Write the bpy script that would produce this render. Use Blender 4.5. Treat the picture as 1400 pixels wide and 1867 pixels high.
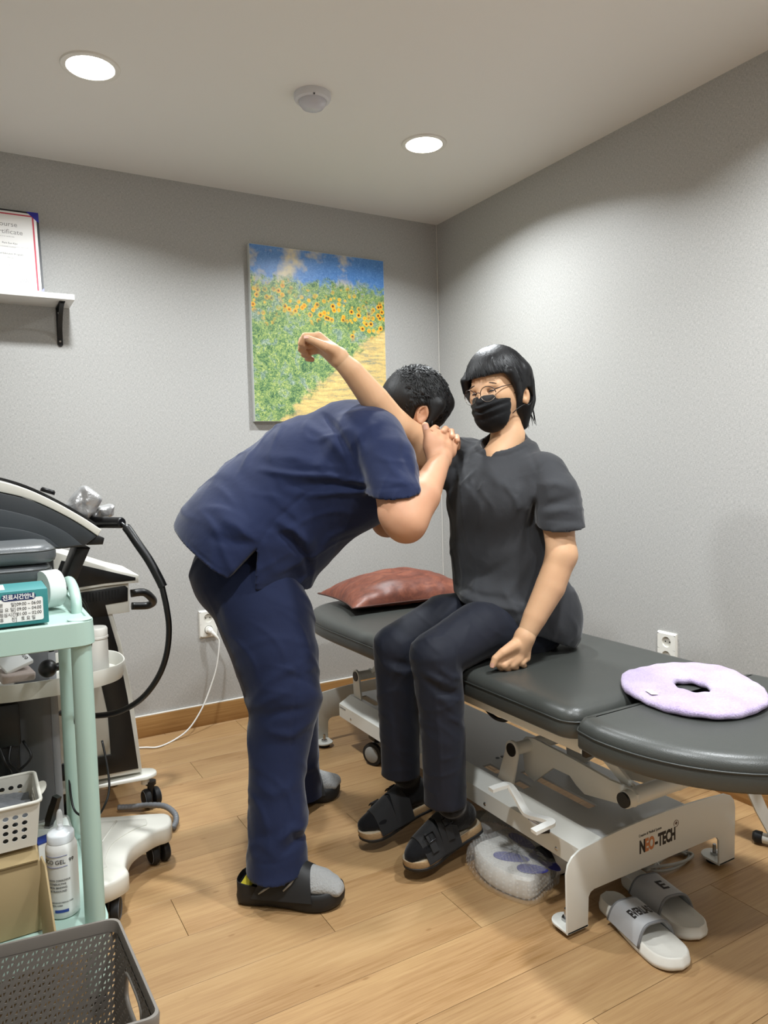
import bpy, bmesh, math, random
import numpy as np
from mathutils import Vector, Matrix, Euler

for _o in list(bpy.data.objects):
    bpy.data.objects.remove(_o, do_unlink=True)
SC = bpy.context.scene
COL = SC.collection

# ------------------------------------------------------------------ camera
cam_d = bpy.data.cameras.new('camera')
cam_d.sensor_fit = 'VERTICAL'
cam_d.sensor_height = 36.0
cam_d.lens = 1332.95 / 1867.0 * 36.0
cam_d.clip_start = 0.02
CAM = bpy.data.objects.new('camera', cam_d)
COL.objects.link(CAM)
def _cam(yaw, pitch, roll, loc):
    f = Vector((math.sin(yaw) * math.cos(pitch), math.cos(yaw) * math.cos(pitch), math.sin(pitch)))
    r0 = Vector((math.cos(yaw), -math.sin(yaw), 0.0)); u0 = r0.cross(f)
    r = math.cos(roll) * r0 + math.sin(roll) * u0
    u = -math.sin(roll) * r0 + math.cos(roll) * u0
    m = Matrix(((r.x, u.x, -f.x, loc[0]), (r.y, u.y, -f.y, loc[1]), (r.z, u.z, -f.z, loc[2]), (0, 0, 0, 1)))
    CAM.matrix_world = m
_cam(0.5198, -0.0648, -0.0249, (-2.2128, -3.2387, 1.1587))
SC.camera = CAM

# ------------------------------------------------------------------ world, exposure
W = bpy.data.worlds.new('world'); SC.world = W
W.use_nodes = True
W.node_tree.nodes['Background'].inputs[0].default_value = (0.9, 0.95, 1.0, 1)
W.node_tree.nodes['Background'].inputs[1].default_value = 0.05
SC.view_settings.view_transform = 'Standard'
SC.view_settings.look = 'None'
SC.view_settings.gamma = 1.0
SC.view_settings.use_curve_mapping = False
SC.view_settings.exposure = 0.0

# ceiling lamps: two in view, next grid row unseen, last one added for light
LAMP_XY = [(-1.808, -0.787), (-0.591, -0.79), (-0.62, -2.25), (-1.83, -2.35), (-1.3, -3.5)]
LAMP_W = [22.0, 22.0, 22.0, 22.0, 22.0]
H = 2.4
def _lamp_light(i, x, y, w):
    l = bpy.data.lights.new('downlight_lamp', 'AREA')
    l.shape = 'DISK'; l.size = 0.125
    l.spread = math.radians(144)
    l.energy = w
    l.color = (0.93, 0.975, 1.0)
    o = bpy.data.objects.new('downlight_lamp', l); COL.objects.link(o)
    o.location = (x, y, H - 0.022)
    return o
LAMPS = [_lamp_light(i, x, y, w) for i, ((x, y), w) in enumerate(zip(LAMP_XY, LAMP_W))]

# ------------------------------------------------------------------ helpers
R_ = random.Random(7)
def lin(c):
    if isinstance(c, str):
        c = tuple(int(c[i:i + 2], 16) / 255 for i in (0, 2, 4))
    return tuple((x / 12.92 if x <= 0.04045 else ((x + 0.055) / 1.055) ** 2.4) for x in c[:3]) + (1.0,)

class NT:
    """small node-tree builder"""
    def __init__(s, name):
        s.m = bpy.data.materials.new(name); s.m.use_nodes = True
        s.t = s.m.node_tree; s.b = s.t.nodes['Principled BSDF']
    def n(s, kind, **kw):
        nd = s.t.nodes.new(kind)
        for k, v in kw.items():
            if k.startswith('_'): nd.inputs[k[1:]].default_value = v
            else: setattr(nd, k, v)
        return nd
    def l(s, a, b): s.t.links.new(a, b)
    def co(s, scale=(1, 1, 1), kind='Object', rot=(0, 0, 0), loc=(0, 0, 0)):
        tc = s.n('ShaderNodeTexCoord'); mp = s.n('ShaderNodeMapping')
        mp.inputs['Scale'].default_value = scale; mp.inputs['Rotation'].default_value = rot
        mp.inputs['Location'].default_value = loc
        s.l(tc.outputs[kind], mp.inputs[0]); return mp.outputs[0]
    def noise(s, vec, scale, detail=4, rough=0.55, dist=0.0):
        nd = s.n('ShaderNodeTexNoise'); nd.inputs['Scale'].default_value = scale
        nd.inputs['Detail'].default_value = detail; nd.inputs['Roughness'].default_value = rough
        nd.inputs['Distortion'].default_value = dist
        if vec is not None: s.l(vec, nd.inputs['Vector'])
        return nd.outputs['Fac']
    def ramp(s, fac, stops):
        nd = s.n('ShaderNodeValToRGB'); e = nd.color_ramp.elements
        while len(e) < len(stops): e.new(0.5)
        for el, (p, c) in zip(e, stops): el.position = p; el.color = lin(c) if not isinstance(c, float) else (c, c, c, 1)
        s.l(fac, nd.inputs[0]); return nd.outputs[0]
    def mix(s, fac, a, b, mode='MIX'):
        nd = s.n('ShaderNodeMix', data_type='RGBA', blend_type=mode)
        for sock, v in ((nd.inputs[0], fac), (nd.inputs[6], a), (nd.inputs[7], b)):
            if hasattr(v, 'is_linked'): s.l(v, sock)
            else: sock.default_value = v
        return nd.outputs[2]
    def math(s, op, a, b=0.0):
        nd = s.n('ShaderNodeMath', operation=op)
        for sock, v in zip(nd.inputs, (a, b)):
            if hasattr(v, 'is_linked'): s.l(v, sock)
            else: sock.default_value = v
        return nd.outputs[0]
    def color(s, c):
        if hasattr(c, 'is_linked'): s.l(c, s.b.inputs['Base Color'])
        else: s.b.inputs['Base Color'].default_value = lin(c)
    def bump(s, h, strength=0.3, dist=0.01, prev=None):
        nd = s.n('ShaderNodeBump'); nd.inputs['Strength'].default_value = strength
        nd.inputs['Distance'].default_value = dist; s.l(h, nd.inputs['Height'])
        if prev is not None: s.l(prev, nd.inputs['Normal'])
        s.l(nd.outputs[0], s.b.inputs['Normal']); return nd.outputs[0]
    def set(s, **kw):
        for k, v in kw.items():
            s.b.inputs[k.replace('_', ' ')].default_value = v
        return s

def mat(name, c, rough=0.5, metal=0.0, spec=0.5, nz=0.0, nscale=40, var=0.0, vscale=6, coat=0.0, sheen=0.0, ndist=0.002):
    t = NT(name); t.set(Roughness=rough, Metallic=metal, Specular_IOR_Level=spec)
    if coat: t.set(Coat_Weight=coat, Coat_Roughness=0.15)
    if sheen: t.set(Sheen_Weight=sheen, Sheen_Roughness=0.5)
    co = t.co()
    if var:
        f = t.noise(co, vscale, 5, 0.6)
        a = lin(c)
        d = tuple(max(0, x * (1 - var)) for x in a[:3]) + (1,); u = tuple(min(1, x * (1 + var)) for x in a[:3]) + (1,)
        t.color(t.mix(t.math('MULTIPLY_ADD', f, 1.0), d, u) if False else t.mix(f, d, u))
    else:
        t.color(c)
    if nz:
        t.bump(t.noise(co, nscale, 4, 0.6), nz, ndist)
    return t.m

def frame_of(axis):
    a = Vector(axis).normalized()
    h = Vector((0, 0, 1)) if abs(a.z) < 0.9 else Vector((1, 0, 0))
    u = a.cross(h).normalized(); v = a.cross(u).normalized()
    return a, u, v

class MB:
    """mesh builder, all in world coordinates"""
    def __init__(s): s.v = []; s.f = []
    def add(s, vs, fs):
        o = len(s.v); s.v += [tuple(x) for x in vs]; s.f += [tuple(i + o for i in f) for f in fs]; return s
    def bm(s, b):
        b.verts.index_update()
        s.add([v.co[:] for v in b.verts], [[v.index for v in f.verts] for f in b.faces]); b.free(); return s
    def box(s, c, size, rot=None, bev=0.0, seg=2):
        b = bmesh.new(); bmesh.ops.create_cube(b, size=1.0)
        bmesh.ops.scale(b, vec=size, verts=b.verts)
        if bev: bmesh.ops.bevel(b, geom=b.edges[:], offset=bev, segments=seg, affect='EDGES', profile=0.5)
        m = Matrix.Translation(c)
        if rot is not None: m = m @ (rot.to_4x4() if isinstance(rot, Matrix) else Euler(rot).to_matrix().to_4x4())
        bmesh.ops.transform(b, matrix=m, verts=b.verts)
        return s.bm(b)
    def cyl(s, p0, p1, r0, r1=None, n=20, caps=True):
        r1 = r0 if r1 is None else r1
        p0, p1 = Vector(p0), Vector(p1); a, u, v = frame_of(p1 - p0)
        vs = []
        for p, r in ((p0, r0), (p1, r1)):
            for i in range(n):
                t = 2 * math.pi * i / n
                vs.append(p + (u * math.cos(t) + v * math.sin(t)) * r)
        fs = [(i, (i + 1) % n, n + (i + 1) % n, n + i) for i in range(n)]
        if caps: fs += [tuple(range(n))[::-1], tuple(range(n, 2 * n))]
        return s.add(vs, fs)
    def tube(s, pts, r, n=10, caps=True, closed=False):
        pts = [Vector(p) for p in pts]; m = len(pts)
        rr = r if isinstance(r, (list, tuple)) else [r] * m
        vs = []; pu = None
        for i, p in enumerate(pts):
            if closed: t = pts[(i + 1) % m] - pts[i - 1]
            else: t = pts[min(i + 1, m - 1)] - pts[max(i - 1, 0)]
            t.normalize()
            if pu is None: _, u, _v = frame_of(t)
            else:
                u = pu - t * pu.dot(t)
                u = u.normalized() if u.length > 1e-6 else frame_of(t)[1]
            pu = u; v = t.cross(u)
            for k in range(n):
                q = 2 * math.pi * k / n
                vs.append(p + (u * math.cos(q) + v * math.sin(q)) * rr[i])
        fs = []
        for i in range(m if closed else m - 1):
            j = (i + 1) % m
            for k in range(n):
                fs.append((i * n + k, i * n + (k + 1) % n, j * n + (k + 1) % n, j * n + k))
        if caps and not closed:
            fs += [tuple(range(n))[::-1], tuple(range((m - 1) * n, m * n))]
        return s.add(vs, fs)
    def lathe(s, prof, org, axis=(0, 0, 1), n=28):
        """prof: (radius, height along axis)"""
        a, u, v = frame_of(axis); org = Vector(org)
        vs = []; rows = []
        for r, h in prof:
            if r < 1e-6:
                rows.append([len(vs)]); vs.append(org + a * h)
            else:
                rows.append(list(range(len(vs), len(vs) + n)))
                for k in range(n):
                    q = 2 * math.pi * k / n
                    vs.append(org + a * h + (u * math.cos(q) + v * math.sin(q)) * r)
        fs = []
        for A, B in zip(rows, rows[1:]):
            for k in range(n):
                k2 = (k + 1) % n
                if len(A) == 1 and len(B) == 1: continue
                if len(A) == 1: fs.append((A[0], B[k], B[k2]))
                elif len(B) == 1: fs.append((A[k], B[0], A[k2]))
                else: fs.append((A[k], B[k], B[k2], A[k2]))
        return s.add(vs, fs)
    def prism(s, poly, org, ux, uy, depth, bev=0.0, seg=2):
        """polygon in the (ux, uy) plane at org, extruded by vector depth"""
        ux, uy, org, dp = Vector(ux), Vector(uy), Vector(org), Vector(depth)
        b = bmesh.new()
        A = [b.verts.new(org + ux * x + uy * y) for x, y in poly]
        B = [b.verts.new(v.co + dp) for v in A]
        n = len(A)
        f1 = b.faces.new(A); f2 = b.faces.new(B[::-1])
        for i in range(n): b.faces.new((A[(i + 1) % n], A[i], B[i], B[(i + 1) % n]))
        bmesh.ops.recalc_face_normals(b, faces=b.faces)
        if bev:
            es = [e for e in b.edges if (e in f1.edges[:] or e in f2.edges[:])]
            bmesh.ops.bevel(b, geom=es, offset=bev, segments=seg, affect='EDGES', profile=0.5)
        bmesh.ops.triangulate(b, faces=[f for f in b.faces if len(f.verts) > 4])
        return s.bm(b)
    def grid(s, rows, closed_u=False, closed_v=False):
        """rows of equal length"""
        n = len(rows[0]); m = len(rows); vs = [p for r in rows for p in r]; fs = []
        for i in range(m if closed_v else m - 1):
            for k in range(n if closed_u else n - 1):
                i2 = (i + 1) % m; k2 = (k + 1) % n
                fs.append((i * n + k, i * n + k2, i2 * n + k2, i2 * n + k))
        return s.add(vs, fs)
    def build(s, name, material, parent=None, sharp=35, **kw):
        return mk(name, s.v, s.f, material, parent, sharp, **kw)

def world_loc(o):
    p = Vector((0, 0, 0))
    while o is not None: p += Vector(o.location); o = o.parent
    return p

def mk(name, vs, fs, material, parent=None, sharp=35, label=None, category=None, group=None, kind=None, recalc=True):
    me = bpy.data.meshes.new(name)
    off = world_loc(parent) if parent is not None else Vector((0, 0, 0))
    if isinstance(vs, np.ndarray):
        vs = vs - np.array(off[:])
        me.from_pydata(vs.tolist(), [], fs.tolist() if isinstance(fs, np.ndarray) else fs)
    else:
        me.from_pydata([(x - off.x, y - off.y, z - off.z) for x, y, z in vs], [], fs)
    if recalc:
        b = bmesh.new(); b.from_mesh(me); bmesh.ops.recalc_face_normals(b, faces=b.faces); b.to_mesh(me); b.free()
    if sharp is not None:
        me.polygons.foreach_set('use_smooth', [True] * len(me.polygons))
        if sharp < 180: me.set_sharp_from_angle(angle=math.radians(sharp))
    if material is not None:
        for mm in (material if isinstance(material, (list, tuple)) else [material]): me.materials.append(mm)
    o = bpy.data.objects.new(name, me); COL.objects.link(o)
    if parent is not None: o.parent = parent
    tag(o, label, category, group, kind)
    return o

def tag(o, label=None, category=None, group=None, kind=None):
    if label: o['label'] = label
    if category: o['category'] = category
    if group: o['group'] = group
    if kind: o['kind'] = kind
    return o

def thing(name, loc, label, category, group=None):
    o = bpy.data.objects.new(name, None); COL.objects.link(o); o.location = loc
    o.empty_display_size = 0.05
    return tag(o, label, category, group)

def copy_tree(o, parent=None):
    c = o.copy(); COL.objects.link(c)
    if parent is not None: c.parent = parent
    for ch in list(o.children): copy_tree(ch, c)
    return c

def catmull(pts, k=8, closed=False):
    P = [np.array(p, float) for p in pts]; out = []; n = len(P)
    rng = range(n) if closed else range(n - 1)
    for i in rng:
        p0 = P[i - 1] if (i > 0 or closed) else 2 * P[0] - P[1]
        p1 = P[i]; p2 = P[(i + 1) % n]
        p3 = P[(i + 2) % n] if (closed or i + 2 < n) else 2 * P[-1] - P[-2]
        for j in range(k):
            t = j / k
            out.append(tuple(0.5 * ((2 * p1) + (-p0 + p2) * t + (2 * p0 - 5 * p1 + 4 * p2 - p3) * t * t + (-p0 + 3 * p1 - 3 * p2 + p3) * t ** 3)))
    if not closed: out.append(tuple(P[-1]))
    return out

def text_mesh(name, body, size, org, ux, uy, material, parent=None, extrude=0.0004, align='LEFT', sx=1.0, bold=0.0, shear=0.0, warp=None, **kw):
    cu = bpy.data.curves.new('lettering', 'FONT'); cu.body = body; cu.size = size
    cu.align_x = align; cu.extrude = extrude; cu.offset = bold; cu.shear = shear; cu.resolution_u = 3
    to = bpy.data.objects.new('lettering', cu); COL.objects.link(to)
    dg = bpy.context.evaluated_depsgraph_get(); me = to.evaluated_get(dg).to_mesh()
    ux, uy = Vector(ux).normalized(), Vector(uy).normalized(); uz = ux.cross(uy)
    vs = []
    for v in me.vertices:
        x, y, z = v.co.x * sx, v.co.y, v.co.z
        if warp: vs.append(tuple(warp(x, y, z)))
        else: vs.append(tuple(Vector(org) + ux * x + uy * y + uz * z))
    fs = [tuple(p.vertices) for p in me.polygons]
    to.to_mesh_clear() if hasattr(to, 'to_mesh_clear') else None
    bpy.data.objects.remove(to, do_unlink=True)
    return mk(name, vs, fs, material, parent, None, **kw)

# ------------------------------------------------------------------ implicit surfaces for bodies and cloth
class Field:
    def __init__(s, lo, hi, h):
        s.lo = np.array(lo, float); s.h = h
        s.n = np.ceil((np.array(hi, float) - s.lo) / h).astype(int) + 1
        s.a = np.full(s.n, 1.0, np.float32)
    def sub(s, lo, hi):
        i0 = np.maximum(0, np.floor((np.array(lo) - s.lo) / s.h).astype(int))
        i1 = np.minimum(s.n, np.ceil((np.array(hi) - s.lo) / s.h).astype(int) + 1)
        if np.any(i1 <= i0): return None
        sl = tuple(slice(a, b) for a, b in zip(i0, i1))
        ax = [(s.lo[k] + s.h * np.arange(i0[k], i1[k])).astype(np.float32) for k in range(3)]
        X, Y, Z = np.meshgrid(*ax, indexing='ij', sparse=True)
        return sl, X, Y, Z
    def put(s, sl, d, k=0.0, op='u'):
        A = s.a[sl]
        if op == 'u':
            if k > 0:
                h = np.maximum(k - np.abs(A - d), 0) / k
                s.a[sl] = np.minimum(A, d) - h * h * k * 0.25
            else: s.a[sl] = np.minimum(A, d)
        else:
            if k > 0:
                h = np.maximum(k - np.abs(A + d), 0) / k
                s.a[sl] = np.maximum(A, -d) + h * h * k * 0.25
            else: s.a[sl] = np.maximum(A, -d)
    def cap(s, a, b, ra, rb=None, k=0.0, op='u', flat=None):
        """tapered capsule; flat=(dir, ratio) squashes the distance along dir"""
        rb = ra if rb is None else rb
        a = np.array(a, float); b = np.array(b, float); m = max(ra, rb) * (1.0 if flat is None else max(1, flat[1])) + k + 3 * s.h
        r = s.sub(np.minimum(a, b) - m, np.maximum(a, b) + m)
        if r is None: return s
        sl, X, Y, Z = r
        ab = b - a; L = max(float(ab @ ab), 1e-9)
        px, py, pz = X - a[0], Y - a[1], Z - a[2]
        t = np.clip((px * ab[0] + py * ab[1] + pz * ab[2]) / L, 0, 1)
        dx, dy, dz = px - t * ab[0], py - t * ab[1], pz - t * ab[2]
        if flat is not None:
            dv = np.array(flat[0], float); dv /= np.linalg.norm(dv); q = 1.0 / flat[1]
            dd = dx * dv[0] + dy * dv[1] + dz * dv[2]
            D2 = dx * dx + dy * dy + dz * dz + (q * q - 1) * dd * dd
        else: D2 = dx * dx + dy * dy + dz * dz
        s.put(sl, (np.sqrt(np.maximum(D2, 0)) - (ra + (rb - ra) * t)).astype(np.float32), k, op); return s
    def chain(s, pts, rs, k=0.0, op='u', flat=None):
        """tapered tube through the points: one distance for the whole chain, softly joined inside"""
        P = [np.array(p, float) for p in pts]; m = max(rs) * (1.0 if flat is None else max(1, flat[1])) + k + 3 * s.h
        r = s.sub(np.min(P, 0) - m, np.max(P, 0) + m)
        if r is None: return s
        sl, X, Y, Z = r; tot = None
        for a, b, ra, rb in zip(P, P[1:], rs, rs[1:]):
            ab = b - a; L = max(float(ab @ ab), 1e-9)
            px, py, pz = X - a[0], Y - a[1], Z - a[2]
            t = np.clip((px * ab[0] + py * ab[1] + pz * ab[2]) / L, 0, 1)
            dx, dy, dz = px - t * ab[0], py - t * ab[1], pz - t * ab[2]
            D2 = dx * dx + dy * dy + dz * dz
            if flat is not None:
                dv = np.array(flat[0], float); dv /= np.linalg.norm(dv); q = 1.0 / flat[1]
                D2 = D2 + (q * q - 1) * (dx * dv[0] + dy * dv[1] + dz * dv[2]) ** 2
            d = (np.sqrt(np.maximum(D2, 0)) - (ra + (rb - ra) * t)).astype(np.float32)
            if tot is None: tot = d
            else:
                kk = 0.12 * max(rs); h = np.maximum(kk - np.abs(tot - d), 0) / kk
                tot = np.minimum(tot, d) - h * h * kk * 0.10
        s.put(sl, tot, k, op); return s
    def ell(s, c, rad, rot=None, k=0.0, op='u', p=2.0):
        """ellipsoid; rot: 3 rows = local axes"""
        c = np.array(c, float); m = max(rad) + k + 3 * s.h
        r = s.sub(c - m, c + m)
        if r is None: return s
        sl, X, Y, Z = r
        px, py, pz = X - c[0], Y - c[1], Z - c[2]
        M = np.eye(3) if rot is None else np.array(rot, float)
        q = [(M[i, 0] * px + M[i, 1] * py + M[i, 2] * pz) / rad[i] for i in range(3)]
        if p == 2.0:
            k0 = np.sqrt(q[0] ** 2 + q[1] ** 2 + q[2] ** 2)
            k1 = np.sqrt((q[0] / rad[0]) ** 2 + (q[1] / rad[1]) ** 2 + (q[2] / rad[2]) ** 2) + 1e-6
            d = k0 * (k0 - 1) / k1
        else:
            k0 = (np.abs(q[0]) ** p + np.abs(q[1]) ** p + np.abs(q[2]) ** p) ** (1 / p)
            d = (k0 - 1) * min(rad)
        s.put(sl, d.astype(np.float32), k, op); return s
    def box(s, c, half, rot=None, r=0.0, k=0.0, op='u'):
        c = np.array(c, float); m = float(np.linalg.norm(half)) + k + 3 * s.h
        rr = s.sub(c - m, c + m)
        if rr is None: return s
        sl, X, Y, Z = rr
        px, py, pz = X - c[0], Y - c[1], Z - c[2]
        M = np.eye(3) if rot is None else np.array(rot, float)
        q = [np.abs(M[i, 0] * px + M[i, 1] * py + M[i, 2] * pz) - (half[i] - r) for i in range(3)]
        d = np.sqrt(np.maximum(q[0], 0) ** 2 + np.maximum(q[1], 0) ** 2 + np.maximum(q[2], 0) ** 2) + np.minimum(np.maximum(np.maximum(q[0], q[1]), q[2]), 0) - r
        s.put(sl, d.astype(np.float32), k, op); return s
    def full(s):
        ax = [(s.lo[k] + s.h * np.arange(s.n[k])).astype(np.float32) for k in range(3)]
        return np.meshgrid(*ax, indexing='ij', sparse=True)
    def half(s, p, n):
        """keep the side the normal points away from"""
        p = np.array(p, float); n = np.array(n, float); n /= np.linalg.norm(n)
        X, Y, Z = s.full()
        d = ((X - p[0]) * n[0] + (Y - p[1]) * n[1] + (Z - p[2]) * n[2]).astype(np.float32)
        s.a = np.maximum(s.a, d); return s
    def wedge(s, planes, op='s'):
        """cut away the convex region inside all planes (p, n): n points out of it"""
        X, Y, Z = s.full(); d = None
        for p, n in planes:
            p = np.array(p, float); n = np.array(n, float); n /= np.linalg.norm(n)
            q = ((X - p[0]) * n[0] + (Y - p[1]) * n[1] + (Z - p[2]) * n[2]).astype(np.float32)
            d = q if d is None else np.maximum(d, q)
        s.a = np.maximum(s.a, -d); return s
    def crease(s, pts, amp, w, axis=None, side=None):
        """ridge (amp>0) or valley along a polyline; distance ignores `axis`; side=(p, n) keeps one side"""
        P = [np.array(p, float) for p in pts]
        A = None if axis is None else np.array(axis, float) / np.linalg.norm(axis)
        lo = np.min(P, 0) - 3 * w; hi = np.max(P, 0) + 3 * w
        if A is not None: lo = lo - np.abs(A) * 0.6; hi = hi + np.abs(A) * 0.6
        r = s.sub(lo, hi)
        if r is None: return s
        sl, X, Y, Z = r; best = None; n = len(P) - 1
        for i, (a, b) in enumerate(zip(P, P[1:])):
            ab = b - a
            if A is not None: ab = ab - A * (ab @ A)
            L = max(float(ab @ ab), 1e-9)
            px, py, pz = X - a[0], Y - a[1], Z - a[2]
            if A is not None:
                q = px * A[0] + py * A[1] + pz * A[2]
                px, py, pz = px - q * A[0], py - q * A[1], pz - q * A[2]
            tt = (px * ab[0] + py * ab[1] + pz * ab[2]) / L
            t = np.clip(tt, 0, 1)
            D = (px - t * ab[0]) ** 2 + (py - t * ab[1]) ** 2 + (pz - t * ab[2]) ** 2
            u = (i + t) / n
            e = np.exp(-D / (w * w)) * np.sin(np.pi * np.clip(u * 0.9 + 0.05, 0, 1)) ** 0.7
            best = e if best is None else np.maximum(best, e)
        if side is not None:
            p, nn = np.array(side[0], float), np.array(side[1], float); nn /= np.linalg.norm(nn)
            best = best * np.clip(((X - p[0]) * nn[0] + (Y - p[1]) * nn[1] + (Z - p[2]) * nn[2]) / 0.05 + 0.5, 0, 1)
        s.a[sl] -= (amp * best).astype(np.float32); return s
    def wrinkle(s, amp, seed, n, wl, main=None, spread=0.5, skip=None):
        """irregular cloth folds: n warped ridge waves of wavelength about wl; main = direction across the folds"""
        r = np.random.RandomState(seed); I = np.nonzero(np.abs(s.a) < 0.02 + 2 * s.h)
        X = np.stack([s.lo[k] + s.h * I[k] for k in range(3)], 1).astype(np.float32); tot = np.zeros(len(X), np.float32)
        for j in range(n):
            k = r.normal(size=3)
            if main is not None: k = np.array(main, float) / np.linalg.norm(main) + spread * k / np.linalg.norm(k)
            k = k / np.linalg.norm(k) * 2 * np.pi / (wl * r.uniform(0.7, 1.5))
            m = r.normal(size=3); m = m / np.linalg.norm(m) * 2 * np.pi / (wl * r.uniform(2.0, 3.5))
            l = r.normal(size=3); l = l / np.linalg.norm(l) * 2 * np.pi / (wl * r.uniform(2.5, 4.0))
            ph = r.uniform(0, 6.28, 3)
            sn = np.sin(0.5 * (X @ k.astype(np.float32)) + ph[0] + 1.3 * np.sin(X @ m.astype(np.float32) + ph[1]))
            mask = np.clip(np.sin(X @ l.astype(np.float32) + ph[2]), 0, 1) ** 1.2
            tot += (np.exp(-sn * sn * 9) - 0.25) * mask
        if skip is not None: tot *= np.clip((np.linalg.norm(X - np.array(skip[0], np.float32), axis=1) - skip[1]) / 0.04, 0, 1)
        s.a[I] -= (amp * tot).astype(np.float32); return s
    def ring_groove(s, a, b, ra, rb, off, amp, w, band=0.0):
        """groove at distance off outside a tapered capsule, e.g. the stitch line of a neck band"""
        a = np.array(a, float); b = np.array(b, float); I = np.nonzero(np.abs(s.a) < 0.02)
        X = np.stack([s.lo[k] + s.h * I[k] for k in range(3)], 1)
        ab = b - a; t = np.clip((X - a) @ ab / (ab @ ab), 0, 1)
        d = np.linalg.norm(X - a - t[:, None] * ab, axis=1) - (ra + (rb - ra) * t)
        s.a[I] += (amp * np.exp(-((d - off) / w) ** 2) - band * (d < off)).astype(np.float32); return s
    def mesh(s):
        A = s.a; S = A < 0
        c = np.zeros(tuple(s.n - 1), np.uint8)
        for i in (0, 1):
            for j in (0, 1):
                for k in (0, 1):
                    c += S[i:s.n[0] - 1 + i, j:s.n[1] - 1 + j, k:s.n[2] - 1 + k]
        act = (c > 0) & (c < 8)
        I = np.argwhere(act); N = len(I)
        idx = np.full(c.shape, -1, np.int32); idx[tuple(I.T)] = np.arange(N)
        acc = np.zeros((N, 3)); cnt = np.zeros(N)
        cor = [(i, j, k) for i in (0, 1) for j in (0, 1) for k in (0, 1)]
        val = {q: A[I[:, 0] + q[0], I[:, 1] + q[1], I[:, 2] + q[2]].astype(float) for q in cor}
        for q in cor:
            for ax in range(3):
                if q[ax] == 0:
                    q2 = tuple(1 if t == ax else q[t] for t in range(3))
                    v0, v1 = val[q], val[q2]; m = (v0 < 0) != (v1 < 0)
                    t = np.where(m, v0 / np.where(m, v0 - v1, 1), 0)
                    p = np.tile(np.array(q, float), (N, 1)); p[:, ax] = t
                    acc += p * m[:, None]; cnt += m
        V = s.lo + s.h * (I + acc / cnt[:, None])
        F = []
        for ax in range(3):
            b, cc = [(1, 2), (2, 0), (0, 1)][ax]
            sh = list(S.shape); sl0 = [slice(None)] * 3; sl1 = [slice(None)] * 3
            sl0[ax] = slice(0, -1); sl1[ax] = slice(1, None)
            for t in (b, cc):
                sl0[t] = slice(1, -1); sl1[t] = slice(1, -1)
            x = S[tuple(sl0)] != S[tuple(sl1)]
            E = np.argwhere(x)
            for t in (b, cc): E[:, t] += 1
            ins = S[E[:, 0], E[:, 1], E[:, 2]]
            def at(db, dc):
                q = E.copy(); q[:, b] -= db; q[:, cc] -= dc
                return idx[q[:, 0], q[:, 1], q[:, 2]]
            Q = np.stack([at(1, 1), at(0, 1), at(0, 0), at(1, 0)], 1)
            Q[~ins] = Q[~ins][:, ::-1]
            F.append(Q)
        return V, np.concatenate(F)
    def build(s, name, material, parent=None, smooth=1, sharp=180, **kw):
        V, F = s.mesh()
        for _ in range(smooth): V = relax(V, F)
        return mk(name, V, F, material, parent, sharp, recalc=False, **kw)

def build_joined(fields, name, material, parent=None, sharp=180):
    """one mesh from several implicit fields (coarse trunk, finely sampled hands running on from the wrist)"""
    VV, FF, o = [], [], 0
    for f, sm in fields:
        V, F = f.mesh()
        for _ in range(sm): V = relax(V, F)
        VV.append(V); FF.append(F + o); o += len(V)
    return mk(name, np.concatenate(VV), np.concatenate(FF), material, parent, sharp, recalc=False)

def relax(V, F, w=0.5):
    n = len(V); acc = np.zeros((n, 3)); cnt = np.zeros(n)
    for a, b in ((0, 1), (1, 2), (2, 3), (3, 0)):
        for i, j in ((a, b), (b, a)):
            for k in range(3): acc[:, k] += np.bincount(F[:, i], V[F[:, j], k], n)
            cnt += np.bincount(F[:, i], minlength=n)
    return V * (1 - w) + w * acc / np.maximum(cnt, 1)[:, None]

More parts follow.
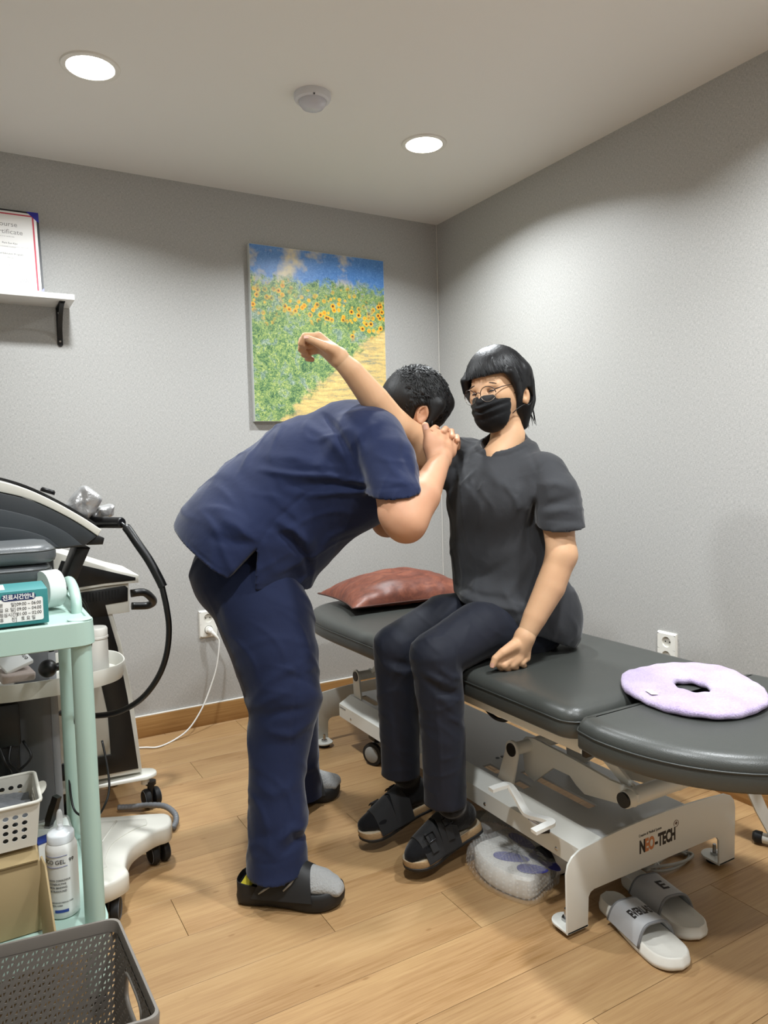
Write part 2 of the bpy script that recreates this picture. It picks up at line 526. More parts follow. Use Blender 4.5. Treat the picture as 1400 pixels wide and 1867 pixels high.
# ------------------------------------------------------------------ materials of the room
def m_wall():
    t = NT('wallpaper'); co = t.co()
    a = t.noise(t.co((110, 110, 620)), 1.0, 3, 0.7)
    b = t.noise(t.co((620, 620, 90)), 1.0, 3, 0.7)
    f = t.math('MULTIPLY', t.math('ADD', a, b), 0.5)
    c = t.noise(co, 2.2, 3)
    col = t.ramp(f, [(0.34, '8f8e8b'), (0.5, 'b2b1ae'), (0.66, 'cccbc7')])
    t.color(t.mix(t.math('MULTIPLY', c, 0.25), col, lin('b0afac')))
    t.set(Roughness=0.46, Specular_IOR_Level=0.42)
    g = t.noise(t.co((70, 70, 70)), 1.0, 5, 0.7)
    t.bump(t.math('ADD', t.math('MULTIPLY', f, 0.7), t.math('MULTIPLY', g, 0.6)), 0.22, 0.0022)
    return t.m
def m_plank():
    t = NT('oak_plank')
    oi = t.n('ShaderNodeObjectInfo')
    tc = t.n('ShaderNodeTexCoord')
    ad = t.n('ShaderNodeVectorMath', operation='ADD')
    sc = t.n('ShaderNodeVectorMath', operation='SCALE'); sc.inputs[3].default_value = 37.0
    cmb = t.n('ShaderNodeCombineXYZ')
    for k in range(3): t.l(oi.outputs['Random'], cmb.inputs[k])
    t.l(cmb.outputs[0], sc.inputs[0]); t.l(tc.outputs['Object'], ad.inputs[0]); t.l(sc.outputs[0], ad.inputs[1])
    def mp(s):
        q = t.n('ShaderNodeMapping'); q.inputs['Scale'].default_value = s; t.l(ad.outputs[0], q.inputs[0]); return q.outputs[0]
    big = t.noise(mp((1.6, 8, 1)), 1.0, 3, 0.5, 0.6)
    wv = t.n('ShaderNodeTexWave', wave_type='BANDS', bands_direction='Y')
    wv.inputs['Scale'].default_value = 9; wv.inputs['Distortion'].default_value = 9; wv.inputs['Detail'].default_value = 3
    wv.inputs['Detail Scale'].default_value = 0.8; wv.inputs['Detail Roughness'].default_value = 0.6
    t.l(mp((0.35, 1.6, 1)), wv.inputs['Vector'])
    fine = t.noise(mp((7, 210, 1)), 1.0, 4, 0.65)
    f = t.math('ADD', t.math('MULTIPLY', big, 0.5), t.math('ADD', t.math('MULTIPLY', wv.outputs['Fac'], 0.045), t.math('MULTIPLY', fine, 0.42)))
    col = t.ramp(f, [(0.30, '8f6c42'), (0.44, 'a5825a'), (0.54, 'af8d62'), (0.72, 'bc9b71')])
    hv = t.n('ShaderNodeHueSaturation')
    t.l(t.math('ADD', t.math('MULTIPLY', oi.outputs['Random'], 0.18), 0.9), hv.inputs['Value']); t.l(col, hv.inputs['Color'])
    # small dark knots
    vo = t.n('ShaderNodeTexVoronoi'); vo.inputs['Scale'].default_value = 1.0; t.l(mp((6, 14, 1)), vo.inputs['Vector'])
    kn = t.ramp(vo.outputs['Distance'], [(0.0, 1.0), (0.035, 1.0), (0.07, 0.0)])
    t.color(t.mix(t.math('MULTIPLY', kn, 0.45), hv.outputs[0], lin('7a5530')))
    t.set(Roughness=0.42, Specular_IOR_Level=0.4)
    t.bump(fine, 0.08, 0.001)
    return t.m
def m_base():
    t = NT('oak_trim')
    f = t.math('ADD', t.math('MULTIPLY', t.noise(t.co((3, 3, 160)), 1.0, 4, 0.6), 0.7), t.math('MULTIPLY', t.noise(t.co((2, 2, 20)), 1.0, 3), 0.3))
    t.color(t.ramp(f, [(0.3, '8a6234'), (0.5, 'a37a48'), (0.7, 'b58d5a')]))
    t.set(Roughness=0.45); return t.m
M_WALL = m_wall(); M_PLANK = m_plank(); M_BASE = m_base()
M_CEIL = mat('ceiling_paint', 'eae8e3', 0.6, nz=0.05, nscale=120)
M_SUB = mat('dark_subfloor', '4a3520', 0.8)
M_CAULK = mat('white_caulk', 'e9e6df', 0.5)
M_WHITE = mat('white_plastic', 'e8e6df', 0.35)
M_BLACK = mat('black_plastic', '0d0d0e', 0.4)
M_RUBBER = mat('black_rubber', '101011', 0.65)
M_CHROME = mat('steel', 'b9b9b9', 0.25, 1.0)
M_METAL = mat('white_steel', 'd6d6cf', 0.32, nz=0.03, nscale=300)

# ------------------------------------------------------------------ room shell
X0, Y0 = -3.0, -4.4
def struct(name, mb, m, **kw): return mb.build(name, m, None, 35, kind='structure', **kw)
struct('wall_back', MB().box(((X0 - 0.1) / 2 + 0.05, 0.05, H / 2), (-X0 + 0.2, 0.1, H)), M_WALL, label='grey woven wallpaper wall behind the two people')
struct('wall_right', MB().box((0.05, Y0 / 2, H / 2), (0.1, -Y0, H)), M_WALL, label='grey woven wallpaper wall beside the treatment bed')
struct('wall_left', MB().box((X0 - 0.05, Y0 / 2, H / 2), (0.1, -Y0, H)), M_WALL)
struct('wall_front', MB().box((X0 / 2, Y0 - 0.05, H / 2), (-X0 + 0.2, 0.1, H)), M_WALL)
# the ceiling is one board with round cut-outs hidden by the lamp rims
struct('ceiling', MB().box((X0 / 2, Y0 / 2, H + 0.05), (-X0 + 0.2, -Y0 + 0.2, 0.1)), M_CEIL, label='plain white painted ceiling')
FLOOR = struct('floor', MB().box((X0 / 2, Y0 / 2, -0.055), (-X0 + 0.2, -Y0 + 0.2, 0.1)), M_SUB, label='light oak plank floor')
L_, Wd, gap = 0.942, 0.18, 0.0011
for n in range(-1, 25):
    y1 = -0.025 - Wd * n; y0 = y1 - Wd
    y1c, y0c = min(y1, 0.0), max(y0, Y0)
    if y1c - y0c < 0.004: continue
    jx = -1.789 + 0.318 * (n - 7)
    j = jx - math.ceil((jx - X0) / L_) * L_
    while j < 0:
        a, b = max(j, X0), min(j + L_, 0.0)
        if b - a > 0.004:
            pl = MB().box((0, 0, 0), (b - a - gap, y1c - y0c - gap, 0.005), bev=0.0005, seg=1).build('plank', M_PLANK, None, 35)
            pl.parent = FLOOR; pl.location = ((a + b) / 2, (y1c + y0c) / 2, -0.0025)
        j += L_
bb = struct('baseboard_back', MB().box((X0 / 2, -0.006, 0.046), (-X0, 0.012, 0.092), bev=0.002), M_BASE)
br = struct('baseboard_right', MB().box((-0.006, Y0 / 2 - 0.006, 0.046), (0.012, -Y0 - 0.012, 0.092), bev=0.002), M_BASE)
struct('trim_1', MB().box((X0 / 2, -0.005, 0.0945), (-X0, 0.010, 0.005), bev=0.0015), M_CAULK)
struct('trim_2', MB().box((-0.005, Y0 / 2 - 0.005, 0.0945), (0.010, -Y0 - 0.01, 0.005), bev=0.0015), M_CAULK)
struct('trim_3', MB().cyl((-0.003, -0.003, 0.097), (-0.003, -0.003, H), 0.0035, n=8), mat('corner_caulk', 'c4c2bc', 0.5))

# ------------------------------------------------------------------ ceiling lights
def m_emit(name, c, s):
    t = NT(name); t.set(Emission_Strength=s); t.b.inputs['Emission Color'].default_value = lin(c); t.color('ffffff'); return t.m
M_GLOW = m_emit('lamp_diffuser', 'fffaf0', 14.0)
def ceiling_light(i, x, y, label):
    t = thing('ceiling_light', (x, y, H), label, 'ceiling light', 'round recessed downlights')
    MB().lathe([(0.068, -0.001), (0.071, -0.006), (0.079, -0.0075), (0.086, -0.005), (0.088, 0.0)], (x, y, H), (0, 0, 1), 40).build('trim_ring', M_WHITE, t)
    MB().lathe([(0.0, -0.0055), (0.070, -0.0052)], (x, y, H), (0, 0, 1), 40).build('diffuser', M_GLOW, t)
    l = LAMPS[i]; l.parent = t; l.location = (0, 0, -0.012)
    return t
ceiling_light(0, *LAMP_XY[0], 'lit round downlight in the ceiling above the shelf, larger left one')
ceiling_light(1, *LAMP_XY[1], 'lit round downlight in the ceiling near the room corner')
for i in (2, 3, 4): ceiling_light(i, *LAMP_XY[i], ['lit round downlight behind the camera near the right wall', 'lit round downlight behind the camera on the left side', 'unseen downlight added for light behind the camera near the front wall'][i - 2])

s = thing('motion_sensor', (-1.132, -0.937, H), 'white round dome sensor on the ceiling between the two lights', 'sensor')
MB().lathe([(0.062, 0.0), (0.062, -0.012), (0.058, -0.02), (0.050, -0.0235), (0.0465, -0.0225)], (-1.132, -0.937, H), (0, 0, 1), 40).build('housing', mat('sensor_plastic', 'd5d5d8', 0.4), s)
MB().lathe([(0.0465, -0.0225), (0.045, -0.03), (0.036, -0.042), (0.02, -0.049), (0, -0.051)], (-1.132, -0.937, H), (0, 0, 1), 36).build('dome_lens', mat('sensor_lens', 'c9c9d0', 0.25), s)
MB().cyl((-1.150, -0.990, H - 0.021), (-1.151, -0.992, H - 0.0245), 0.0025, n=8).build('indicator', M_BLACK, s)

# ------------------------------------------------------------------ treatment bed
def m_leather(name, c, rough=0.38, nz=0.12):
    t = NT(name); t.color(c); t.set(Roughness=rough, Specular_IOR_Level=0.5)
    v = t.n('ShaderNodeTexVoronoi'); v.inputs['Scale'].default_value = 420; t.l(t.co(), v.inputs['Vector'])
    t.bump(t.math('ADD', v.outputs['Distance'], t.math('MULTIPLY', t.noise(t.co(), 5, 3), 6.0)), nz, 0.0012)
    return t.m
M_BED = m_leather('charcoal_vinyl', '3d3f3c')
M_PIPE = mat('charcoal_piping', '2e302d', 0.4)

def rounded_rect(x0, x1, y0, y1, r, n=6):
    out = []
    for cx, cy, a in ((x1 - r, y1 - r, 0), (x0 + r, y1 - r, 90), (x0 + r, y0 + r, 180), (x1 - r, y0 + r, 270)):
        for i in range(n + 1):
            t = math.radians(a + 90 * i / n); out.append((cx + r * math.cos(t), cy + r * math.sin(t)))
    return out
def resample(poly, n):
    P = [np.array(p, float) for p in poly] + [np.array(poly[0], float)]
    L = np.cumsum([0] + [np.linalg.norm(b - a) for a, b in zip(P, P[1:])])
    X = np.array(P); t = np.linspace(0, L[-1], n, endpoint=False)
    return np.stack([np.interp(t, L, X[:, k]) for k in range(X.shape[1])], 1)
def normals2(P):
    T = np.roll(P, -1, 0) - np.roll(P, 1, 0)
    N = np.stack([T[:, 1], -T[:, 0]], 1); N /= np.linalg.norm(N, axis=1)[:, None] + 1e-9
    c = P.mean(0)
    if ((P - c) * N).sum() < 0: N = -N
    return N
def slab(P, prof, hole=None):
    """P: outline Nx2; prof: [(inset, z)] bottom to top; returns MB"""
    N = normals2(P); rows = [[(p[0], p[1], z) for p in (P - N * i)] for i, z in prof]
    m = MB(); n = len(P)
    if hole is None:
        c = P.mean(0); last = np.array(rows[-1])
        for f in (0.75, 0.45, 0.15):
            rows.append([tuple(q) for q in np.c_[c + (last[:, :2] - c) * f, last[:, 2] + 0.002 * (1 - f)]])
    else:
        last = np.array(rows[-1]); hr = np.array(hole[0])
        for f in (0.4, 0.85, 1.0):
            z = last[:, 2] * 0 + prof[-1][1]
            rows.append([tuple(q) for q in np.c_[last[:, :2] * (1 - f) + hr * f, z]])
        c = hr.mean(0)
        rows.append([(*(c + (p - c) * 0.97), prof[-1][1] - 0.006) for p in hr])
        rows.append([(*(c + (p - c) * 0.95), prof[-1][1] - 0.05) for p in hr])
    m.grid(rows, closed_u=True)
    m.f.append(tuple(range(n))[::-1]); m.f.append(tuple(range((len(rows) - 1) * n, len(rows) * n)))
    return m
ZT = 0.572
PROF = [(0.012, 0.497), (0.003, 0.4985), (0.0, 0.504), (0.0, 0.536), (0.0015, 0.5385), (0.0015, 0.5405), (0.001, 0.543), (0.004, 0.553), (0.011, 0.563), (0.022, 0.569), (0.04, ZT)]
def cushion(name, poly, n, parent, hole=None, label=None):
    P = resample(poly, n)
    o = slab(P, PROF, hole).build(name, M_BED, parent, 60, label=label)
    N = normals2(P)
    MB().tube([(p[0], p[1], 0.5395) for p in P + N * 0.0008], 0.0024, 6, closed=True).build('piping', M_PIPE, o, 180)
    return o
BED = thing('treatment_bed', (-0.70, -1.25, 0), 'white steel treatment bed with charcoal vinyl cushions along the right wall', 'bed')
BX0, BX1 = -1.012, -0.392
cushion('seat_cushion', rounded_rect(BX0, BX1, -2.0, -1.325, 0.05), 160, BED)
rear = [(BX1 + 0.0, -1.315)] + [(-0.705 + 0.345 * math.copysign(abs(math.cos(t)) ** 0.62, math.cos(t)), -0.78 + 0.42 * abs(math.sin(t)) ** 0.8) for t in np.linspace(0, math.pi, 40)] + [(BX0 - 0.03, -1.315)]
cushion('backrest_cushion', rear, 160, BED)
ang = np.linspace(0, math.pi, 40)
headp = [(-0.70 + 0.335 * math.cos(t), -2.09 - 0.375 * math.sin(t) ** 0.9) for t in ang]
headp = [(-0.40, -2.012), (-0.375, -2.03)] + headp + [(-1.025, -2.03), (-1.0, -2.012)]
hp = resample(headp, 160)
hc = np.array((-0.665, -2.06))
av = np.arctan2(hp[:, 1] - hc[1], hp[:, 0] - hc[0])
hole = np.c_[hc[0] + 0.062 * np.cos(av), hc[1] + 0.075 * np.sin(av)]
cushion('headrest_cushion', headp, 160, BED, hole=(hole,))
MB().lathe([(0, 0), (0.06, 0), (0.055, 0.02), (0.03, 0.03), (0, 0.032)], (hc[0], hc[1], 0.515), n=24).build('face_hole_dark', M_BLACK, BED)  # black piece put in for the dark of the face hole

# under-frame
fr = MB()
for x in (-0.955, -0.445): fr.box((x, -1.205, 0.476), (0.03, 1.57, 0.04), bev=0.003)
for y in (-0.44, -1.05, -1.6, -1.965): fr.box((-0.70, y, 0.478), (0.48, 0.04, 0.036), bev=0.003)
fr.build('upper_frame', M_METAL, BED)
for x0 in (-0.93, -0.47): MB().box((x0 if x0 < -0.6 else -0.52, -2.13, 0.482), (0.03, 0.22, 0.022), bev=0.003).build('headrest_rail', M_METAL, BED)
MB().box((-0.955, -1.997, 0.478), (0.036, 0.014, 0.05), bev=0.002).build('end_cap', M_BLACK, BED)

# base: side skirts, chamfers, slotted top
ya, yb = -0.600, -1.9695
b = MB()
for sgn in (1, -1):
    X = lambda x: -0.725 + sgn * (x + 0.725)
    b.box((X(-0.934), (ya + yb) / 2, 0.165), (0.003, ya - yb, 0.052))
    b.prism([(X(-0.9355), 0.191), (X(-0.885), 0.219), (X(-0.885), 0.216), (X(-0.9325), 0.189)], (0, ya, 0), (1, 0, 0), (0, 0, 1), (0, yb - ya, 0))
    b.box((X(-0.925), (ya + yb) / 2, 0.1405), (0.02, ya - yb, 0.003))
b.build('base_skirt', M_METAL, BED)
slots = [(-0.868, -0.835, -0.645, -0.78), (-0.625, -0.592, -0.645, -0.78), (-0.868, -0.835, -1.46, -1.53), (-0.868, -0.835, -1.60, -1.655),
         (-0.80, -0.765, -1.56, -1.84), (-0.68, -0.65, -1.53, -1.86), (-0.80, -0.765, -0.70, -0.86)]
xs = sorted({-0.885, -0.565, *[s[0] for s in slots], *[s[1] for s in slots]})
ys = sorted({ya, yb, *[s[2] for s in slots], *[s[3] for s in slots]}, reverse=True)
b = MB()
for a, c in zip(xs, xs[1:]):
    for d, e in zip(ys, ys[1:]):
        mx, my = (a + c) / 2, (d + e) / 2
        if any(s[0] < mx < s[1] and s[3] < my < s[2] for s in slots): continue
        for z, fl in ((0.219, 0), (0.216, 1)):
            q = [(a, d, z), (a, e, z), (c, e, z), (c, d, z)]
            b.add(q, [(0, 1, 2, 3)] if not fl else [(3, 2, 1, 0)])
for s in slots:
    x0, x1, y0, y1 = s
    b.add([(x0, y0, .219), (x1, y0, .219), (x1, y1, .219), (x0, y1, .219), (x0, y0, .213), (x1, y0, .213), (x1, y1, .213), (x0, y1, .213)],
          [(0, 1, 5, 4), (1, 2, 6, 5), (2, 3, 7, 6), (3, 0, 4, 7)])
mk('base_cover', b.v, b.f, mat('grey_steel_cover', 'b4b5b4', 0.3), BED, 20, recalc=False)
for y in (-0.70, -0.98, -1.27, -1.56, -1.86):
    MB().lathe([(0, 0.002), (0.004, 0.0018), (0.006, 0.0)], (-0.9355, y, 0.155), (-1, 0, 0), 10).build('screw', M_CHROME, BED)
for x, y in ((-0.79, -1.44), (-0.77, -1.44), (-0.73, -1.44), (-0.71, -1.44)):
    MB().lathe([(0.007, 0), (0.006, 0.0015), (0, 0.0015)], (x, y, 0.219), n=12).build('bolt_head', M_BLACK, BED)
MB().box((-0.9362, -0.63, 0.18), (0.001, 0.05, 0.005)).build('maker_plate', mat('grey_print', '8a8a88', 0.5), BED)

# end plates with feet
def end_plate(y, dirn):
    out = [(-1.010, 0.014), (-1.012, 0.165), (-1.006, 0.188), (-0.992, 0.204), (-0.965, 0.2155)]
    out += [(-0.69 + s * 0.275, 0.230 - 0.0145 * s * s) for s in np.linspace(-0.95, 0.95, 13)]
    out += [(-0.415, 0.2155), (-0.388, 0.204), (-0.374, 0.188), (-0.368, 0.165), (-0.370, 0.014), (-0.438, 0.014), (-0.441, 0.088), (-0.448, 0.098), (-0.460, 0.102),
            (-0.920, 0.102), (-0.932, 0.098), (-0.939, 0.088), (-0.942, 0.014)]
    p = MB().prism([(x, z) for x, z in out], (0, y, 0), (1, 0, 0), (0, 0, 1), (0, 0.006 * dirn, 0), bev=0.0012).build('end_plate', M_METAL, BED)
    for x in (-0.976, -0.404):
        t = [(x - 0.034, 0), (x + 0.034, 0)] + [(x + 0.034 * math.cos(a), 0.045 + 0.03 * math.sin(a)) for a in np.linspace(0, math.pi, 14)]
        MB().prism(t, (0, y, 0.014), (1, 0, 0), (0, dirn, 0), (0, 0, 0.006), bev=0.001).build('foot_tab', M_METAL, p)
        MB().cyl((x, y + 0.04 * dirn, 0.0), (x, y + 0.04 * dirn, 0.0145), 0.022, n=20).build('rubber_foot', M_RUBBER, p)
        MB().cyl((x, y + 0.04 * dirn, 0.02), (x, y + 0.04 * dirn, 0.028), 0.012, n=6).cyl((x, y + 0.04 * dirn, 0.028), (x, y + 0.04 * dirn, 0.05), 0.006, 0.005, n=12).build('levelling_bolt', M_CHROME, p)
    return p
EP = end_plate(-1.977, 1); end_plate(-0.492, -1)

# lift links
def link_post(y, z, yb0, yb1):
    for x in (-0.876, -0.574):
        pts = [(yb1, 0.20), (yb0, 0.20)]
        a0 = np.linspace(math.radians(-10), math.radians(190), 14)
        pts += [(y + 0.027 * math.cos(a), z + 0.027 * math.sin(a)) for a in a0]
        o = MB().prism(pts, (x - 0.004, 0, 0), (0, 1, 0), (0, 0, 1), (0.008, 0, 0), bev=0.001).build('link_post', M_METAL, BED)
        sx = -1 if x < -0.7 else 1
        MB().cyl((x, y, z), (x + sx * 0.007, y, z), 0.0195, n=24).build('pivot_cap', M_BLACK, o)
    MB().cyl((-0.872, y, z), (-0.578, y, z), 0.0185, n=24).build('pivot_tube', M_METAL, BED)
link_post(-1.618, 0.325, -1.545, -1.615)
link_post(-0.645, 0.305, -0.625, -0.69)
def arm(pts, x, label=None):
    MB().prism(pts, (x, 0, 0), (0, 1, 0), (0, 0, 1), (0.01, 0, 0), bev=0.0015).build('lift_arm', M_METAL, BED)
armp = [(-1.585, 0.325), (-1.602, 0.345), (-1.64, 0.352), (-1.80, 0.345), (-1.93, 0.335), (-2.0, 0.338), (-2.016, 0.328), (-2.02, 0.312), (-2.008, 0.294), (-1.985, 0.288),
        (-1.84, 0.262), (-1.81, 0.275), (-1.785, 0.293), (-1.72, 0.292), (-1.64, 0.222), (-1.60, 0.235)]
arm(armp, -0.815); arm(armp, -0.645)
MB().cyl((-0.835, -1.996, 0.314), (-0.56, -1.996, 0.314), 0.022, n=24).build('pivot_tube', M_METAL, BED)
MB().cyl((-0.842, -1.996, 0.314), (-0.834, -1.996, 0.314), 0.019, n=24).build('pivot_cap', M_BLACK, BED)
arm([(-1.995, 0.325), (-1.985, 0.302), (-1.72, 0.46), (-1.735, 0.48), (-1.76, 0.48)], -0.79)
arm([(-0.66, 0.325), (-0.635, 0.325), (-0.64, 0.29), (-0.87, 0.46), (-0.85, 0.48), (-0.82, 0.48)], -0.815)
arm([(-0.66, 0.325), (-0.635, 0.325), (-0.64, 0.29), (-0.87, 0.46), (-0.85, 0.48), (-0.82, 0.48)], -0.645)
MB().cyl((-0.72, -0.80, 0.25), (-0.72, -1.45, 0.43), 0.018, n=16).cyl((-0.72, -0.75, 0.236), (-0.72, -1.1, 0.333), 0.027, n=16).build('lift_actuator', M_BLACK, BED)
MB().tube(catmull([(-0.90, -1.50, 0.456), (-0.90, -1.53, 0.425), (-0.90, -1.57, 0.41), (-0.90, -1.62, 0.418), (-0.90, -1.655, 0.456)], 6), 0.006, 8).build('release_strap', M_BLACK, BED, 180)

# pedal
def bar(pts, w, t, up=(0, 0, 1)):
    m = MB(); P = [Vector(p) for p in pts]; up = Vector(up); vs = []
    for i, p in enumerate(P):
        d = (P[min(i + 1, len(P) - 1)] - P[max(i - 1, 0)]).normalized()
        s = d.cross(up).normalized(); u = s.cross(d).normalized()
        vs += [p + s * w / 2 + u * t / 2, p - s * w / 2 + u * t / 2, p - s * w / 2 - u * t / 2, p + s * w / 2 - u * t / 2]
    fs = [(i * 4 + k, i * 4 + (k + 1) % 4, i * 4 + 4 + (k + 1) % 4, i * 4 + 4 + k) for i in range(len(P) - 1) for k in range(4)]
    fs += [(3, 2, 1, 0), tuple(range(len(P) * 4 - 4, len(P) * 4))]
    return m.add(vs, fs)
pp = catmull([(-1.03, -1.712, 0.279), (-0.995, -1.714, 0.281), (-0.972, -1.718, 0.279), (-0.967, -1.745, 0.256), (-0.967, -1.775, 0.231), (-0.968, -1.80, 0.228), (-0.970, -1.865, 0.244), (-0.975, -1.885, 0.245), (-0.998, -1.886, 0.243), (-1.032, -1.884, 0.238)], 5)
bar(pp, 0.022, 0.009).build('foot_lever', mat('white_lever', 'e3e3de', 0.3), BED, 40)
MB().cyl((-0.967, -1.795, 0.222), (-0.93, -1.81, 0.195), 0.008, n=12).build('lever_shaft', M_CHROME, BED)
MB().prism([(-0.02, -0.008), (0.02, -0.008), (0.026, 0), (0.02, 0.008), (-0.02, 0.008), (-0.026, 0)], (-0.939, -1.815, 0.186), (0, -0.9, 0.43), (0, 0.43, 0.9), (0.003, 0, 0)).build('lever_slot', M_BLACK, BED)

# castors under the base
def bed_caster(x, y, turn):
    c = Vector((x, y, 0.0)); ax = Vector((math.cos(turn), math.sin(turn), 0))
    o = MB().box((x, y, 0.118), (0.05, 0.05, 0.05), bev=0.006).cyl((x, y, 0.06), (x, y, 0.115), 0.012, n=14).build('caster', M_BLACK, BED)
    z = Vector((0, 0, 0.044))
    for s in (-1, 1):
        q = c + z + ax * 0.027 * s
        MB().lathe([(0, 0.012), (0.028, 0.012), (0.035, 0.009), (0.043, 0.008), (0.044, 0.004), (0.044, -0.006), (0.040, -0.008), (0, -0.008)], q, ax * s, 32).build('tyre', M_RUBBER, o)
        MB().lathe([(0, 0.016), (0.026, 0.0145), (0.031, 0.011)], q, ax * s, 28).build('hub_cap', mat('grey_hub', '8c8b86', 0.5), o)
    MB().cyl(c + z - ax * 0.0195, c + z + ax * 0.0195, 0.0405, n=32).build('wheel_core', M_WHITE, o)
bed_caster(-0.875, -0.80, math.radians(25)); bed_caster(-0.845, -1.745, math.radians(-2)); bed_caster(-0.56, -0.80, 0.3); bed_caster(-0.56, -1.745, 0.0)

# lettering on the front plate
M_INK = mat('black_print', '1b1717', 0.5); M_ORANGE = mat('orange_print', 'c07a4c', 0.5)
def plate_text(body, size, x, z, m, sx=1.0, bold=0.0, name='lettering'):
    return text_mesh(name, body, size, (x, -1.9774, z), (1, 0, 0), (0, 0, 1), m, EP, 0.0002, sx=sx, bold=bold)
xL = -0.7605
plate_text('N', 0.046, xL, 0.1455, M_INK, 0.62, 0.0021)
plate_text('EO', 0.046, xL + 0.0205, 0.1455, M_ORANGE, 0.60, 0.0021)
plate_text('-', 0.046, xL + 0.058, 0.1455, M_INK, 0.8, 0.0014)
plate_text('TECH', 0.046, xL + 0.071, 0.1455, M_INK, 0.58, 0.0021)
plate_text('Creative & Medical System', 0.0105, xL - 0.002, 0.188, M_INK, 0.75)
MB().tube([(xL + 0.141 + 0.009 * math.cos(a), -1.9774, 0.187 + 0.009 * math.sin(a)) for a in np.linspace(-1.9, 3.6, 20)], 0.0008, 5).box((xL + 0.141, -1.9774, 0.188), (0.003, 0.0004, 0.009)).box((xL + 0.141, -1.9774, 0.188), (0.009, 0.0004, 0.003)).build('cross_emblem', mat('brown_print', '6a4a3c', 0.5), EP)

# ------------------------------------------------------------------ things on and around the bed
# brown pillow
def pillow(c, hx, hy, th, rot):
    rows = []
    n = 44
    for side in (1, -1):
        R = []
        for i in range(n + 1):
            r = []
            for j in range(n + 1):
                u, v = -1 + 2 * i / n, -1 + 2 * j / n
                pin = 1 - 0.10 * (u * u * (1 - v * v)) * 0 - 0.09 * (1 - u * u) * v * v - 0.0 * u
                pin2 = 1 - 0.09 * (1 - v * v) * u * u
                x, y = u * hx * pin2, v * hy * pin
                h = max(0.0, (1 - u * u)) ** 0.55 * max(0.0, (1 - v * v)) ** 0.55
                wr = 0.004 * math.sin(9 * u + 4 * v) * h + 0.003 * math.sin(17 * v - 6 * u * u) * h
                edge = max(abs(u), abs(v))
                wr += 0.0045 * math.sin(30 * (u if abs(v) > abs(u) else v)) * max(0, edge - 0.7) / 0.3 * (h ** 0.5)
                z = side * (th * h * (1.25 if side > 0 else 0.37) + wr)
                r.append((x, y, z))
            R.append(r)
        rows.append(R)
    m = MB(); M = Matrix.Translation(c) @ Euler((0, 0, rot)).to_matrix().to_4x4()
    for R in rows: m.grid([[tuple(M @ Vector(p)) for p in r] for r in R])
    seam = []
    k = n
    for i in range(k): seam.append((i, 0))
    for i in range(k): seam.append((k, i))
    for i in range(k): seam.append((k - i, k))
    for i in range(k): seam.append((0, k - i))
    P = [tuple(M @ (Vector(rows[0][i][j]) * 1.0)) for i, j in seam]
    return m, P
def m_brown():
    t = NT('brown_leather')
    co = t.co(); n1 = t.noise(t.co((6, 14, 6)), 1.6, 6, 0.7, 1.2); n2 = t.noise(co, 60, 4)
    t.color(t.ramp(t.math('ADD', t.math('MULTIPLY', n1, 0.8), t.math('MULTIPLY', n2, 0.25)), [(0.3, '4a2418'), (0.5, '6a3626'), (0.66, '844a34'), (0.85, '9a6044')]))
    t.set(Roughness=0.47); t.bump(t.math('ADD', n1, t.math('MULTIPLY', n2, 0.3)), 0.3, 0.003); return t.m
PIL = thing('pillow', (-0.70, -0.66, ZT), 'brown leather pillow lying on the far end of the bed', 'pillow')
pm, ps = pillow((-0.622, -0.560, ZT + 0.031), 0.292, 0.198, 0.084, math.radians(-5))
pm.build('pillow_cover', m_brown(), PIL, 180)
MB().tube(ps, 0.0035, 6, closed=True).build('piping', mat('brown_piping', '4a2519', 0.4), PIL, 180)

# lavender face-rest cover
def m_terry():
    t = NT('lavender_terry'); co = t.co()
    f = t.noise(co, 220, 4, 0.7); g = t.noise(co, 14, 3)
    t.color(t.ramp(t.math('ADD', t.math('MULTIPLY', f, 0.6), t.math('MULTIPLY', g, 0.4)), [(0.3, 'a892be'), (0.5, 'c0aed0'), (0.7, 'd4c8de')]))
    t.set(Roughness=0.95, Specular_IOR_Level=0.1, Sheen_Weight=0.4); t.bump(f, 0.9, 0.006); return t.m
DON = thing('face_rest_cover', (-0.645, -2.06, ZT), 'lavender terry ring cover lying on the headrest of the bed', 'cushion cover')
rows = []; rr = random.Random(3)
out_ = [(-0.745, -1.905), (-0.815, -1.98), (-0.845, -2.07), (-0.842, -2.16), (-0.80, -2.225), (-0.725, -2.25), (-0.63, -2.238), (-0.545, -2.175), (-0.485, -2.085), (-0.455, -1.995), (-0.475, -1.93), (-0.53, -1.898), (-0.61, -1.878), (-0.68, -1.875)]
O = np.array(catmull(out_, 10, True))[:, :2] if False else np.array([p[:2] for p in catmull([(x, y, 0) for x, y in out_], 10, True)])
in_c = np.array((-0.665, -2.06)); aa = np.arctan2(O[:, 1] - in_c[1], O[:, 0] - in_c[0])
I_ = np.c_[in_c[0] + 0.040 * np.cos(aa) + 0.012 * np.sin(aa), in_c[1] + 0.052 * np.sin(aa)]
for k in range(24):
    t = 2 * math.pi * k / 24
    f = 0.5 + 0.5 * math.cos(t) * (1.0)
    z = ZT + 0.0115 + 0.0115 * math.copysign(abs(math.sin(t)) ** 0.55, math.sin(t))
    f2 = 0.5 + 0.5 * math.copysign(abs(math.cos(t)) ** 0.6, math.cos(t))
    rows.append([(*(I_[i] * (1 - f2) + O[i] * f2), z + 0.0015 * math.sin(7 * aa[i] + t) + 0.0008 * math.sin(23 * aa[i]) * f2) for i in range(len(O))])
MB().grid(rows, True, True).build('terry_ring', m_terry(), DON, 180)
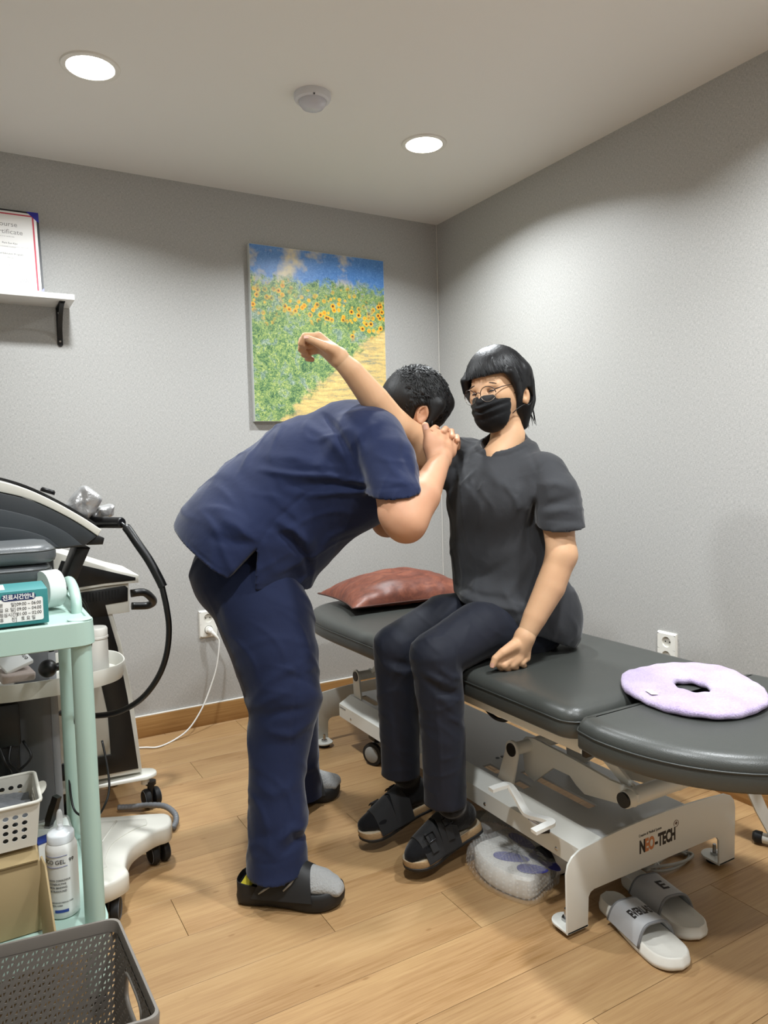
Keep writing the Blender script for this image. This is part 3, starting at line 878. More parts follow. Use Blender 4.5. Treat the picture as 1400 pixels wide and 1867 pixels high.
MB().box((-0.807, -2.055, ZT + 0.0245), (0.018, 0.03, 0.0012), rot=(0.05, 0.1, -0.35), bev=0.0004, seg=1).build('care_tag', mat('white_tag', 'e8e2dc', 0.7), DON)

# white stand at the right edge: slanted flat leg, floor tube with black cap
ST = thing('folding_stand', (-0.19, -2.0, 0), 'white metal stand with slanted flat leg between bed headrest and right wall', 'stand')
bar([(-0.262, -1.86, 0.40), (-0.262, -1.89, 0.30), (-0.215, -1.955, 0.11), (-0.19, -1.985, 0.035)], 0.034, 0.012, up=(0.3, 1, 0.5)).build('leg', M_METAL, ST)
MB().cyl((-0.205, -1.955, 0.02), (-0.10, -2.20, 0.02), 0.015, n=18).build('floor_tube', M_METAL, ST)
MB().lathe([(0.0155, 0), (0.0175, 0.002), (0.0175, 0.02), (0.012, 0.027), (0, 0.029)], (-0.205, -1.955, 0.02), (-0.394, 0.919, 0), 18).build('end_cap', M_RUBBER, ST)
MB().box((-0.255, -1.84, 0.41), (0.05, 0.3, 0.02), bev=0.004).build('top_bar', M_METAL, ST)

# ------------------------------------------------------------------ painting (a plain generic garden picture)
def m_painting():
    t = NT('garden_painting'); tc = t.n('ShaderNodeTexCoord'); sp = t.n('ShaderNodeSeparateXYZ')
    t.l(tc.outputs['Object'], sp.inputs[0])
    u = t.math('ADD', t.math('DIVIDE', sp.outputs['X'], 0.70), 0.5); v = t.math('ADD', t.math('DIVIDE', sp.outputs['Z'], 0.80), 0.5)
    co = tc.outputs['Object']
    daub = t.noise(co, 85, 5, 0.75, 1.5); mid = t.noise(co, 16, 5, 0.7, 0.8); big = t.noise(co, 5, 4, 0.6)
    sky = t.mix(t.ramp(big, [(0.50, 0.0), (0.62, 1.0)]), t.ramp(daub, [(0.3, '3f6fb4'), (0.55, '5c90cf'), (0.75, '8fb4e2')]), lin('dccfae'))
    green = t.ramp(t.math('ADD', t.math('MULTIPLY', daub, 0.65), t.math('MULTIPLY', mid, 0.4)), [(0.34, '1b2f28'), (0.43, '3c6246'), (0.5, '6f9160'), (0.57, 'a8b868'), (0.65, 'd6d890'), (0.75, 'eeeccf')])
    cool = t.ramp(daub, [(0.3, '1d3444'), (0.5, '45708a'), (0.7, '9cbccd')])
    green = t.mix(t.ramp(mid, [(0.52, 0.0), (0.6, 0.6)]), green, cool)
    vo = t.n('ShaderNodeTexVoronoi'); vo.inputs['Scale'].default_value = 34; t.l(co, vo.inputs['Vector'])
    fl = t.ramp(vo.outputs['Distance'], [(0.0, '3a2410'), (0.16, '6a3d12'), (0.2, 'd98f1e'), (0.45, 'eec23c')])
    dens = t.math('MULTIPLY', t.ramp(vo.outputs['Distance'], [(0.40, 1.0), (0.48, 0.0)]), t.ramp(t.math('ADD', big, t.math('MULTIPLY', t.math('ABSOLUTE', t.math('SUBTRACT', v, 0.66)), -1.2)), [(0.36, 0.0), (0.46, 1.0)]))
    fol = t.mix(dens, green, fl)
    ground = t.ramp(t.math('ADD', t.math('MULTIPLY', t.noise(t.co((10, 10, 60)), 1.0, 4, 0.7), 0.7), t.math('MULTIPLY', daub, 0.3)), [(0.34, '75877c'), (0.43, 'bba878'), (0.52, 'dfc07a'), (0.62, 'ead28e'), (0.78, 'f0e6c0')])
    wob = t.math('MULTIPLY', t.math('SUBTRACT', mid, 0.5), 0.30)
    g1 = t.ramp(t.math('ADD', t.math('SUBTRACT', 0.31, v), wob), [(0.48, 0.0), (0.50, 1.0)]) if False else t.ramp(t.math('ADD', t.math('SUBTRACT', t.math('ADD', t.math('MULTIPLY', u, 0.9), -0.02), t.math('MULTIPLY', v, 1.25)), wob), [(0.10, 0.0), (0.16, 1.0)])
    c = t.mix(g1, fol, ground)
    skyf = t.ramp(t.math('ADD', v, t.math('MULTIPLY', wob, 0.8)), [(0.80, 0.0), (0.84, 1.0)])
    t.color(t.mix(skyf, c, sky)); t.set(Roughness=0.32, Specular_IOR_Level=0.45); t.bump(daub, 0.25, 0.002)
    return t.m
PNT = thing('painting', (-0.694, -0.015, 1.77), 'frameless canvas painting of a sunny garden on the back wall', 'painting')
MB().box((-0.694, -0.0155, 1.77), (0.70, 0.029, 0.80), bev=0.0012).build('canvas_edge', mat('canvas_edge', 'cfd3cf', 0.5), PNT)
MB().box((-0.694, -0.0304, 1.77), (0.696, 0.0012, 0.796)).build('picture', m_painting(), PNT)

# ------------------------------------------------------------------ wall sockets
M_SOCK = mat('socket_white', 'e9e7df', 0.3)
M_SOCKIN = mat('socket_inner', 'd2cfc6', 0.4)
def socket(loc, rz, label, group):
    t = thing('wall_socket', loc, label, 'socket', group); t.rotation_euler = (0, 0, rz)
    # local: plate in the x-z plane, front towards -y
    w, hgt, d, r = 0.0415, 0.062, 0.011, 0.0195
    m = MB(); n = 32; front = []
    def ring(zc, z0, z1):
        cir, rec = [], []
        for i in range(n):
            a = 2 * math.pi * i / n; cx, cz = math.cos(a), math.sin(a)
            cir.append((cx * r, -d, zc + cz * r))
            k = min(w * 0.93 / max(abs(cx), 1e-6), ((z1 - zc) if cz > 0 else (zc - z0)) / max(abs(cz), 1e-6))
            rec.append((cx * k, -d, zc + cz * k))
        m.grid([rec, cir, [(x, -d * 0.25, z) for x, y, z in cir]], closed_u=True)
    ring(0.0265, 0.0, hgt * 0.90); ring(-0.0265, -hgt * 0.90, 0.0)
    a, b = w * 0.93, hgt * 0.90
    corners = lambda x, z, y: [(-x, y, -z), (x, y, -z), (x, y, z), (-x, y, z)]
    m.grid([corners(a, b, -d), corners(w, hgt, -d * 0.45), corners(w, hgt, 0.0)], closed_u=True)
    pl = mk('cover_plate', m.v, m.f, M_SOCK, None, 30); pl.parent = t
    for zc in (0.0265, -0.0265):
        q = MB().cyl((0, -0.0018, zc), (0, -0.0030, zc), r, n=28).build('socket_cup', M_SOCKIN, None); q.parent = t
        hh = MB()
        for x in (-0.0095, 0.0095): hh.cyl((x, -0.0028, zc), (x, -0.0034, zc), 0.0028, n=10)
        hh.box((0, -0.003, zc + 0.0165), (0.006, 0.002, 0.003))
        q2 = hh.build('pin_hole', M_BLACK, None); q2.parent = q
    return t
SK = socket((-1.2915, 0, 0.4615), 0.0, 'white double wall socket with a plug, on the back wall beside the standing person', 'wall sockets')
socket((0, -1.451, 0.4565), math.radians(-90), 'white wall socket on the right wall, half hidden behind the bed', 'wall sockets')

# plug and white cord
PC = thing('power_cord', (-1.29, -0.03, 0.435), 'white power cord plugged into the back wall socket, hanging to the floor', 'cord')
MB().cyl((-1.2915, -0.003, 0.435), (-1.2915, -0.022, 0.435), 0.0175, 0.0165, n=24).cyl((-1.2915, -0.0215, 0.435), (-1.285, -0.036, 0.428), 0.0165, 0.010, n=20).tube([(-1.2865, -0.034, 0.43), (-1.272, -0.045, 0.412), (-1.262, -0.048, 0.398)], [0.0095, 0.0075, 0.005], 12).build('plug', M_WHITE, PC, 40)
cp = [(-1.2625, -0.048, 0.399), (-1.2575, -0.05, 0.375), (-1.2749, -0.0550, 0.2740), (-1.3116, -0.0650, 0.1829), (-1.3575, -0.0850, 0.1050), (-1.4215, -0.1050, 0.0353), (-1.4913, -0.1239, 0.0050), (-1.5700, -0.1666, 0.0050), (-1.6222, -0.1392, 0.0050), (-1.72, -0.10, .005), (-1.80, -0.16, 0.005)]
MB().tube(catmull(cp, 8), 0.0036, 8).build('cable', mat('white_cable', 'ecebe6', 0.4), PC, 180)

# ------------------------------------------------------------------ shelf, bracket, certificate
SH = thing('wall_shelf', (-2.2, -0.085, 1.83), 'white wall shelf on a black metal bracket at the upper left', 'shelf')
MB().box((-2.21, -0.085, 1.831), (0.81, 0.17, 0.021), bev=0.0015).build('shelf_board', mat('shelf_white', 'e4e3df', 0.35), SH)
def bracket(x):
    o = MB().box((x, -0.0022, 1.745), (0.021, 0.004, 0.145), bev=0.001).box((x, -0.07, 1.8185), (0.021, 0.135, 0.004), bev=0.001).build('bracket', M_BLACK, SH)
    pts = catmull([(x, -0.006, 1.70), (x, -0.035, 1.752), (x, -0.085, 1.797), (x, -0.13, 1.815)], 6)
    bar(pts, 0.016, 0.004, up=(0, -0.7, -0.7)).build('brace', M_BLACK, o, 40)
    for z in (1.687, 1.80): MB().lathe([(0.0045, 0), (0.003, 0.0016), (0, 0.0016)], (x, -0.0042, z), (0, -1, 0), 10).build('screw', M_CHROME, o)
    MB().lathe([(0.009, 0), (0.009, 0.002), (0, 0.002)], (x, -0.0020, 1.675), (0, -1, 0), 14).build('end_tab', M_BLACK, o)
bracket(-1.846); bracket(-2.50)
CF = thing('certificate_folder', (-2.02, -0.12, 1.8415), 'open black folder holding a course certificate, standing on the shelf', 'certificate')
fx, fz = Vector((1, 0, 0)), Vector((0, 0.075, 0.327)).normalized(); fn = fx.cross(fz)
fo = Vector((-2.132, -0.13, 1.843))
def fpt(a, b, c=0.0): return fo + fx * a + fz * b + fn * c
def frect(a0, b0, a1, b1, c, th=0.0006): 
    return MB().prism([(a0, b0), (a1, b0), (a1, b1), (a0, b1)], fo + fn * c, fx, fz, fn * th)
frect(0, 0, 0.225, 0.332, -0.004, 0.004).build('cover', mat('black_cover', '101014', 0.5), CF)
M_PAPER = mat('certificate_paper', 'f1efec', 0.6)
PAP = frect(0.004, 0.006, 0.2165, 0.3245, 0.0002).build('paper', M_PAPER, CF)
M_RED = mat('red_stripe', 'c9485a', 0.6); M_BLUE = mat('blue_corner', '20209a', 0.4); M_GREYP = mat('grey_print_ink', '8d8a88', 0.6); M_DARKP = mat('dark_print_ink', '45413f', 0.6)
for q in ((0.012, 0.311, 0.207, 0.3165), (0.2010, 0.010, 0.207, 0.312), (0.012, 0.010, 0.0175, 0.312)): frect(*q, 0.0009, 0.0002).build('border_stripe', M_RED, PAP)
for tri in ([(0.225, 0.332), (0.182, 0.332), (0.225, 0.289)], [(0.225, 0.0), (0.225, 0.022), (0.203, 0.0)]):
    MB().prism(tri, fo + fn * 0.0012, fx, fz, fn * 0.0008).build('corner_holder', M_BLUE, CF)
def ftext(body, size, a, b, m, **kw): return text_mesh('lettering', body, size, fpt(a, b, 0.0009), fx, fz, m, PAP, 0.00005, 'CENTER', **kw)
ftext('Course', 0.027, 0.108, 0.262, M_GREYP); ftext('Certificate', 0.027, 0.108, 0.231, M_GREYP)
ftext('This is to certify that', 0.0065, 0.108, 0.218, M_GREYP)
ftext('Park Eun Kyu', 0.0095, 0.118, 0.190, M_DARKP); ftext('has successfully completed', 0.0055, 0.108, 0.176, M_GREYP)
ftext('Advanced Education Program', 0.009, 0.108, 0.147, M_DARKP); ftext('Manual', 0.0075, 0.118, 0.132, M_GREYP)
ftext('Course Director', 0.0075, 0.118, 0.104, M_GREYP); ftext('Course Period', 0.006, 0.09, 0.075, M_GREYP); ftext('Date of issue', 0.006, 0.165, 0.075, M_GREYP)
for b in (0.180, 0.127, 0.098, 0.067, 0.034): frect(0.03, b, 0.19, b + 0.0005, 0.0009, 0.0001).build('rule', M_GREYP, PAP)
sg = [fpt(0.14 + 0.05 * i / 16, 0.046 + 0.006 * math.sin(i * 2.3) + 0.003 * math.sin(i * 5.1), 0.001) for i in range(17)]
MB().tube(catmull([tuple(p) for p in sg], 4), 0.0005, 4).build('signature', M_INK, PAP, 180)

# ------------------------------------------------------------------ slides under the front of the bed
M_SLW = mat('slide_sole', 'd6d3ca', 0.5, var=0.06, vscale=30, nz=0.05)
M_SLG = mat('slide_strap', 'a9aaac', 0.45, var=0.08, vscale=25, nz=0.08, nscale=200)
M_SLE = mat('slide_strap_edge', '6f7072', 0.5)
def slide(loc, rz, label, words, size, wscale):
    """local: heel at y=0.14, toe at y=-0.14 (towards -y)"""
    t = thing('slide_sandal', loc, label, 'sandal', 'white slides under the bed')
    M = Matrix.Translation(loc) @ Euler((0, 0, rz)).to_matrix().to_4x4()
    W = lambda p: tuple(M @ Vector(p))
    N = 41; hw = lambda s: 0.0365 + 0.0135 * math.sin(math.pi * min(1, max(0, (s - 0.25) / 0.95))) ** 1.0
    def half(s):  # s 0 heel .. 1 toe
        e = 1.0
        if s < 0.14: e = math.sqrt(max(0, 1 - ((0.14 - s) / 0.14) ** 2))
        if s > 0.80: e = math.sqrt(max(0, 1 - ((s - 0.80) / 0.20) ** 2.2))
        return hw(s) * e
    out = [(half(s), 0.145 - 0.29 * s) for s in np.linspace(0, 1, 36)] + [(-half(s), 0.145 - 0.29 * s) for s in np.linspace(1, 0, 36)[1:-1]]
    P = resample(out, 90); Nn = normals2(P)
    def top(y): 
        s = (0.145 - y) / 0.29
        return 0.030 + 0.004 * (1 - s) + 0.006 * max(0, (s - 0.75) / 0.25) ** 2
    def botz(y): return 0.008 * max(0, ((0.145 - y) / 0.29 - 0.78) / 0.22) ** 2
    rows = []
    for ins, k in ((0.004, 0.0), (0.0, 0.12), (-0.001, 0.4), (0.0, 0.45), (0.002, 0.9), (0.006, 1.02), (0.010, 0.98)):
        rows.append([(p[0], p[1], botz(p[1]) + (top(p[1]) - botz(p[1])) * k) for p in (P - Nn * ins)])
    c = np.array((0, 0)); last = np.array(rows[-1])
    for f, dz in ((0.8, -0.004), (0.5, -0.006), (0.2, -0.0065)):
        rows.append([(p[0] * f, p[1] * (1 - (1 - f) * 0.6), top(p[1]) * 0.98 + dz) for p in last])
    m = MB().grid(rows, closed_u=True); n = len(P)
    m.f.append(tuple(range(n))[::-1]); m.f.append(tuple(range((len(rows) - 1) * n, len(rows) * n)))
    m.v = [W(v) for v in m.v]
    m.build('sole', M_SLW, t, 50)
    # strap
    def arch(a, y, k):  # a in -1..1
        x = 0.053 * a * (1 - 0.03 * a * a); z = 0.016 + 0.044 * (1 - abs(a) ** 4) * (1.0 + 0.12 * k)
        return (x, y + 0.018 * a * a * (0.3 if k < 0.5 else -0.2), z)
    y0, y1 = 0.055, -0.052
    aa = np.linspace(-1, 1, 25)
    def lay(y, k, o): return [W((lambda q: (q[0] * (1 + o * 12), q[1], q[2] + o))(arch(a, y, k))) for a in aa]
    rr = [lay(y0 + (y1 - y0) * k, k, 0.0022) for k in np.linspace(0, 1, 7)]
    ri = [lay(y0 + (y1 - y0) * k, k, -0.0012) for k in np.linspace(1, 0, 7)]
    st = MB().grid(rr + ri, closed_v=True).build('strap', M_SLG, t, 60)
    for k, y in ((0, y0), (1, y1)):
        MB().tube([W((lambda q: (q[0] * 1.01, q[1], q[2] + 0.0006))(arch(a, y, k))) for a in aa], 0.0034, 8).build('edge_binding', M_SLE, st, 180)
    def warp(x, y, z):
        # text x runs across the strap, text y towards the heel
        y -= size * 0.42; a = x / 0.053; k = 0.5 - y / (y0 - y1); q = arch(a, (y0 + y1) / 2 + y, k)
        return W((q[0] * 1.03, q[1], q[2] + 0.0026 + z * 0.2))
    text_mesh('lettering', words, size, (0, 0, 0), (1, 0, 0), (0, 1, 0), M_INK, st, 0.0003, 'CENTER', sx=wscale, bold=0.0016, warp=warp)
    return t
slide((-0.845, -2.055, 0), math.radians(-11), 'white slide lettered with the full brand word, nearer the bed leg', 'EVERLAST', 0.040, 0.36)
slide((-0.716, -2.008, 0), math.radians(-13), 'white slide bearing a single letter, second from the bed leg', 'E', 0.052, 0.8)

# ------------------------------------------------------------------ bubble-wrapped parcel
BW = thing('wrapped_parcel', (-0.93, -1.70, 0), 'bubble wrapped carton with blue print on the floor under the bed', 'parcel')
bw_o = np.array([p[:2] for p in catmull([(-1.015, -1.575, 0), (-1.045, -1.70, 0), (-0.998, -1.825, 0), (-0.92, -1.812, 0), (-0.852, -1.780, 0), (-0.815, -1.69, 0), (-0.855, -1.578, 0), (-0.93, -1.56, 0)], 14, True)])
bc = bw_o.mean(0); MI = MB()
def prow(f, z, wob=0.0): return [(*(bc + (p - bc) * f), z + wob * math.sin(9 * i / 6.0)) for i, p in enumerate(bw_o)]
core = [prow(0.80, 0.004), prow(0.84, 0.012), prow(0.83, 0.055), prow(0.78, 0.062), prow(0.4, 0.064), prow(0.05, 0.064)]
MI.grid(core, closed_u=True); MI.build('carton', mat('carton_white', 'd8d6d0', 0.6), BW, 40)
M_BPRINT = mat('blue_print', '3f3f90', 0.6)
U, V = Vector((-0.20, -0.98, 0)).normalized(), Vector((0.98, -0.20, 0)).normalized()
for (a, b, w, l, r) in ((-0.06, 0.045, 0.03, 0.09, 0.2), (0.01, -0.03, 0.036, 0.085, 0.9), (0.035, 0.05, 0.04, 0.05, 0.3), (0.075, 0.055, 0.03, 0.07, 0.2), (0.085, -0.005, 0.035, 0.07, 1.0)):
    o = Vector((bc[0], bc[1], 0.0645)) + U * a + V * b
    d1 = U * math.cos(r) + V * math.sin(r); d2 = d1.cross(Vector((0, 0, 1)))
    MB().prism([(0.60 * l * math.cos(q) * (1 + 0.2 * math.cos(q)), 0.66 * w * math.sin(q)) for q in np.linspace(0, 2 * math.pi, 16, endpoint=False)], o, d1, d2, (0, 0, 0.0006)).build('print_patch', M_BPRINT, BW)
def m_film(name, alpha, rough):
    t = NT(name); t.color('e9e9e6'); t.set(Roughness=rough, Alpha=alpha, Specular_IOR_Level=0.6, IOR=1.4)
    t.bump(t.noise(t.co(), 90, 4, 0.7, 1.0), 0.5, 0.004); return t.m
M_FILM = m_film('bubble_film', 0.20, 0.22)
rb = random.Random(11)
def crumple(p, k): return tuple(np.array(p) + np.array([rb.uniform(-1, 1), rb.uniform(-1, 1), rb.uniform(-0.6, 1)]) * k)
film = [prow(0.96, 0.003), prow(1.0, 0.012), prow(0.99, 0.04), prow(0.93, 0.062), prow(0.86, 0.071), prow(0.62, 0.074), prow(0.38, 0.074), prow(0.15, 0.073), prow(0.02, 0.073)]
film = [[crumple(p, 0.0042 if i else 0.0) for p in r] for i, r in enumerate(film)]
MB().grid(film, closed_u=True).build('bubble_wrap', M_FILM, BW, 180)
mb = MB()
for i in range(-14, 15):
    for j in range(-14, 15):
        q = Vector((bc[0], bc[1], 0)) + Vector((1, 0, 0)) * (i + 0.5 * (j % 2)) * 0.0098 + Vector((0, 1, 0)) * j * 0.0086
        rel = np.array(q[:2]) - bc; a = np.arctan2(rel[1], rel[0])
        aa_ = np.arctan2(bw_o[:, 1] - bc[1], bw_o[:, 0] - bc[0]); k = int(np.argmin(np.abs(np.angle(np.exp(1j * (aa_ - a))))))
        f = np.linalg.norm(rel) / np.linalg.norm(bw_o[k] - bc)
        if f > 0.93: continue
        z = np.interp(f, [0, 0.62, 0.86, 0.93], [0.073, 0.074, 0.071, 0.062])
        mb.lathe([(0.0040, 0), (0.0034, 0.0012), (0, 0.0022)], (q[0], q[1], z), n=7)
for lv, f in ((0.02, 1.0), (0.032, 0.998), (0.044, 0.985), (0.054, 0.96)):
    for i in range(0, len(bw_o), 2):
        p = bc + (bw_o[i] - bc) * f; d = (bw_o[i] - bc) / np.linalg.norm(bw_o[i] - bc)
        mb.lathe([(0.0040, 0), (0.0034, 0.0012), (0, 0.0022)], (p[0], p[1], lv), (d[0], d[1], 0.25), n=7)
mb.build('bubbles', m_film('bubble_cells', 0.13, 0.15), BW, 180, kind='stuff')

HS = thing('corrugated_hose', (-0.85, -1.50, 0), 'grey corrugated hose in crumpled clear plastic behind the bubble wrapped carton', 'hose')
hp_ = catmull([(-0.92, -1.535, 0.03), (-0.935, -1.49, 0.045), (-0.90, -1.45, 0.055), (-0.84, -1.46, 0.05), (-0.79, -1.50, 0.035), (-0.76, -1.56, 0.03)], 14)
MB().tube(hp_, [0.0165 + 0.0028 * math.sin(i * math.pi) if False else (0.0185 if i % 2 else 0.0145) for i in range(len(hp_))], 14).build('hose', mat('hose_grey', 'a5a49e', 0.45), HS, 180)
rows = []
for i in range(9):
    th = math.pi * i / 8
    rows.append([crumple((-0.85 + 0.075 * math.sin(th) * math.cos(a), -1.525 + 0.06 * math.sin(th) * math.sin(a), 0.05 + 0.042 * math.cos(th)), 0.008) for a in np.linspace(0, 2 * math.pi, 18, endpoint=False)])
MB().grid(rows, closed_u=True).build('plastic_bag', m_film('clear_bag', 0.28, 0.1), HS, 20)

# coil of grey cable with connector
CC = thing('cable_coil', (-0.50, -1.88, 0), 'loosely tied grey cable coil on the floor under the bed front', 'cable')
M_CG = mat('grey_cable', '9d9b93', 0.45)
pts = []
for i in range(60):
    a = i / 59 * 2 * math.pi * 2.6; k = 1 - 0.1 * math.sin(i * 0.7)
    pts.append((-0.535 + 0.075 * k * math.cos(a) + 0.02 * math.sin(i * 0.3), -1.875 + 0.034 * k * math.sin(a) - 0.012 * math.cos(a), 0.005 + 0.006 * (1 + math.sin(a * 0.77)) + 0.004 * i / 59))
pts += [(-0.50, -1.86, 0.012), (-0.46, -1.86, 0.006), (-0.43, -1.865, 0.006)]
MB().tube(catmull(pts, 3), 0.0042, 8).build('cable', M_CG, CC, 180)
MB().tube([(-0.435, -1.863, 0.012), (-0.42, -1.85, 0.025), (-0.40, -1.835, 0.05), (-0.385, -1.82, 0.075)], [0.008, 0.015, 0.016, 0.013], 12).build('connector', mat('grey_connector', '8f8d85', 0.5), CC, 60)
MB().tube([(-0.585 + 0.001 * i, -1.875 + 0.02 * math.cos(i), 0.014 + 0.013 * math.sin(i)) for i in np.linspace(0, 2 * math.pi, 14)], 0.0018, 6).build('cable_tie', M_WHITE, CC, 180)

# ------------------------------------------------------------------ mint plastic trolley
M_MINT = mat('mint_plastic', 'a6c0b5', 0.42, nz=0.04, nscale=150)
P1 = np.array((-2.021, -1.628)); P2 = np.array((-2.006, -1.205)); TW = 0.56
TZ, BZ = 0.856, 0.205
TR = thing('trolley', (-2.3, -1.42, 0), 'mint green plastic trolley with round posts at the left edge', 'trolley')
posts = [P1, P2, P1 - (TW, 0), P2 - (TW, 0)]
for p in posts:
    MB().tube([(p[0], p[1], 0.075), (p[0], p[1], TZ - 0.045)], [0.0208, 0.0202], 28).build('post', M_MINT, TR)
def tray(z0, z1, name, cap=True):
    o = rounded_rect(P1[0] - TW - 0.03, P1[0] + 0.028, P1[1] - 0.03, P2[1] + 0.03, 0.034)
    P = resample(o, 140); N = normals2(P); n = len(P)
    rows = [[(p[0], p[1], z) for p in P - N * i] for i, z in ((0.003, z0), (0.0, z0 + 0.002), (0.002, z1 - 0.003), (0.005, z1), (0.012, z1), (0.014, z1 - 0.003), (0.018, z1 - 0.004))]
    m = MB().grid(rows, closed_u=True); m.f.append(tuple(range(n))[::-1]); m.f.append(tuple(range(6 * n, 7 * n)))
    t = m.build(name, M_MINT, TR, 40)
    for p in posts:
        MB().lathe([(0.0245, 0), (0.024, 0.0012), (0.020, 0.0022), (0, 0.0026)], (p[0], p[1], z1), n=32).build('post_cap', M_MINT, t)
    return t
tray(TZ - 0.052, TZ, 'top_tray')
# low shelf: flat board with rim
o = rounded_rect(P1[0] - TW - 0.03, P1[0] + 0.028, P1[1] - 0.03, P2[1] + 0.03, 0.034); P = resample(o, 120); N = normals2(P); n = len(P)
rows = [[(p[0], p[1], z) for p in P - N * i] for i, z in ((0.003, BZ - 0.045), (0.0, BZ - 0.043), (0.001, BZ + 0.004), (0.006, BZ + 0.006), (0.011, BZ + 0.004), (0.014, BZ))]
m = MB().grid(rows, closed_u=True); m.f.append(tuple(range(n))[::-1]); m.f.append(tuple(range(5 * n, 6 * n))); m.build('bottom_shelf', M_MINT, TR, 40)
for p in posts:
    k = MB().lathe([(0.025, 0.0), (0.025, 0.05), (0.02, 0.06)], (p[0], p[1], 0.06), n=20).build('castor_socket', M_MINT, TR)
    MB().lathe([(0, -0.012), (0.026, -0.011), (0.029, -0.006), (0.029, 0.006), (0.026, 0.011), (0, 0.012)], (p[0], p[1] + 0.012, 0.029), (1, 0.2, 0), 24).build('wheel', M_RUBBER, k)
# curved push handle at the right end
hx = P1[0] + 0.006
MB().tube(catmull([(hx, -1.535, TZ - 0.02), (hx + 0.002, -1.515, TZ + 0.02), (hx + 0.004, -1.46, TZ + 0.040), (hx + 0.004, -1.40, TZ + 0.048), (hx + 0.004, -1.34, TZ + 0.040), (hx + 0.002, -1.285, TZ + 0.02), (hx, -1.26, TZ - 0.02)], 6), 0.0115, 14).build('handle', M_MINT, TR, 180)

# teal tissue box with the opening hours
M_TEAL = mat('teal_card', '2f7f80', 0.5, var=0.1, vscale=12)
TB = thing('tissue_box', (-2.17, -1.575, TZ), 'teal tissue box printed with clinic opening hours, on the trolley', 'tissue box')
ty = -1.635; x1 = -2.079
MB().box((x1 - 0.13, ty + 0.06, TZ + 0.037), (0.26, 0.12, 0.070), bev=0.002).build('carton', M_TEAL, TB)
MB().box((x1 - 0.16, ty + 0.062, TZ + 0.0725), (0.17, 0.07, 0.002), bev=0.0008, seg=1).build('top_slot', M_WHITE, TB)
M_CARDW = mat('white_print', 'eef0ee', 0.5); M_NAVY = mat('navy_print', '1c2f5c', 0.5)
PX, PZ = (1, 0, 0), (0, 0, 1); fy = ty - 0.0004
rr_ = rounded_rect(x1 - 0.0935, x1 - 0.0095, TZ + 0.010, TZ + 0.0565, 0.004, 4)
MB().prism([(p[0] - 0, p[1]) for p in rr_], (0, fy, 0), PX, PZ, (0, -0.0003, 0)).build('print_panel', M_CARDW, TB)
MB().prism(rounded_rect(x1 - 0.083, x1 - 0.022, TZ + 0.0525, TZ + 0.0665, 0.0065, 5), (0, fy - 0.0004, 0), PX, PZ, (0, -0.0003, 0)).build('print_heading', M_NAVY, TB)
def tbt(body, size, x, z, m, **k): text_mesh('lettering', body, size, (x, fy - 0.0008, z), PX, PZ, m, TB, 0.00005, **k)
tbt('진료시간안내', 0.0115, x1 - 0.0525, TZ + 0.0560, M_CARDW, align='CENTER', sx=0.9, bold=0.0003)
for i, (a, b) in enumerate((('[평      일]', '09:00 ~ 06:00'), ('[일 요 일]', '09:00 ~ 04:00'), ('[점심시간]', '01:00 ~ 02:00'), ('[휴      진]', '   토 요 일'))):
    z = TZ + 0.0425 - 0.0098 * i
    tbt(a, 0.0088, x1 - 0.0905, z, M_INK, sx=0.9); tbt(b, 0.0090, x1 - 0.057, z, M_INK, sx=0.88)
MB().prism(rounded_rect(x1 - 0.15, x1 - 0.104, TZ + 0.040, TZ + 0.046, 0.003, 4), (0, fy, 0), PX, PZ, (0, -0.0003, 0)).build('print_pill', M_NAVY, TB)
MB().tube([(x1 - 0.125, fy, TZ + 0.022), (x1 - 0.106, fy, TZ + 0.018)], 0.0022, 8).build('print_mark', M_CARDW, TB)

# white carton behind the tissue box
WC = thing('white_carton', (-2.2, -1.36, TZ), 'open white carton behind the teal tissue box on the trolley', 'carton')
MB().box((-2.205, -1.375, TZ + 0.029), (0.24, 0.12, 0.056), bev=0.002).build('box', mat('white_card', 'dcdad2', 0.6), WC)
MB().box((-2.20, -1.43, TZ + 0.060), (0.235, 0.018, 0.001), rot=(0.5, 0, 0)).build('flap', mat('white_card_inner', 'cfc8b8', 0.7), WC)
MB().prism([(0, 0), (0.03, 0.005), (0.045, 0.045), (0.02, 0.05)], (-2.085, -1.45, TZ + 0.03), (1, 0, 0), (0, 0.1, 1), (0, 0.001, 0)).build('torn_tissue', mat('tissue_white', 'e9eceb', 0.8), WC)

# two grey vinyl pads stacked
M_PADV = m_leather('dark_grey_vinyl', '55585a', 0.36)
def pad(z0, z1, x1_, label, rz):
    o = rounded_rect(-2.42, x1_, -1.44, -1.21, 0.05); P = resample(o, 120)
    h = z1 - z0
    pr = [(0.012, z0), (0.003, z0 + h * 0.1), (0.0, z0 + h * 0.3), (0.0, z0 + h * 0.62), (0.003, z0 + h * 0.66), (0.003, z0 + h * 0.70), (0.004, z0 + h * 0.75), (0.012, z0 + h * 0.93), (0.03, z1)]
    t = thing('vinyl_pad', (-2.2, -1.325, z0), label, 'cushion', 'stacked grey pads')
    slab(P, pr).build('pad_cover', M_PADV, t, 60)
    N = normals2(P)
    MB().tube([(p[0], p[1], z0 + h * 0.68) for p in P - N * 0.002], 0.0017, 6, closed=True).build('seam', M_PIPE, t, 180)
pz = TZ + 0.058
pad(pz, pz + 0.040, -2.046, 'dark grey vinyl pad on the white carton, lower of the two', 0)
pad(pz + 0.041, pz + 0.083, -2.036, 'dark grey vinyl pad, upper of the two, under the curved console', 0)

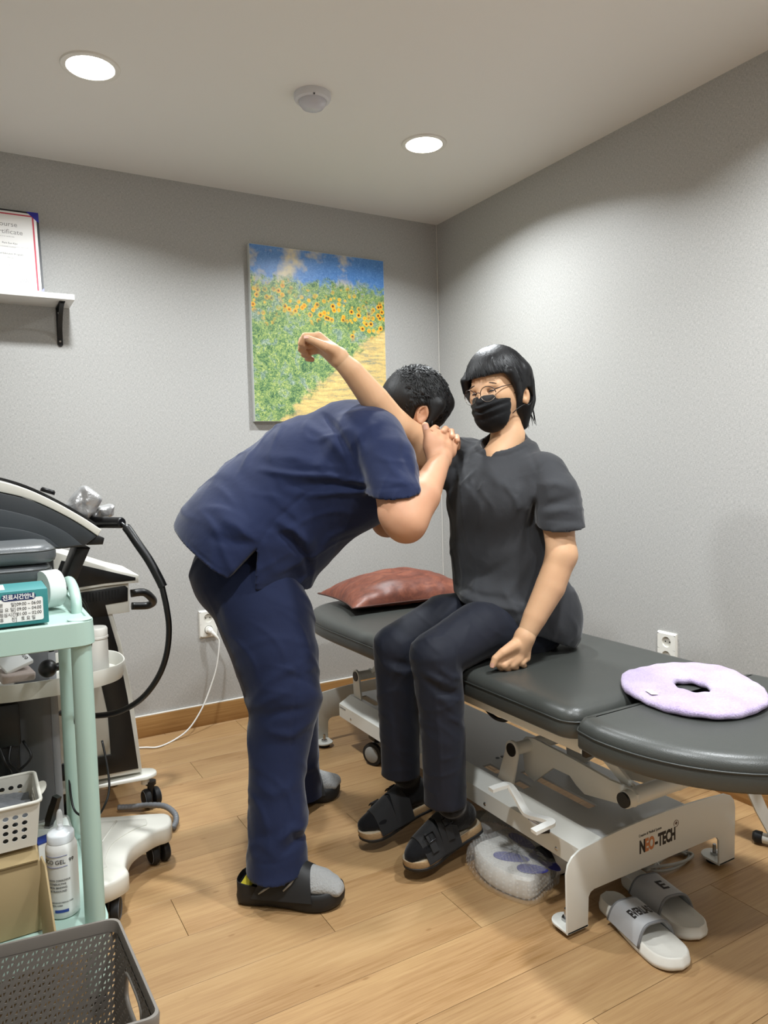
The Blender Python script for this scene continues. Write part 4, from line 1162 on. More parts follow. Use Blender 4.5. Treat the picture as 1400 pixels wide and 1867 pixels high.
# white tape roll and thin black lead
RO = thing('tape_roll', (-2.045, -1.36, TZ), 'white tape roll standing beside the teal tissue box', 'tape roll')
MB().lathe([(0.022, -0.018), (0.041, -0.018), (0.042, -0.016), (0.042, 0.016), (0.041, 0.018), (0.022, 0.018), (0.022, -0.018)], (-2.058, -1.45, TZ + 0.043), (1, 0.35, 0), 36).build('roll', mat('tape_white', 'dfe4e0', 0.55), RO)
LD = thing('thin_lead', (-2.03, -1.40, TZ), 'thin black lead trailing from the pads down behind the trolley posts', 'cable')
MB().tube(catmull([(-2.075, -1.44, pz + 0.002), (-2.045, -1.45, pz - 0.002), (-2.01, -1.45, pz - 0.03), (-1.98, -1.42, pz - 0.07), (-1.965, -1.36, 0.75), (-1.9914, -1.2399, 0.5550), (-2.0060, -1.2152, 0.4636), (-2.0167, -1.2154, 0.3784), (-2.0148, -1.2454, 0.3020), (-1.9977, -1.2795, 0.2855), (-1.9676, -1.2970, 0.2818), (-1.9480, -1.3062, 0.3091), (-1.9318, -1.2899, 0.3419), (-1.9295, -1.2645, 0.3902), (-1.9351, -1.2334, 0.4543)], 8), 0.0028, 8).build('lead', M_BLACK, LD, 180)

# ---- on the low shelf of the trolley
M_CARD = mat('brown_card', 'a48f68', 0.75, var=0.06, vscale=15, nz=0.06)
CB = thing('cardboard_box', (-2.2, -1.5, BZ), 'brown cardboard box with an opened flap on the trolley bottom shelf', 'box')
cx1, cy0 = -2.118, -1.60
MB().box((cx1 - 0.15, cy0 + 0.14, BZ + 0.077), (0.30, 0.28, 0.150), bev=0.0015).build('carton', M_CARD, CB)
MB().prism([(cx1 - 0.30, 0), (cx1 - 0.004, 0), (cx1 - 0.012, 0.285), (cx1 - 0.30, 0.285)], (0, cy0 - 0.004, BZ + 0.1535), (1, 0, 0), (0, 0.985, 0.17), (0, -0.001, 0.0035)).build('lid_flap', M_CARD, CB)
MB().prism([(0, 0.0), (0.022, -0.012), (0.105, -0.142), (0.10, -0.155), (0.05, -0.150), (0.012, -0.07)], (cx1 + 0.001, cy0 + 0.01, BZ + 0.155), (0.35, -0.93, 0), (0.16, 0, 1), (0.004, 0.0015, 0), bev=0.0006).build('side_flap', M_CARD, CB)
# white basket with round holes
WB = thing('small_basket', (-2.2, -1.5, BZ + 0.2), 'small white basket with round holes on top of the cardboard box', 'basket')
M_BASK = mat('white_basket', 'dddad0', 0.4)
def hole_panel(nx, nz, wid, hgt, r, holes, M, th=0.0022, seg=12):
    """panel in local x-z with round holes, mapped by M(x, y, z)"""
    m = MB(); cw, ch = wid / nx, hgt / nz
    for i in range(nx):
        for j in range(nz):
            cx, cz = (i + 0.5) * cw, (j + 0.5) * ch
            cor = []
            for k in range(seg):
                a = 2 * math.pi * (k + 0.5) / seg; c_, s_ = math.cos(a), math.sin(a)
                q = min(cw / 2 / max(abs(c_), 1e-6), ch / 2 / max(abs(s_), 1e-6)); cor.append((cx + c_ * q, cz + s_ * q))
            for a_, b_ in ((cw / 2, ch / 2), (-cw / 2, ch / 2), (-cw / 2, -ch / 2), (cw / 2, -ch / 2)):
                k = min(range(seg), key=lambda t: (cor[t][0] - cx - a_) ** 2 + (cor[t][1] - cz - b_) ** 2); cor[k] = (cx + a_, cz + b_)
            if (i, j) in holes:
                cir = [(cx + r * math.cos(2 * math.pi * (k + 0.5) / seg), cz + r * math.sin(2 * math.pi * (k + 0.5) / seg)) for k in range(seg)]
                m.grid([[M(x, 0, z) for x, z in cor], [M(x, 0, z) for x, z in cir], [M(x, th, z) for x, z in cir], [M(x, th, z) for x, z in cor]], closed_u=True)
            else:
                m.add([M(x, 0, z) for x, z in cor], [tuple(range(seg))]); m.add([M(x, th, z) for x, z in cor], [tuple(range(seg))[::-1]])
    return m
bx1, by0, bz0 = -2.121, -1.575, BZ + 0.175
allh = lambda nx, nz, skip=0: {(i, j) for i in range(skip, nx - skip) for j in range(nz - 1)}
def taper(p, z): return p * (1 + 0.35 * z)
m = hole_panel(12, 6, 0.20, 0.095, 0.0052, {(i, j) for i in range(1, 11) for j in range(1, 5)}, lambda x, y, z: (bx1 - 0.20 + x + 0.010 * (z / 0.095) * (1 if x > 0.1 else -1) * abs(x - 0.1) / 0.1, by0 + y - 0.010 * z / 0.095, bz0 + z))
m.build('front_wall', M_BASK, WB, 30)
hole_panel(12, 6, 0.20, 0.095, 0.0052, {(i, j) for i in range(1, 11) for j in range(1, 5)}, lambda x, y, z: (bx1 - 0.20 + x + 0.010 * (z / 0.095) * (1 if x > 0.1 else -1) * abs(x - 0.1) / 0.1, by0 + 0.15 - y + 0.010 * z / 0.095, bz0 + z)).build('back_wall', M_BASK, WB, 30)
for s, xx in ((1, bx1), (-1, bx1 - 0.20)):
    hole_panel(9, 6, 0.15, 0.095, 0.0052, {(i, j) for i in range(1, 8) for j in range(1, 5)}, lambda x, y, z: (xx - s * y + s * 0.010 * z / 0.095, by0 + x + 0.010 * (z / 0.095) * (x - 0.075) / 0.075, bz0 + z)).build('side_wall', M_BASK, WB, 30)
MB().box((bx1 - 0.10, by0 + 0.075, bz0 + 0.0015), (0.20, 0.15, 0.003)).build('base', M_BASK, WB)
rp = resample(rounded_rect(bx1 - 0.212, bx1 + 0.012, by0 - 0.012, by0 + 0.162, 0.012), 90)
MB().tube([(p[0], p[1], bz0 + 0.096) for p in rp], 0.004, 8, closed=True).build('rim', M_BASK, WB, 180)
MB().prism([(0.05 * math.cos(a), 0.016 * math.sin(a)) for a in np.linspace(-math.pi / 2, math.pi / 2, 12)] + [(-0.002, 0.016)], (bx1 + 0.012, by0 + 0.075, bz0 + 0.085), (0.35, 0, 0.2), (0, 2.2, 0), (0, 0, 0.003)).build('lug_handle', M_BASK, WB)
rows = []
rc = random.Random(5)
for i in range(11):
    rows.append([(bx1 - 0.196 + 0.192 * j / 13, by0 + 0.006 + 0.138 * i / 10, bz0 + 0.060 + 0.034 * math.exp(-((j - 6) / 4.5) ** 2) * math.sin(math.pi * i / 10) + 0.007 * math.sin(i * 1.7 + j) + rc.uniform(-0.003, 0.003)) for j in range(14)])
CL = thing('folded_cloth', (bx1 - 0.1, by0 + 0.07, bz0 + 0.05), 'dark grey cloth lying in the small white basket', 'cloth')
m = MB().grid(rows); low = [[(x, y, bz0 + 0.02) for x, y, z in r] for r in rows]; m.grid(low)
m.build('cloth', mat('grey_cloth', '5a5c60', 0.9, nz=0.4, nscale=300, sheen=0.3), CL, 180)

# gel bottle
GB = thing('gel_bottle', (-2.073, -1.553, BZ), 'white gel bottle with blue print beside the cardboard box flap', 'bottle')
gx, gy = -2.073, -1.553
M_BOT = mat('bottle_white', 'e4e4e0', 0.35)
MB().lathe([(0, 0.001), (0.028, 0.001), (0.0315, 0.004), (0.032, 0.02), (0.032, 0.145), (0.0315, 0.152), (0.028, 0.160), (0.0265, 0.163)], (gx, gy, BZ), n=40).build('body', M_BOT, GB, 60)
m = MB(); prof = [(0.0275, 0.163), (0.0275, 0.178), (0.0255, 0.181), (0.016, 0.184), (0.007, 0.186), (0.0055, 0.192), (0.0045, 0.196), (0, 0.196)]
m.lathe(prof, (gx, gy, BZ), n=40).build('cap', mat('cap_clear', 'dfe3e6', 0.25), GB, 50)
for k in range(28):
    a = 2 * math.pi * k / 28
    if math.sin(a - 1.0) < 0.3: pass
MB().lathe([(0.0056, 0.192), (0.0066, 0.198), (0.0070, 0.212), (0.0055, 0.224), (0.003, 0.229), (0, 0.230)], (gx, gy, BZ), n=18).build('nozzle_cover', m_film('clear_nozzle', 0.35, 0.05), GB, 180)
def bwrap(rad, a0):
    def f(x, y, z):
        a = a0 + x / rad; return (gx + (rad + 0.0004 + z) * math.cos(a), gy + (rad + 0.0004 + z) * math.sin(a), BZ + y)
    return f
a0 = math.radians(-108)
def bt(body, size, dx, z, m, **k):
    f = bwrap(0.0322, a0); text_mesh('lettering', body, size, (0, 0, 0), (1, 0, 0), (0, 1, 0), m, GB, 0.0001, warp=lambda x, y, q: f(x + dx, y + z, q), **k)
M_BLUEP = mat('blue_print_ink', '27408f', 0.5)
bt('ECO GEL  99', 0.0125, -0.034, 0.124, M_INK, sx=0.95)
for i, t_ in enumerate(('NON CORROSIVE', 'CONDUCTIVE', 'NON BINDING', 'ULTRASOUND')): bt(t_, 0.0058, -0.022, 0.086 - 0.0078 * i, M_INK, sx=0.95)
bt('SEUNGWON MEDICAL CORP.', 0.0042, -0.018, 0.038, M_INK, sx=0.8); bt('SEOUL, KOREA', 0.0042, -0.018, 0.0315, M_INK, sx=0.8)
f = bwrap(0.0322, a0)
MB().grid([[f(x, z, 0.0002) for x in np.linspace(-0.012, 0.016, 9)] for z in (0.017, 0.0235)]).build('blue_bar', M_BLUEP, GB, 180)
for z in (0.117, 0.140): MB().tube([f(x, z + 0.0008 * math.sin(x * 100), 0) for x in np.linspace(-0.03, 0.018, 12)], 0.0004, 4).build('print_line', M_BLUEP, GB, 180)

# black applicator and clear wrapped pack behind the bottle
AP = thing('black_applicator', (-2.085, -1.44, BZ), 'black flat applicator standing behind the gel bottle', 'tool')
MB().tube(catmull([(-2.0862, -1.3559, 0.2842), (-2.0795, -1.3568, 0.3233), (-2.0698, -1.3599, 0.3559), (-2.0602, -1.3632, 0.3858)], 5), [0.010] * 6 + [0.012] * 6 + [0.011] * 4, 4).build('body', M_BLACK, AP, 30)
WP = thing('wrapped_tissue_pack', (-2.03, -1.40, BZ), 'clear wrapped tissue pack behind the gel bottle', 'tissue pack')
MB().box((-2.085, -1.36, BZ + 0.055), (0.10, 0.09, 0.105), bev=0.01, seg=3).build('pack', mat('pack_tissue', 'd3dcd6', 0.7), WP)
MB().box((-2.085, -1.36, BZ + 0.057), (0.108, 0.098, 0.112), bev=0.012, seg=3).build('film', m_film('pack_film', 0.2, 0.08), WP, 60)
LB = thing('label_card', (-2.09, -1.44, BZ), 'blue edged white card behind the cardboard flap', 'card')
MB().box((-2.10, -1.445, BZ + 0.062), (0.035, 0.03, 0.118), rot=(0, 0, 0.3), bev=0.001, seg=1).build('card', M_CARDW, LB)
MB().box((-2.10, -1.445, BZ + 0.122), (0.036, 0.031, 0.004), rot=(0, 0, 0.3)).build('blue_edge', M_BLUEP, LB)

# ------------------------------------------------------------------ taupe laundry basket with triangle holes
M_TAUPE = mat('taupe_plastic', '736d66', 0.45)
LBK = thing('laundry_basket', (-2.18, -1.93, 0), 'taupe plastic basket pierced with triangles at the bottom left', 'basket')
RZ = 0.30
c_br, c_fr, c_bl = (-2.0038, -1.7967, 0.3000), (-1.9927, -2.0889, 0.3000), (-2.3374, -1.7490, 0.3000)
c_br, c_fr, c_bl = (np.array(q[:2]) for q in (c_br, c_fr, c_bl))
c_fr = c_br + (c_fr - c_br) * 1.02; c_fl = c_bl + (c_fr - c_br)
def bas(u, v, z):  # u 0 left..1 right, v 0 back..1 front ; tapered towards the floor
    k = 0.88 + 0.12 * z / RZ; u = 0.5 + (u - 0.5) * k; v = 0.5 + (v - 0.5) * k
    q = c_bl * (1 - u) * (1 - v) + c_br * u * (1 - v) + c_fl * (1 - u) * v + c_fr * u * v
    return (q[0], q[1], z)
def tri_panel(nx, nz, M, z0, z1, skip=None, thk=0.0022):
    """cells each pierced by a small triangle pair; M(s, z, t)"""
    m = MB(); ds = 1.0 / nx; dz = (z1 - z0) / nz
    for i in range(nx):
        for j in range(nz):
            s0, s1, a, b = i * ds, (i + 1) * ds, z0 + j * dz, z0 + (j + 1) * dz
            if skip and skip((s0 + s1) / 2, (a + b) / 2): continue
            up = (i + j) % 2
            L = lambda u, v: (s0 + u * ds, a + v * dz)
            O = [L(0, 0), L(1, 0), L(1, 1), L(0, 1)]
            T = [L(0.20, 0.2), L(0.80, 0.2), L(0.80, 0.8)] if up else [L(0.20, 0.8), L(0.20, 0.2), L(0.8, 0.8)]
            for t in (0, thk):
                V = [M(*q, t) for q in O + T]
                F = [(0, 1, 5, 4), (1, 2, 6, 5), (2, 3, 6), (3, 0, 4, 6)] if up else [(0, 1, 5), (1, 2, 6, 5), (2, 3, 4, 6), (3, 0, 5, 4)]
                m.add(V, F)
            m.add([M(*q, t) for t in (0, thk) for q in T], [(0, 1, 4, 3), (1, 2, 5, 4), (2, 0, 3, 5)])
    return m
zl, zh = 0.03, RZ - 0.022
tri_panel(40, 20, lambda s, z, t: bas(s, t / 0.3, z), zl, zh).build('back_wall', M_TAUPE, LBK, None)
hole = lambda s, z: abs(s - 0.50) < 0.20 and abs(z - 0.225) < 0.028
tri_panel(24, 20, lambda s, z, t: bas(1 - t / 0.4, s, z), zl, zh, hole).build('right_wall', M_TAUPE, LBK, None)
tri_panel(24, 20, lambda s, z, t: bas(t / 0.4, s, z), zl, zh, hole).build('left_wall', M_TAUPE, LBK, None)
tri_panel(40, 20, lambda s, z, t: bas(s, 1 - t / 0.3, z), zl, zh).build('front_wall', M_TAUPE, LBK, None)
def loop(e, z, n=40):
    pts = []
    for (u0, v0), (u1, v1) in (((0, 0), (1, 0)), ((1, 0), (1, 1)), ((1, 1), (0, 1)), ((0, 1), (0, 0))):
        for k in range(n):
            t = 0.5 - 0.5 * math.cos(math.pi * k / n); t = 0.35 * t + 0.65 * k / n
            pts.append((u0 + (u1 - u0) * t, v0 + (v1 - v0) * t))
    rad = 0.06
    def rnd(u, v):
        x, y = u - 0.5, (v - 0.5); ax, ay = abs(x), abs(y); k = 0.5 - rad
        if ax > k and ay > k:
            dx, dy = ax - k, ay - k; L = math.hypot(dx, dy); m_ = max(dx, dy); dx, dy = dx / L * m_, dy / L * m_; ax, ay = k + dx, k + dy
        return 0.5 + math.copysign(ax, x), 0.5 + math.copysign(ay, y)
    pts = [rnd(*p) for p in pts]
    return [bas(0.5 + (u - 0.5) * (1 + e), 0.5 + (v - 0.5) * (1 + e * 1.3), z) for u, v in pts]
lo_in, lo_out = loop(-0.004, zh), loop(0.012, zh)
MB().grid([loop(-0.004, zh), loop(-0.004, RZ - 0.004), loop(0.0, RZ), loop(0.025, RZ), loop(0.035, RZ - 0.004), loop(0.035, zh - 0.003), loop(0.028, zh - 0.003), loop(0.026, RZ - 0.008), loop(0.012, RZ - 0.008), loop(0.012, zh)], closed_u=True, closed_v=True).build('rim', M_TAUPE, LBK, 50)
MB().grid([loop(-0.01, 0.0), loop(-0.01, zl), loop(0.004, zl), loop(0.004, 0.0)], closed_u=True).build('foot_band', M_TAUPE, LBK, 50)
MB().add([bas(0, 0, 0.004), bas(1, 0, 0.004), bas(1, 1, 0.004), bas(0, 1, 0.004), bas(0, 0, 0.007), bas(1, 0, 0.007), bas(1, 1, 0.007), bas(0, 1, 0.007)], [(0, 1, 2, 3), (7, 6, 5, 4), (0, 4, 5, 1), (1, 5, 6, 2), (2, 6, 7, 3), (3, 7, 4, 0)]).build('base', M_TAUPE, LBK)
for uu in (1.0, 0.0):
    ring = [(0.5 + 0.205 * math.copysign(abs(math.cos(a)) ** 0.5, math.cos(a)), 0.225 + 0.030 * math.copysign(abs(math.sin(a)) ** 0.6, math.sin(a))) for a in np.linspace(0, 2 * math.pi, 36, endpoint=False)]
    MB().tube([bas(uu, s, z) for s, z in ring], 0.0045, 8, closed=True).build('handle_rim', M_TAUPE, LBK, 180)

# ------------------------------------------------------------------ therapy device on a white castor base
M_SLATE = mat('slate_plastic', '2b3034', 0.42); M_SLATE2 = mat('slate_plastic_light', '363c41', 0.42)
M_IVORY = mat('ivory_plastic', 'dcdad0', 0.35); M_COLG = mat('grey_column', '87888a', 0.4)
DV = thing('therapy_device', (-2.05, -1.0, 0), 'therapy device with curved slate console on a white castor base', 'medical device')
tA, tB, mid, up_l = (-1.7327, -1.0807, 0.1250), (-1.9318, -1.3329, 0.1250), (-1.8729, -1.2440, 0.1250), (-1.8798, -0.9200, 0.1250)
cen = np.array((-2.06, -1.02))
tA, tB, mid, up_l = (np.array(q[:2]) for q in (tA, tB, mid, up_l))
def rot90(v): return np.array((-v[1], v[0]))
arms = [tA, tB, 2 * cen - tA, 2 * cen - tB]
outl = []
for i in range(4):
    a = arms[i]; d = (a - cen) / np.linalg.norm(a - cen); s = rot90(d) * -1
    b = arms[(i + 1) % 4]; wd = 0.058
    # arrange clockwise seen from above: A (right, far) -> B (right, near) -> opposite
    outl += [tuple(a - d * 0.05 - s * wd), tuple(a - d * 0.012 - s * wd * 0.75), tuple(a - s * wd * 0.3), tuple(a + s * wd * 0.3), tuple(a - d * 0.012 + s * wd * 0.75), tuple(a - d * 0.05 + s * wd)]
    m_ = cen + ((a + b) / 2 - cen) * 0.86
    outl += [tuple(m_)]
P = np.array([p[:2] for p in catmull([(x, y, 0) for x, y in outl], 6, True)])
P = resample([tuple(p) for p in P], 150)
slab(P, [(0.006, 0.072), (0.0, 0.076), (0.0, 0.114), (0.002, 0.121), (0.008, 0.125)]).build('castor_base', M_IVORY, DV, 60)
N = normals2(P); P2_ = P - N * 0.026
ins = cen + (P2_ - cen) * 0.86
slab(resample([tuple(p) for p in ins], 120), [(0.0, 0.120), (0.0, 0.1275), (0.004, 0.1295)]).build('base_cover', mat('ivory_cover', 'd2d0c6', 0.35), DV, 60)
MB().tube([(-1.9338, -1.1270, 0.1310), (-1.8778, -1.0216, 0.1310)], 0.003, 8).build('cover_rib', M_IVORY, DV, 180)
def office_caster(p, a, parent, top, r=0.030, name='caster'):
    ax = Vector((math.cos(a), math.sin(a), 0)); c = Vector((p[0], p[1], r))
    o = MB().lathe([(0, 0), (0.012, 0), (0.012, top - r - 0.012), (0.018, top - r - 0.012), (0.018, top - r), (0, top - r)], (p[0] + 0.0, p[1], r), n=16).build(name, M_BLACK, parent)
    for s in (-1, 1):
        MB().lathe([(0, 0.005), (r * 0.75, 0.005), (r * 0.97, 0.008), (r, 0.012), (r, 0.020), (r * 0.93, 0.025), (r * 0.6, 0.027), (0, 0.028)], c, ax * s, 28).build('wheel', M_RUBBER, o)
        MB().tube([c + ax * s * 0.0262 + (ax.cross(Vector((0, 0, 1))) * math.cos(t) + Vector((0, 0, 1)) * math.sin(t)) * r * 0.82 for t in np.linspace(0, 2 * math.pi, 24, endpoint=False)], 0.0016, 5, closed=True).build('wheel_ring', mat('grey_ring', '56585c', 0.5), o, 180)
for a, an in zip(arms, (0.2, -0.35, 0.5, 0.1)):
    d = (a - cen) / np.linalg.norm(a - cen); office_caster(a - d * 0.04, an, DV, 0.08, 0.031)
# column
MB().box((-2.075, -0.93, 0.40), (0.088, 0.08, 0.58), bev=0.006).build('column', mat('dark_grey_column', '595a5c', 0.4), DV)
MB().box((-2.022, -0.93, 0.40), (0.022, 0.07, 0.57), bev=0.004).build('column_trim', M_COLG, DV)
MB().box((-2.045, -0.92, 0.79), (0.085, 0.09, 0.30), bev=0.006).build('upper_column', M_COLG, DV)
# ivory tray around the column
def round_tray(cx, cy, rx, ry, z0, z1, n=80, pw=2.6):
    out = [(cx + rx * math.copysign(abs(math.cos(t)) ** (2 / pw), math.cos(t)), cy + ry * math.copysign(abs(math.sin(t)) ** (2 / pw), math.sin(t))) for t in np.linspace(0, 2 * math.pi, n, endpoint=False)]
    P = resample(out, n); N = normals2(P); hh = z1 - z0
    rows = [[(p[0], p[1], z) for p in P - N * i] for i, z in ((0.02, z0), (0.008, z0 + 0.004), (0.003, z0 + 0.02), (0.0, z1 - 0.002), (0.001, z1), (0.004, z1), (0.006, z1 - 0.003), (0.010, z0 + 0.012), (0.02, z0 + 0.008))]
    m = MB().grid(rows, closed_u=True); m.f.append(tuple(range(n))[::-1]); m.f.append(tuple(range(8 * n, 9 * n))); return m
round_tray(-2.045, -0.93, 0.225, 0.158, 0.546, 0.598).build('side_tray', M_IVORY, DV, 50)
# curved console: side profile extruded away from the camera
YC, DC = -1.13, 0.30
def pf(q): return [(p[0], p[2]) for p in q]
arc_top = pf([(-2.3091, -1.1300, 1.1669), (-2.2051, -1.1300, 1.1586), (-2.1329, -1.1300, 1.1411), (-2.0710, -1.1300, 1.1177), (-2.0074, -1.1300, 1.0819), (-1.9418, -1.1300, 1.0374), (-1.8948, -1.1300, 1.0002)])
arc_low = pf([(-1.9054, -1.1300, 0.9844), (-1.9562, -1.1300, 1.0250), (-2.0149, -1.1300, 1.0634), (-2.0722, -1.1300, 1.0935), (-2.1344, -1.1300, 1.1132), (-2.2066, -1.1300, 1.1312), (-2.3106, -1.1300, 1.1403)])
slate = pf([(-1.9068, -1.1300, 0.9830), (-1.9562, -1.1300, 1.0235), (-2.0150, -1.1300, 1.0620), (-2.0723, -1.1300, 1.0921), (-2.1345, -1.1300, 1.1118), (-2.2067, -1.1300, 1.1298), (-2.3107, -1.1300, 1.1376), (-2.3202, -1.1300, 0.9692), (-2.1669, -1.1300, 0.9663), (-2.0029, -1.1300, 0.9561), (-1.9415, -1.1300, 0.9587)])
def dense(q, k=5): return [p[:2] for p in catmull([(x, z, 0) for x, z in q], k)]
ux, uz = (1, 0, 0), (0, 0, 1)
MB().prism(dense(arc_top) + dense(arc_low), (0, YC - 0.004, 0), ux, uz, (0, DC + 0.008, 0), bev=0.004).build('ivory_band', M_IVORY, DV, 40)
MB().prism(slate[:0] + dense(slate[:7]) + slate[7:], (0, YC, 0), ux, uz, (0, DC, 0), bev=0.003).build('console_body', M_SLATE, DV, 40)
for off, q in ((0.004, [(-1.9455, -1.1300, 0.9620), (-1.9846, -1.1300, 1.0003), (-2.0363, -1.1300, 1.0327), (-2.0870, -1.1300, 1.0543), (-2.1612, -1.1300, 1.0738), (-2.3136, -1.1300, 1.0870), (-2.3199, -1.1300, 0.9746), (-2.1667, -1.1300, 0.9691), (-2.0135, -1.1300, 0.9584)]), (0.008, [(-2.0027, -1.1300, 0.9605), (-2.0319, -1.1300, 0.9890), (-2.0765, -1.1300, 1.0094), (-2.1266, -1.1300, 1.0226), (-2.1879, -1.1300, 1.0307), (-2.3163, -1.1300, 1.0389), (-2.3197, -1.1300, 0.9772), (-2.1666, -1.1300, 0.9705)])):
    q = pf(q); MB().prism(dense(q[:6]) + q[6:], (0, YC - off, 0), ux, uz, (0, 0.012, 0), bev=0.002).build('console_step', M_SLATE2, DV, 40)
top2 = [(x, z + 0.0035) for x, z in dense(arc_top)][:-1]
MB().grid([[(x, YC + 0.02, z) for x, z in top2], [(x, YC + 0.02, z + 0.006) for x, z in top2], [(x, YC + DC - 0.02, z + 0.006) for x, z in top2], [(x, YC + DC - 0.02, z) for x, z in top2]]).build('touch_panel', M_BLACK, DV, 40)
MB().lathe([(0, 0.012), (0.016, 0.012), (0.019, 0.008), (0.019, 0)], (-2.0185, -1.0600, 1.1041), (0.35, 0, 0.93), 20).build('rotary_knob', M_BLACK, DV)
MB().prism(pf([(-1.9286, -1.1300, 0.9667), (-1.9026, -1.1300, 0.9827), (-1.8846, -1.1300, 0.9754), (-1.8897, -1.1300, 0.9577), (-1.9317, -1.1300, 0.9595)]), (0, YC + 0.02, 0), ux, uz, (0, 0.2, 0), bev=0.003).build('front_lip', M_BLACK, DV)
MB().prism(pf([(-1.9535, -1.0800, 0.9509), (-1.9183, -1.0800, 0.9481), (-1.9656, -1.0800, 0.8470), (-1.9948, -1.0800, 0.8471)]), (0, -1.08, 0), ux, uz, (0, 0.12, 0), bev=0.003).build('tilt_arm', M_BLACK, DV)
# handpiece with holster and hose
MB().cyl((-1.9163, -0.9254, 1.0111), (-1.8276, -1.0455, 1.0108), 0.0175, 0.016, n=20).cyl((-1.8276, -1.0455, 1.0108), (-1.8253, -1.0491, 1.0109), 0.016, 0.013, n=20).build('handpiece', M_BLACK, DV, 40)
g = catmull([(-1.8277, -1.0455, 1.0093), (-1.8154, -1.0652, 0.9939), (-1.7952, -1.0914, 0.9535), (-1.7681, -1.1107, 0.9028), (-1.7465, -1.1269, 0.8508), (-1.7383, -1.1334, 0.8272)], 6)
MB().tube(g, [0.006] * 5 + [0.0125] * (len(g) - 5), 14).build('hose_grip', M_BLACK, DV, 60)
h_ = catmull([(-1.7419, -1.1307, 0.8366), (-1.7322, -1.1416, 0.7646), (-1.7278, -1.1374, 0.7000), (-1.7361, -1.1265, 0.6273), (-1.7579, -1.1074, 0.5622), (-1.7946, -1.0791, 0.5048), (-1.8370, -1.0347, 0.4647), (-1.8837, -0.9867, 0.4419), (-1.9421, -0.9081, 0.4271), (-1.9950, -0.8319, 0.4239)], 8)
MB().tube(h_, 0.0085, 12).build('hose', M_BLACK, DV, 180)
# dark unit with leads left of the column
MB().box((-2.215, -0.96, 0.475), (0.20, 0.16, 0.12), bev=0.008).build('cable_unit', M_BLACK, DV)
rw = random.Random(4)
for i in range(7):
    x = -2.29 + 0.03 * i
    MB().tube(catmull([(x, -1.03, 0.425), (x + rw.uniform(-.02, .02), -1.06, 0.385), (x + rw.uniform(-.03, .04), -1.05, 0.345), (-2.19 + rw.uniform(-.04, .04), -1.03, 0.30), (-2.13, -1.0, 0.28 + rw.uniform(-.04, .04))], 5), 0.0036, 7).build('lead', M_BLACK, DV, 180)
MB().box((-2.17, -0.97, 0.36), (0.10, 0.12, 0.16), bev=0.01).build('transformer', mat('dark_unit', '161719', 0.5), DV)

# grey spiral hose lying round the base
GH = thing('floor_hose', (-1.75, -0.92, 0), 'grey spiral wrapped hose curling round the white castor base', 'hose')
gh = catmull([(-1.8192, -0.6830, 0.0200), (-1.7785, -0.7045, 0.0200), (-1.7322, -0.7449, 0.0300), (-1.6889, -0.7947, 0.0350), (-1.6709, -0.8538, 0.0300), (-1.6749, -0.8893, 0.0200), (-1.6935, -0.9211, 0.0150)], 16)
MB().tube(gh, [0.0095 if i % 4 else 0.0085 for i in range(len(gh))], 12).build('spiral_hose', mat('grey_spiral', '6b6d70', 0.4), GH, 180)

# silver pouches on the console
M_SILVER = mat('silver_foil', 'b4b4b4', 0.32, 0.55, nz=0.5, nscale=18, ndist=0.012)
def pouch(c, ax, rad, name, label):
    F = Field(np.array(c) - 0.09, np.array(c) + 0.09, 0.0035)
    ax = [np.array(v, float) / np.linalg.norm(v) for v in ax]
    F.ell(c, rad, ax, p=5)
    r = random.Random(9)
    for k in range(7):
        p = np.array(c) + ax[0] * r.uniform(-1, 1) * rad[0] + ax[1] * r.uniform(-1, 1) * rad[1]
        q = p + ax[0] * r.uniform(-.04, .04) + ax[1] * r.uniform(-.05, .05)
        F.crease([p, q], r.choice([-0.0035, 0.0035]), 0.008, axis=ax[2])
    t = thing('silver_pouch', c, label, 'pouch', 'silver pouches on the console'); F.build('foil', M_SILVER, t, 2)
pouch((-1.9160, -0.9674, 1.0693), ((0.75, 0, -0.66), (0.66, 0, 0.75), (0, 1, 0)), (0.036, 0.045, 0.045), 'a', 'taller crumpled silver pouch on the curved console')
pouch((-1.8649, -0.9068, 1.0351), ((0.98, 0, 0.2), (-0.2, 0, 0.98), (0, 1, 0)), (0.038, 0.018, 0.05), 'b', 'flat silver pouch behind the taller pouch above the hose')

# things in the ivory tray
JR = thing('white_jar', (-1.9039, -0.9886, 0.5693), 'white plastic jar with screw lid standing in the side tray', 'jar')
jp = (-1.9040, -0.9887, 0.5677)
MB().lathe([(0, 0.0), (0.030, 0.0), (0.033, 0.003), (0.0325, 0.10), (0.031, 0.108)], jp, n=32).build('body', M_WHITE, JR)
MB().lathe([(0.032, 0.106), (0.0345, 0.108), (0.0345, 0.113), (0.033, 0.114), (0.033, 0.134), (0.030, 0.139), (0, 0.140)], jp, n=32).build('lid', M_WHITE, JR)
MG = thing('massage_head', (-2.0465, -1.1050, 0.6238), 'black ball headed massager lying in the side tray', 'massager')
mg = np.array((-2.0447, -1.1053, 0.6341))
MB().lathe([(0.024 * math.sin(t), 0.024 * math.cos(t)) for t in np.linspace(0, math.pi, 14)], mg, n=24).build('ball_head', M_BLACK, MG, 180)
MB().cyl(mg + (0.018, 0, 0.0), mg + (0.075, 0.02, 0.002), 0.0105, 0.012, n=16).build('handle', M_BLACK, MG)
EM = thing('eye_mask_pack', (-2.1165, -1.0465, 0.6381), 'white lettered pack on a patterned tissue packet in the side tray', 'packet')
e0 = (-2.1192, -1.0344, 0.6251)
MB().box((e0[0], e0[1], e0[2] - 0.012), (0.085, 0.07, 0.024), rot=(0.1, 0.05, 0.2), bev=0.006, seg=3).build('tissue_packet', mat('patterned_packet', 'b9aaa2', 0.6, var=0.25, vscale=60), EM)
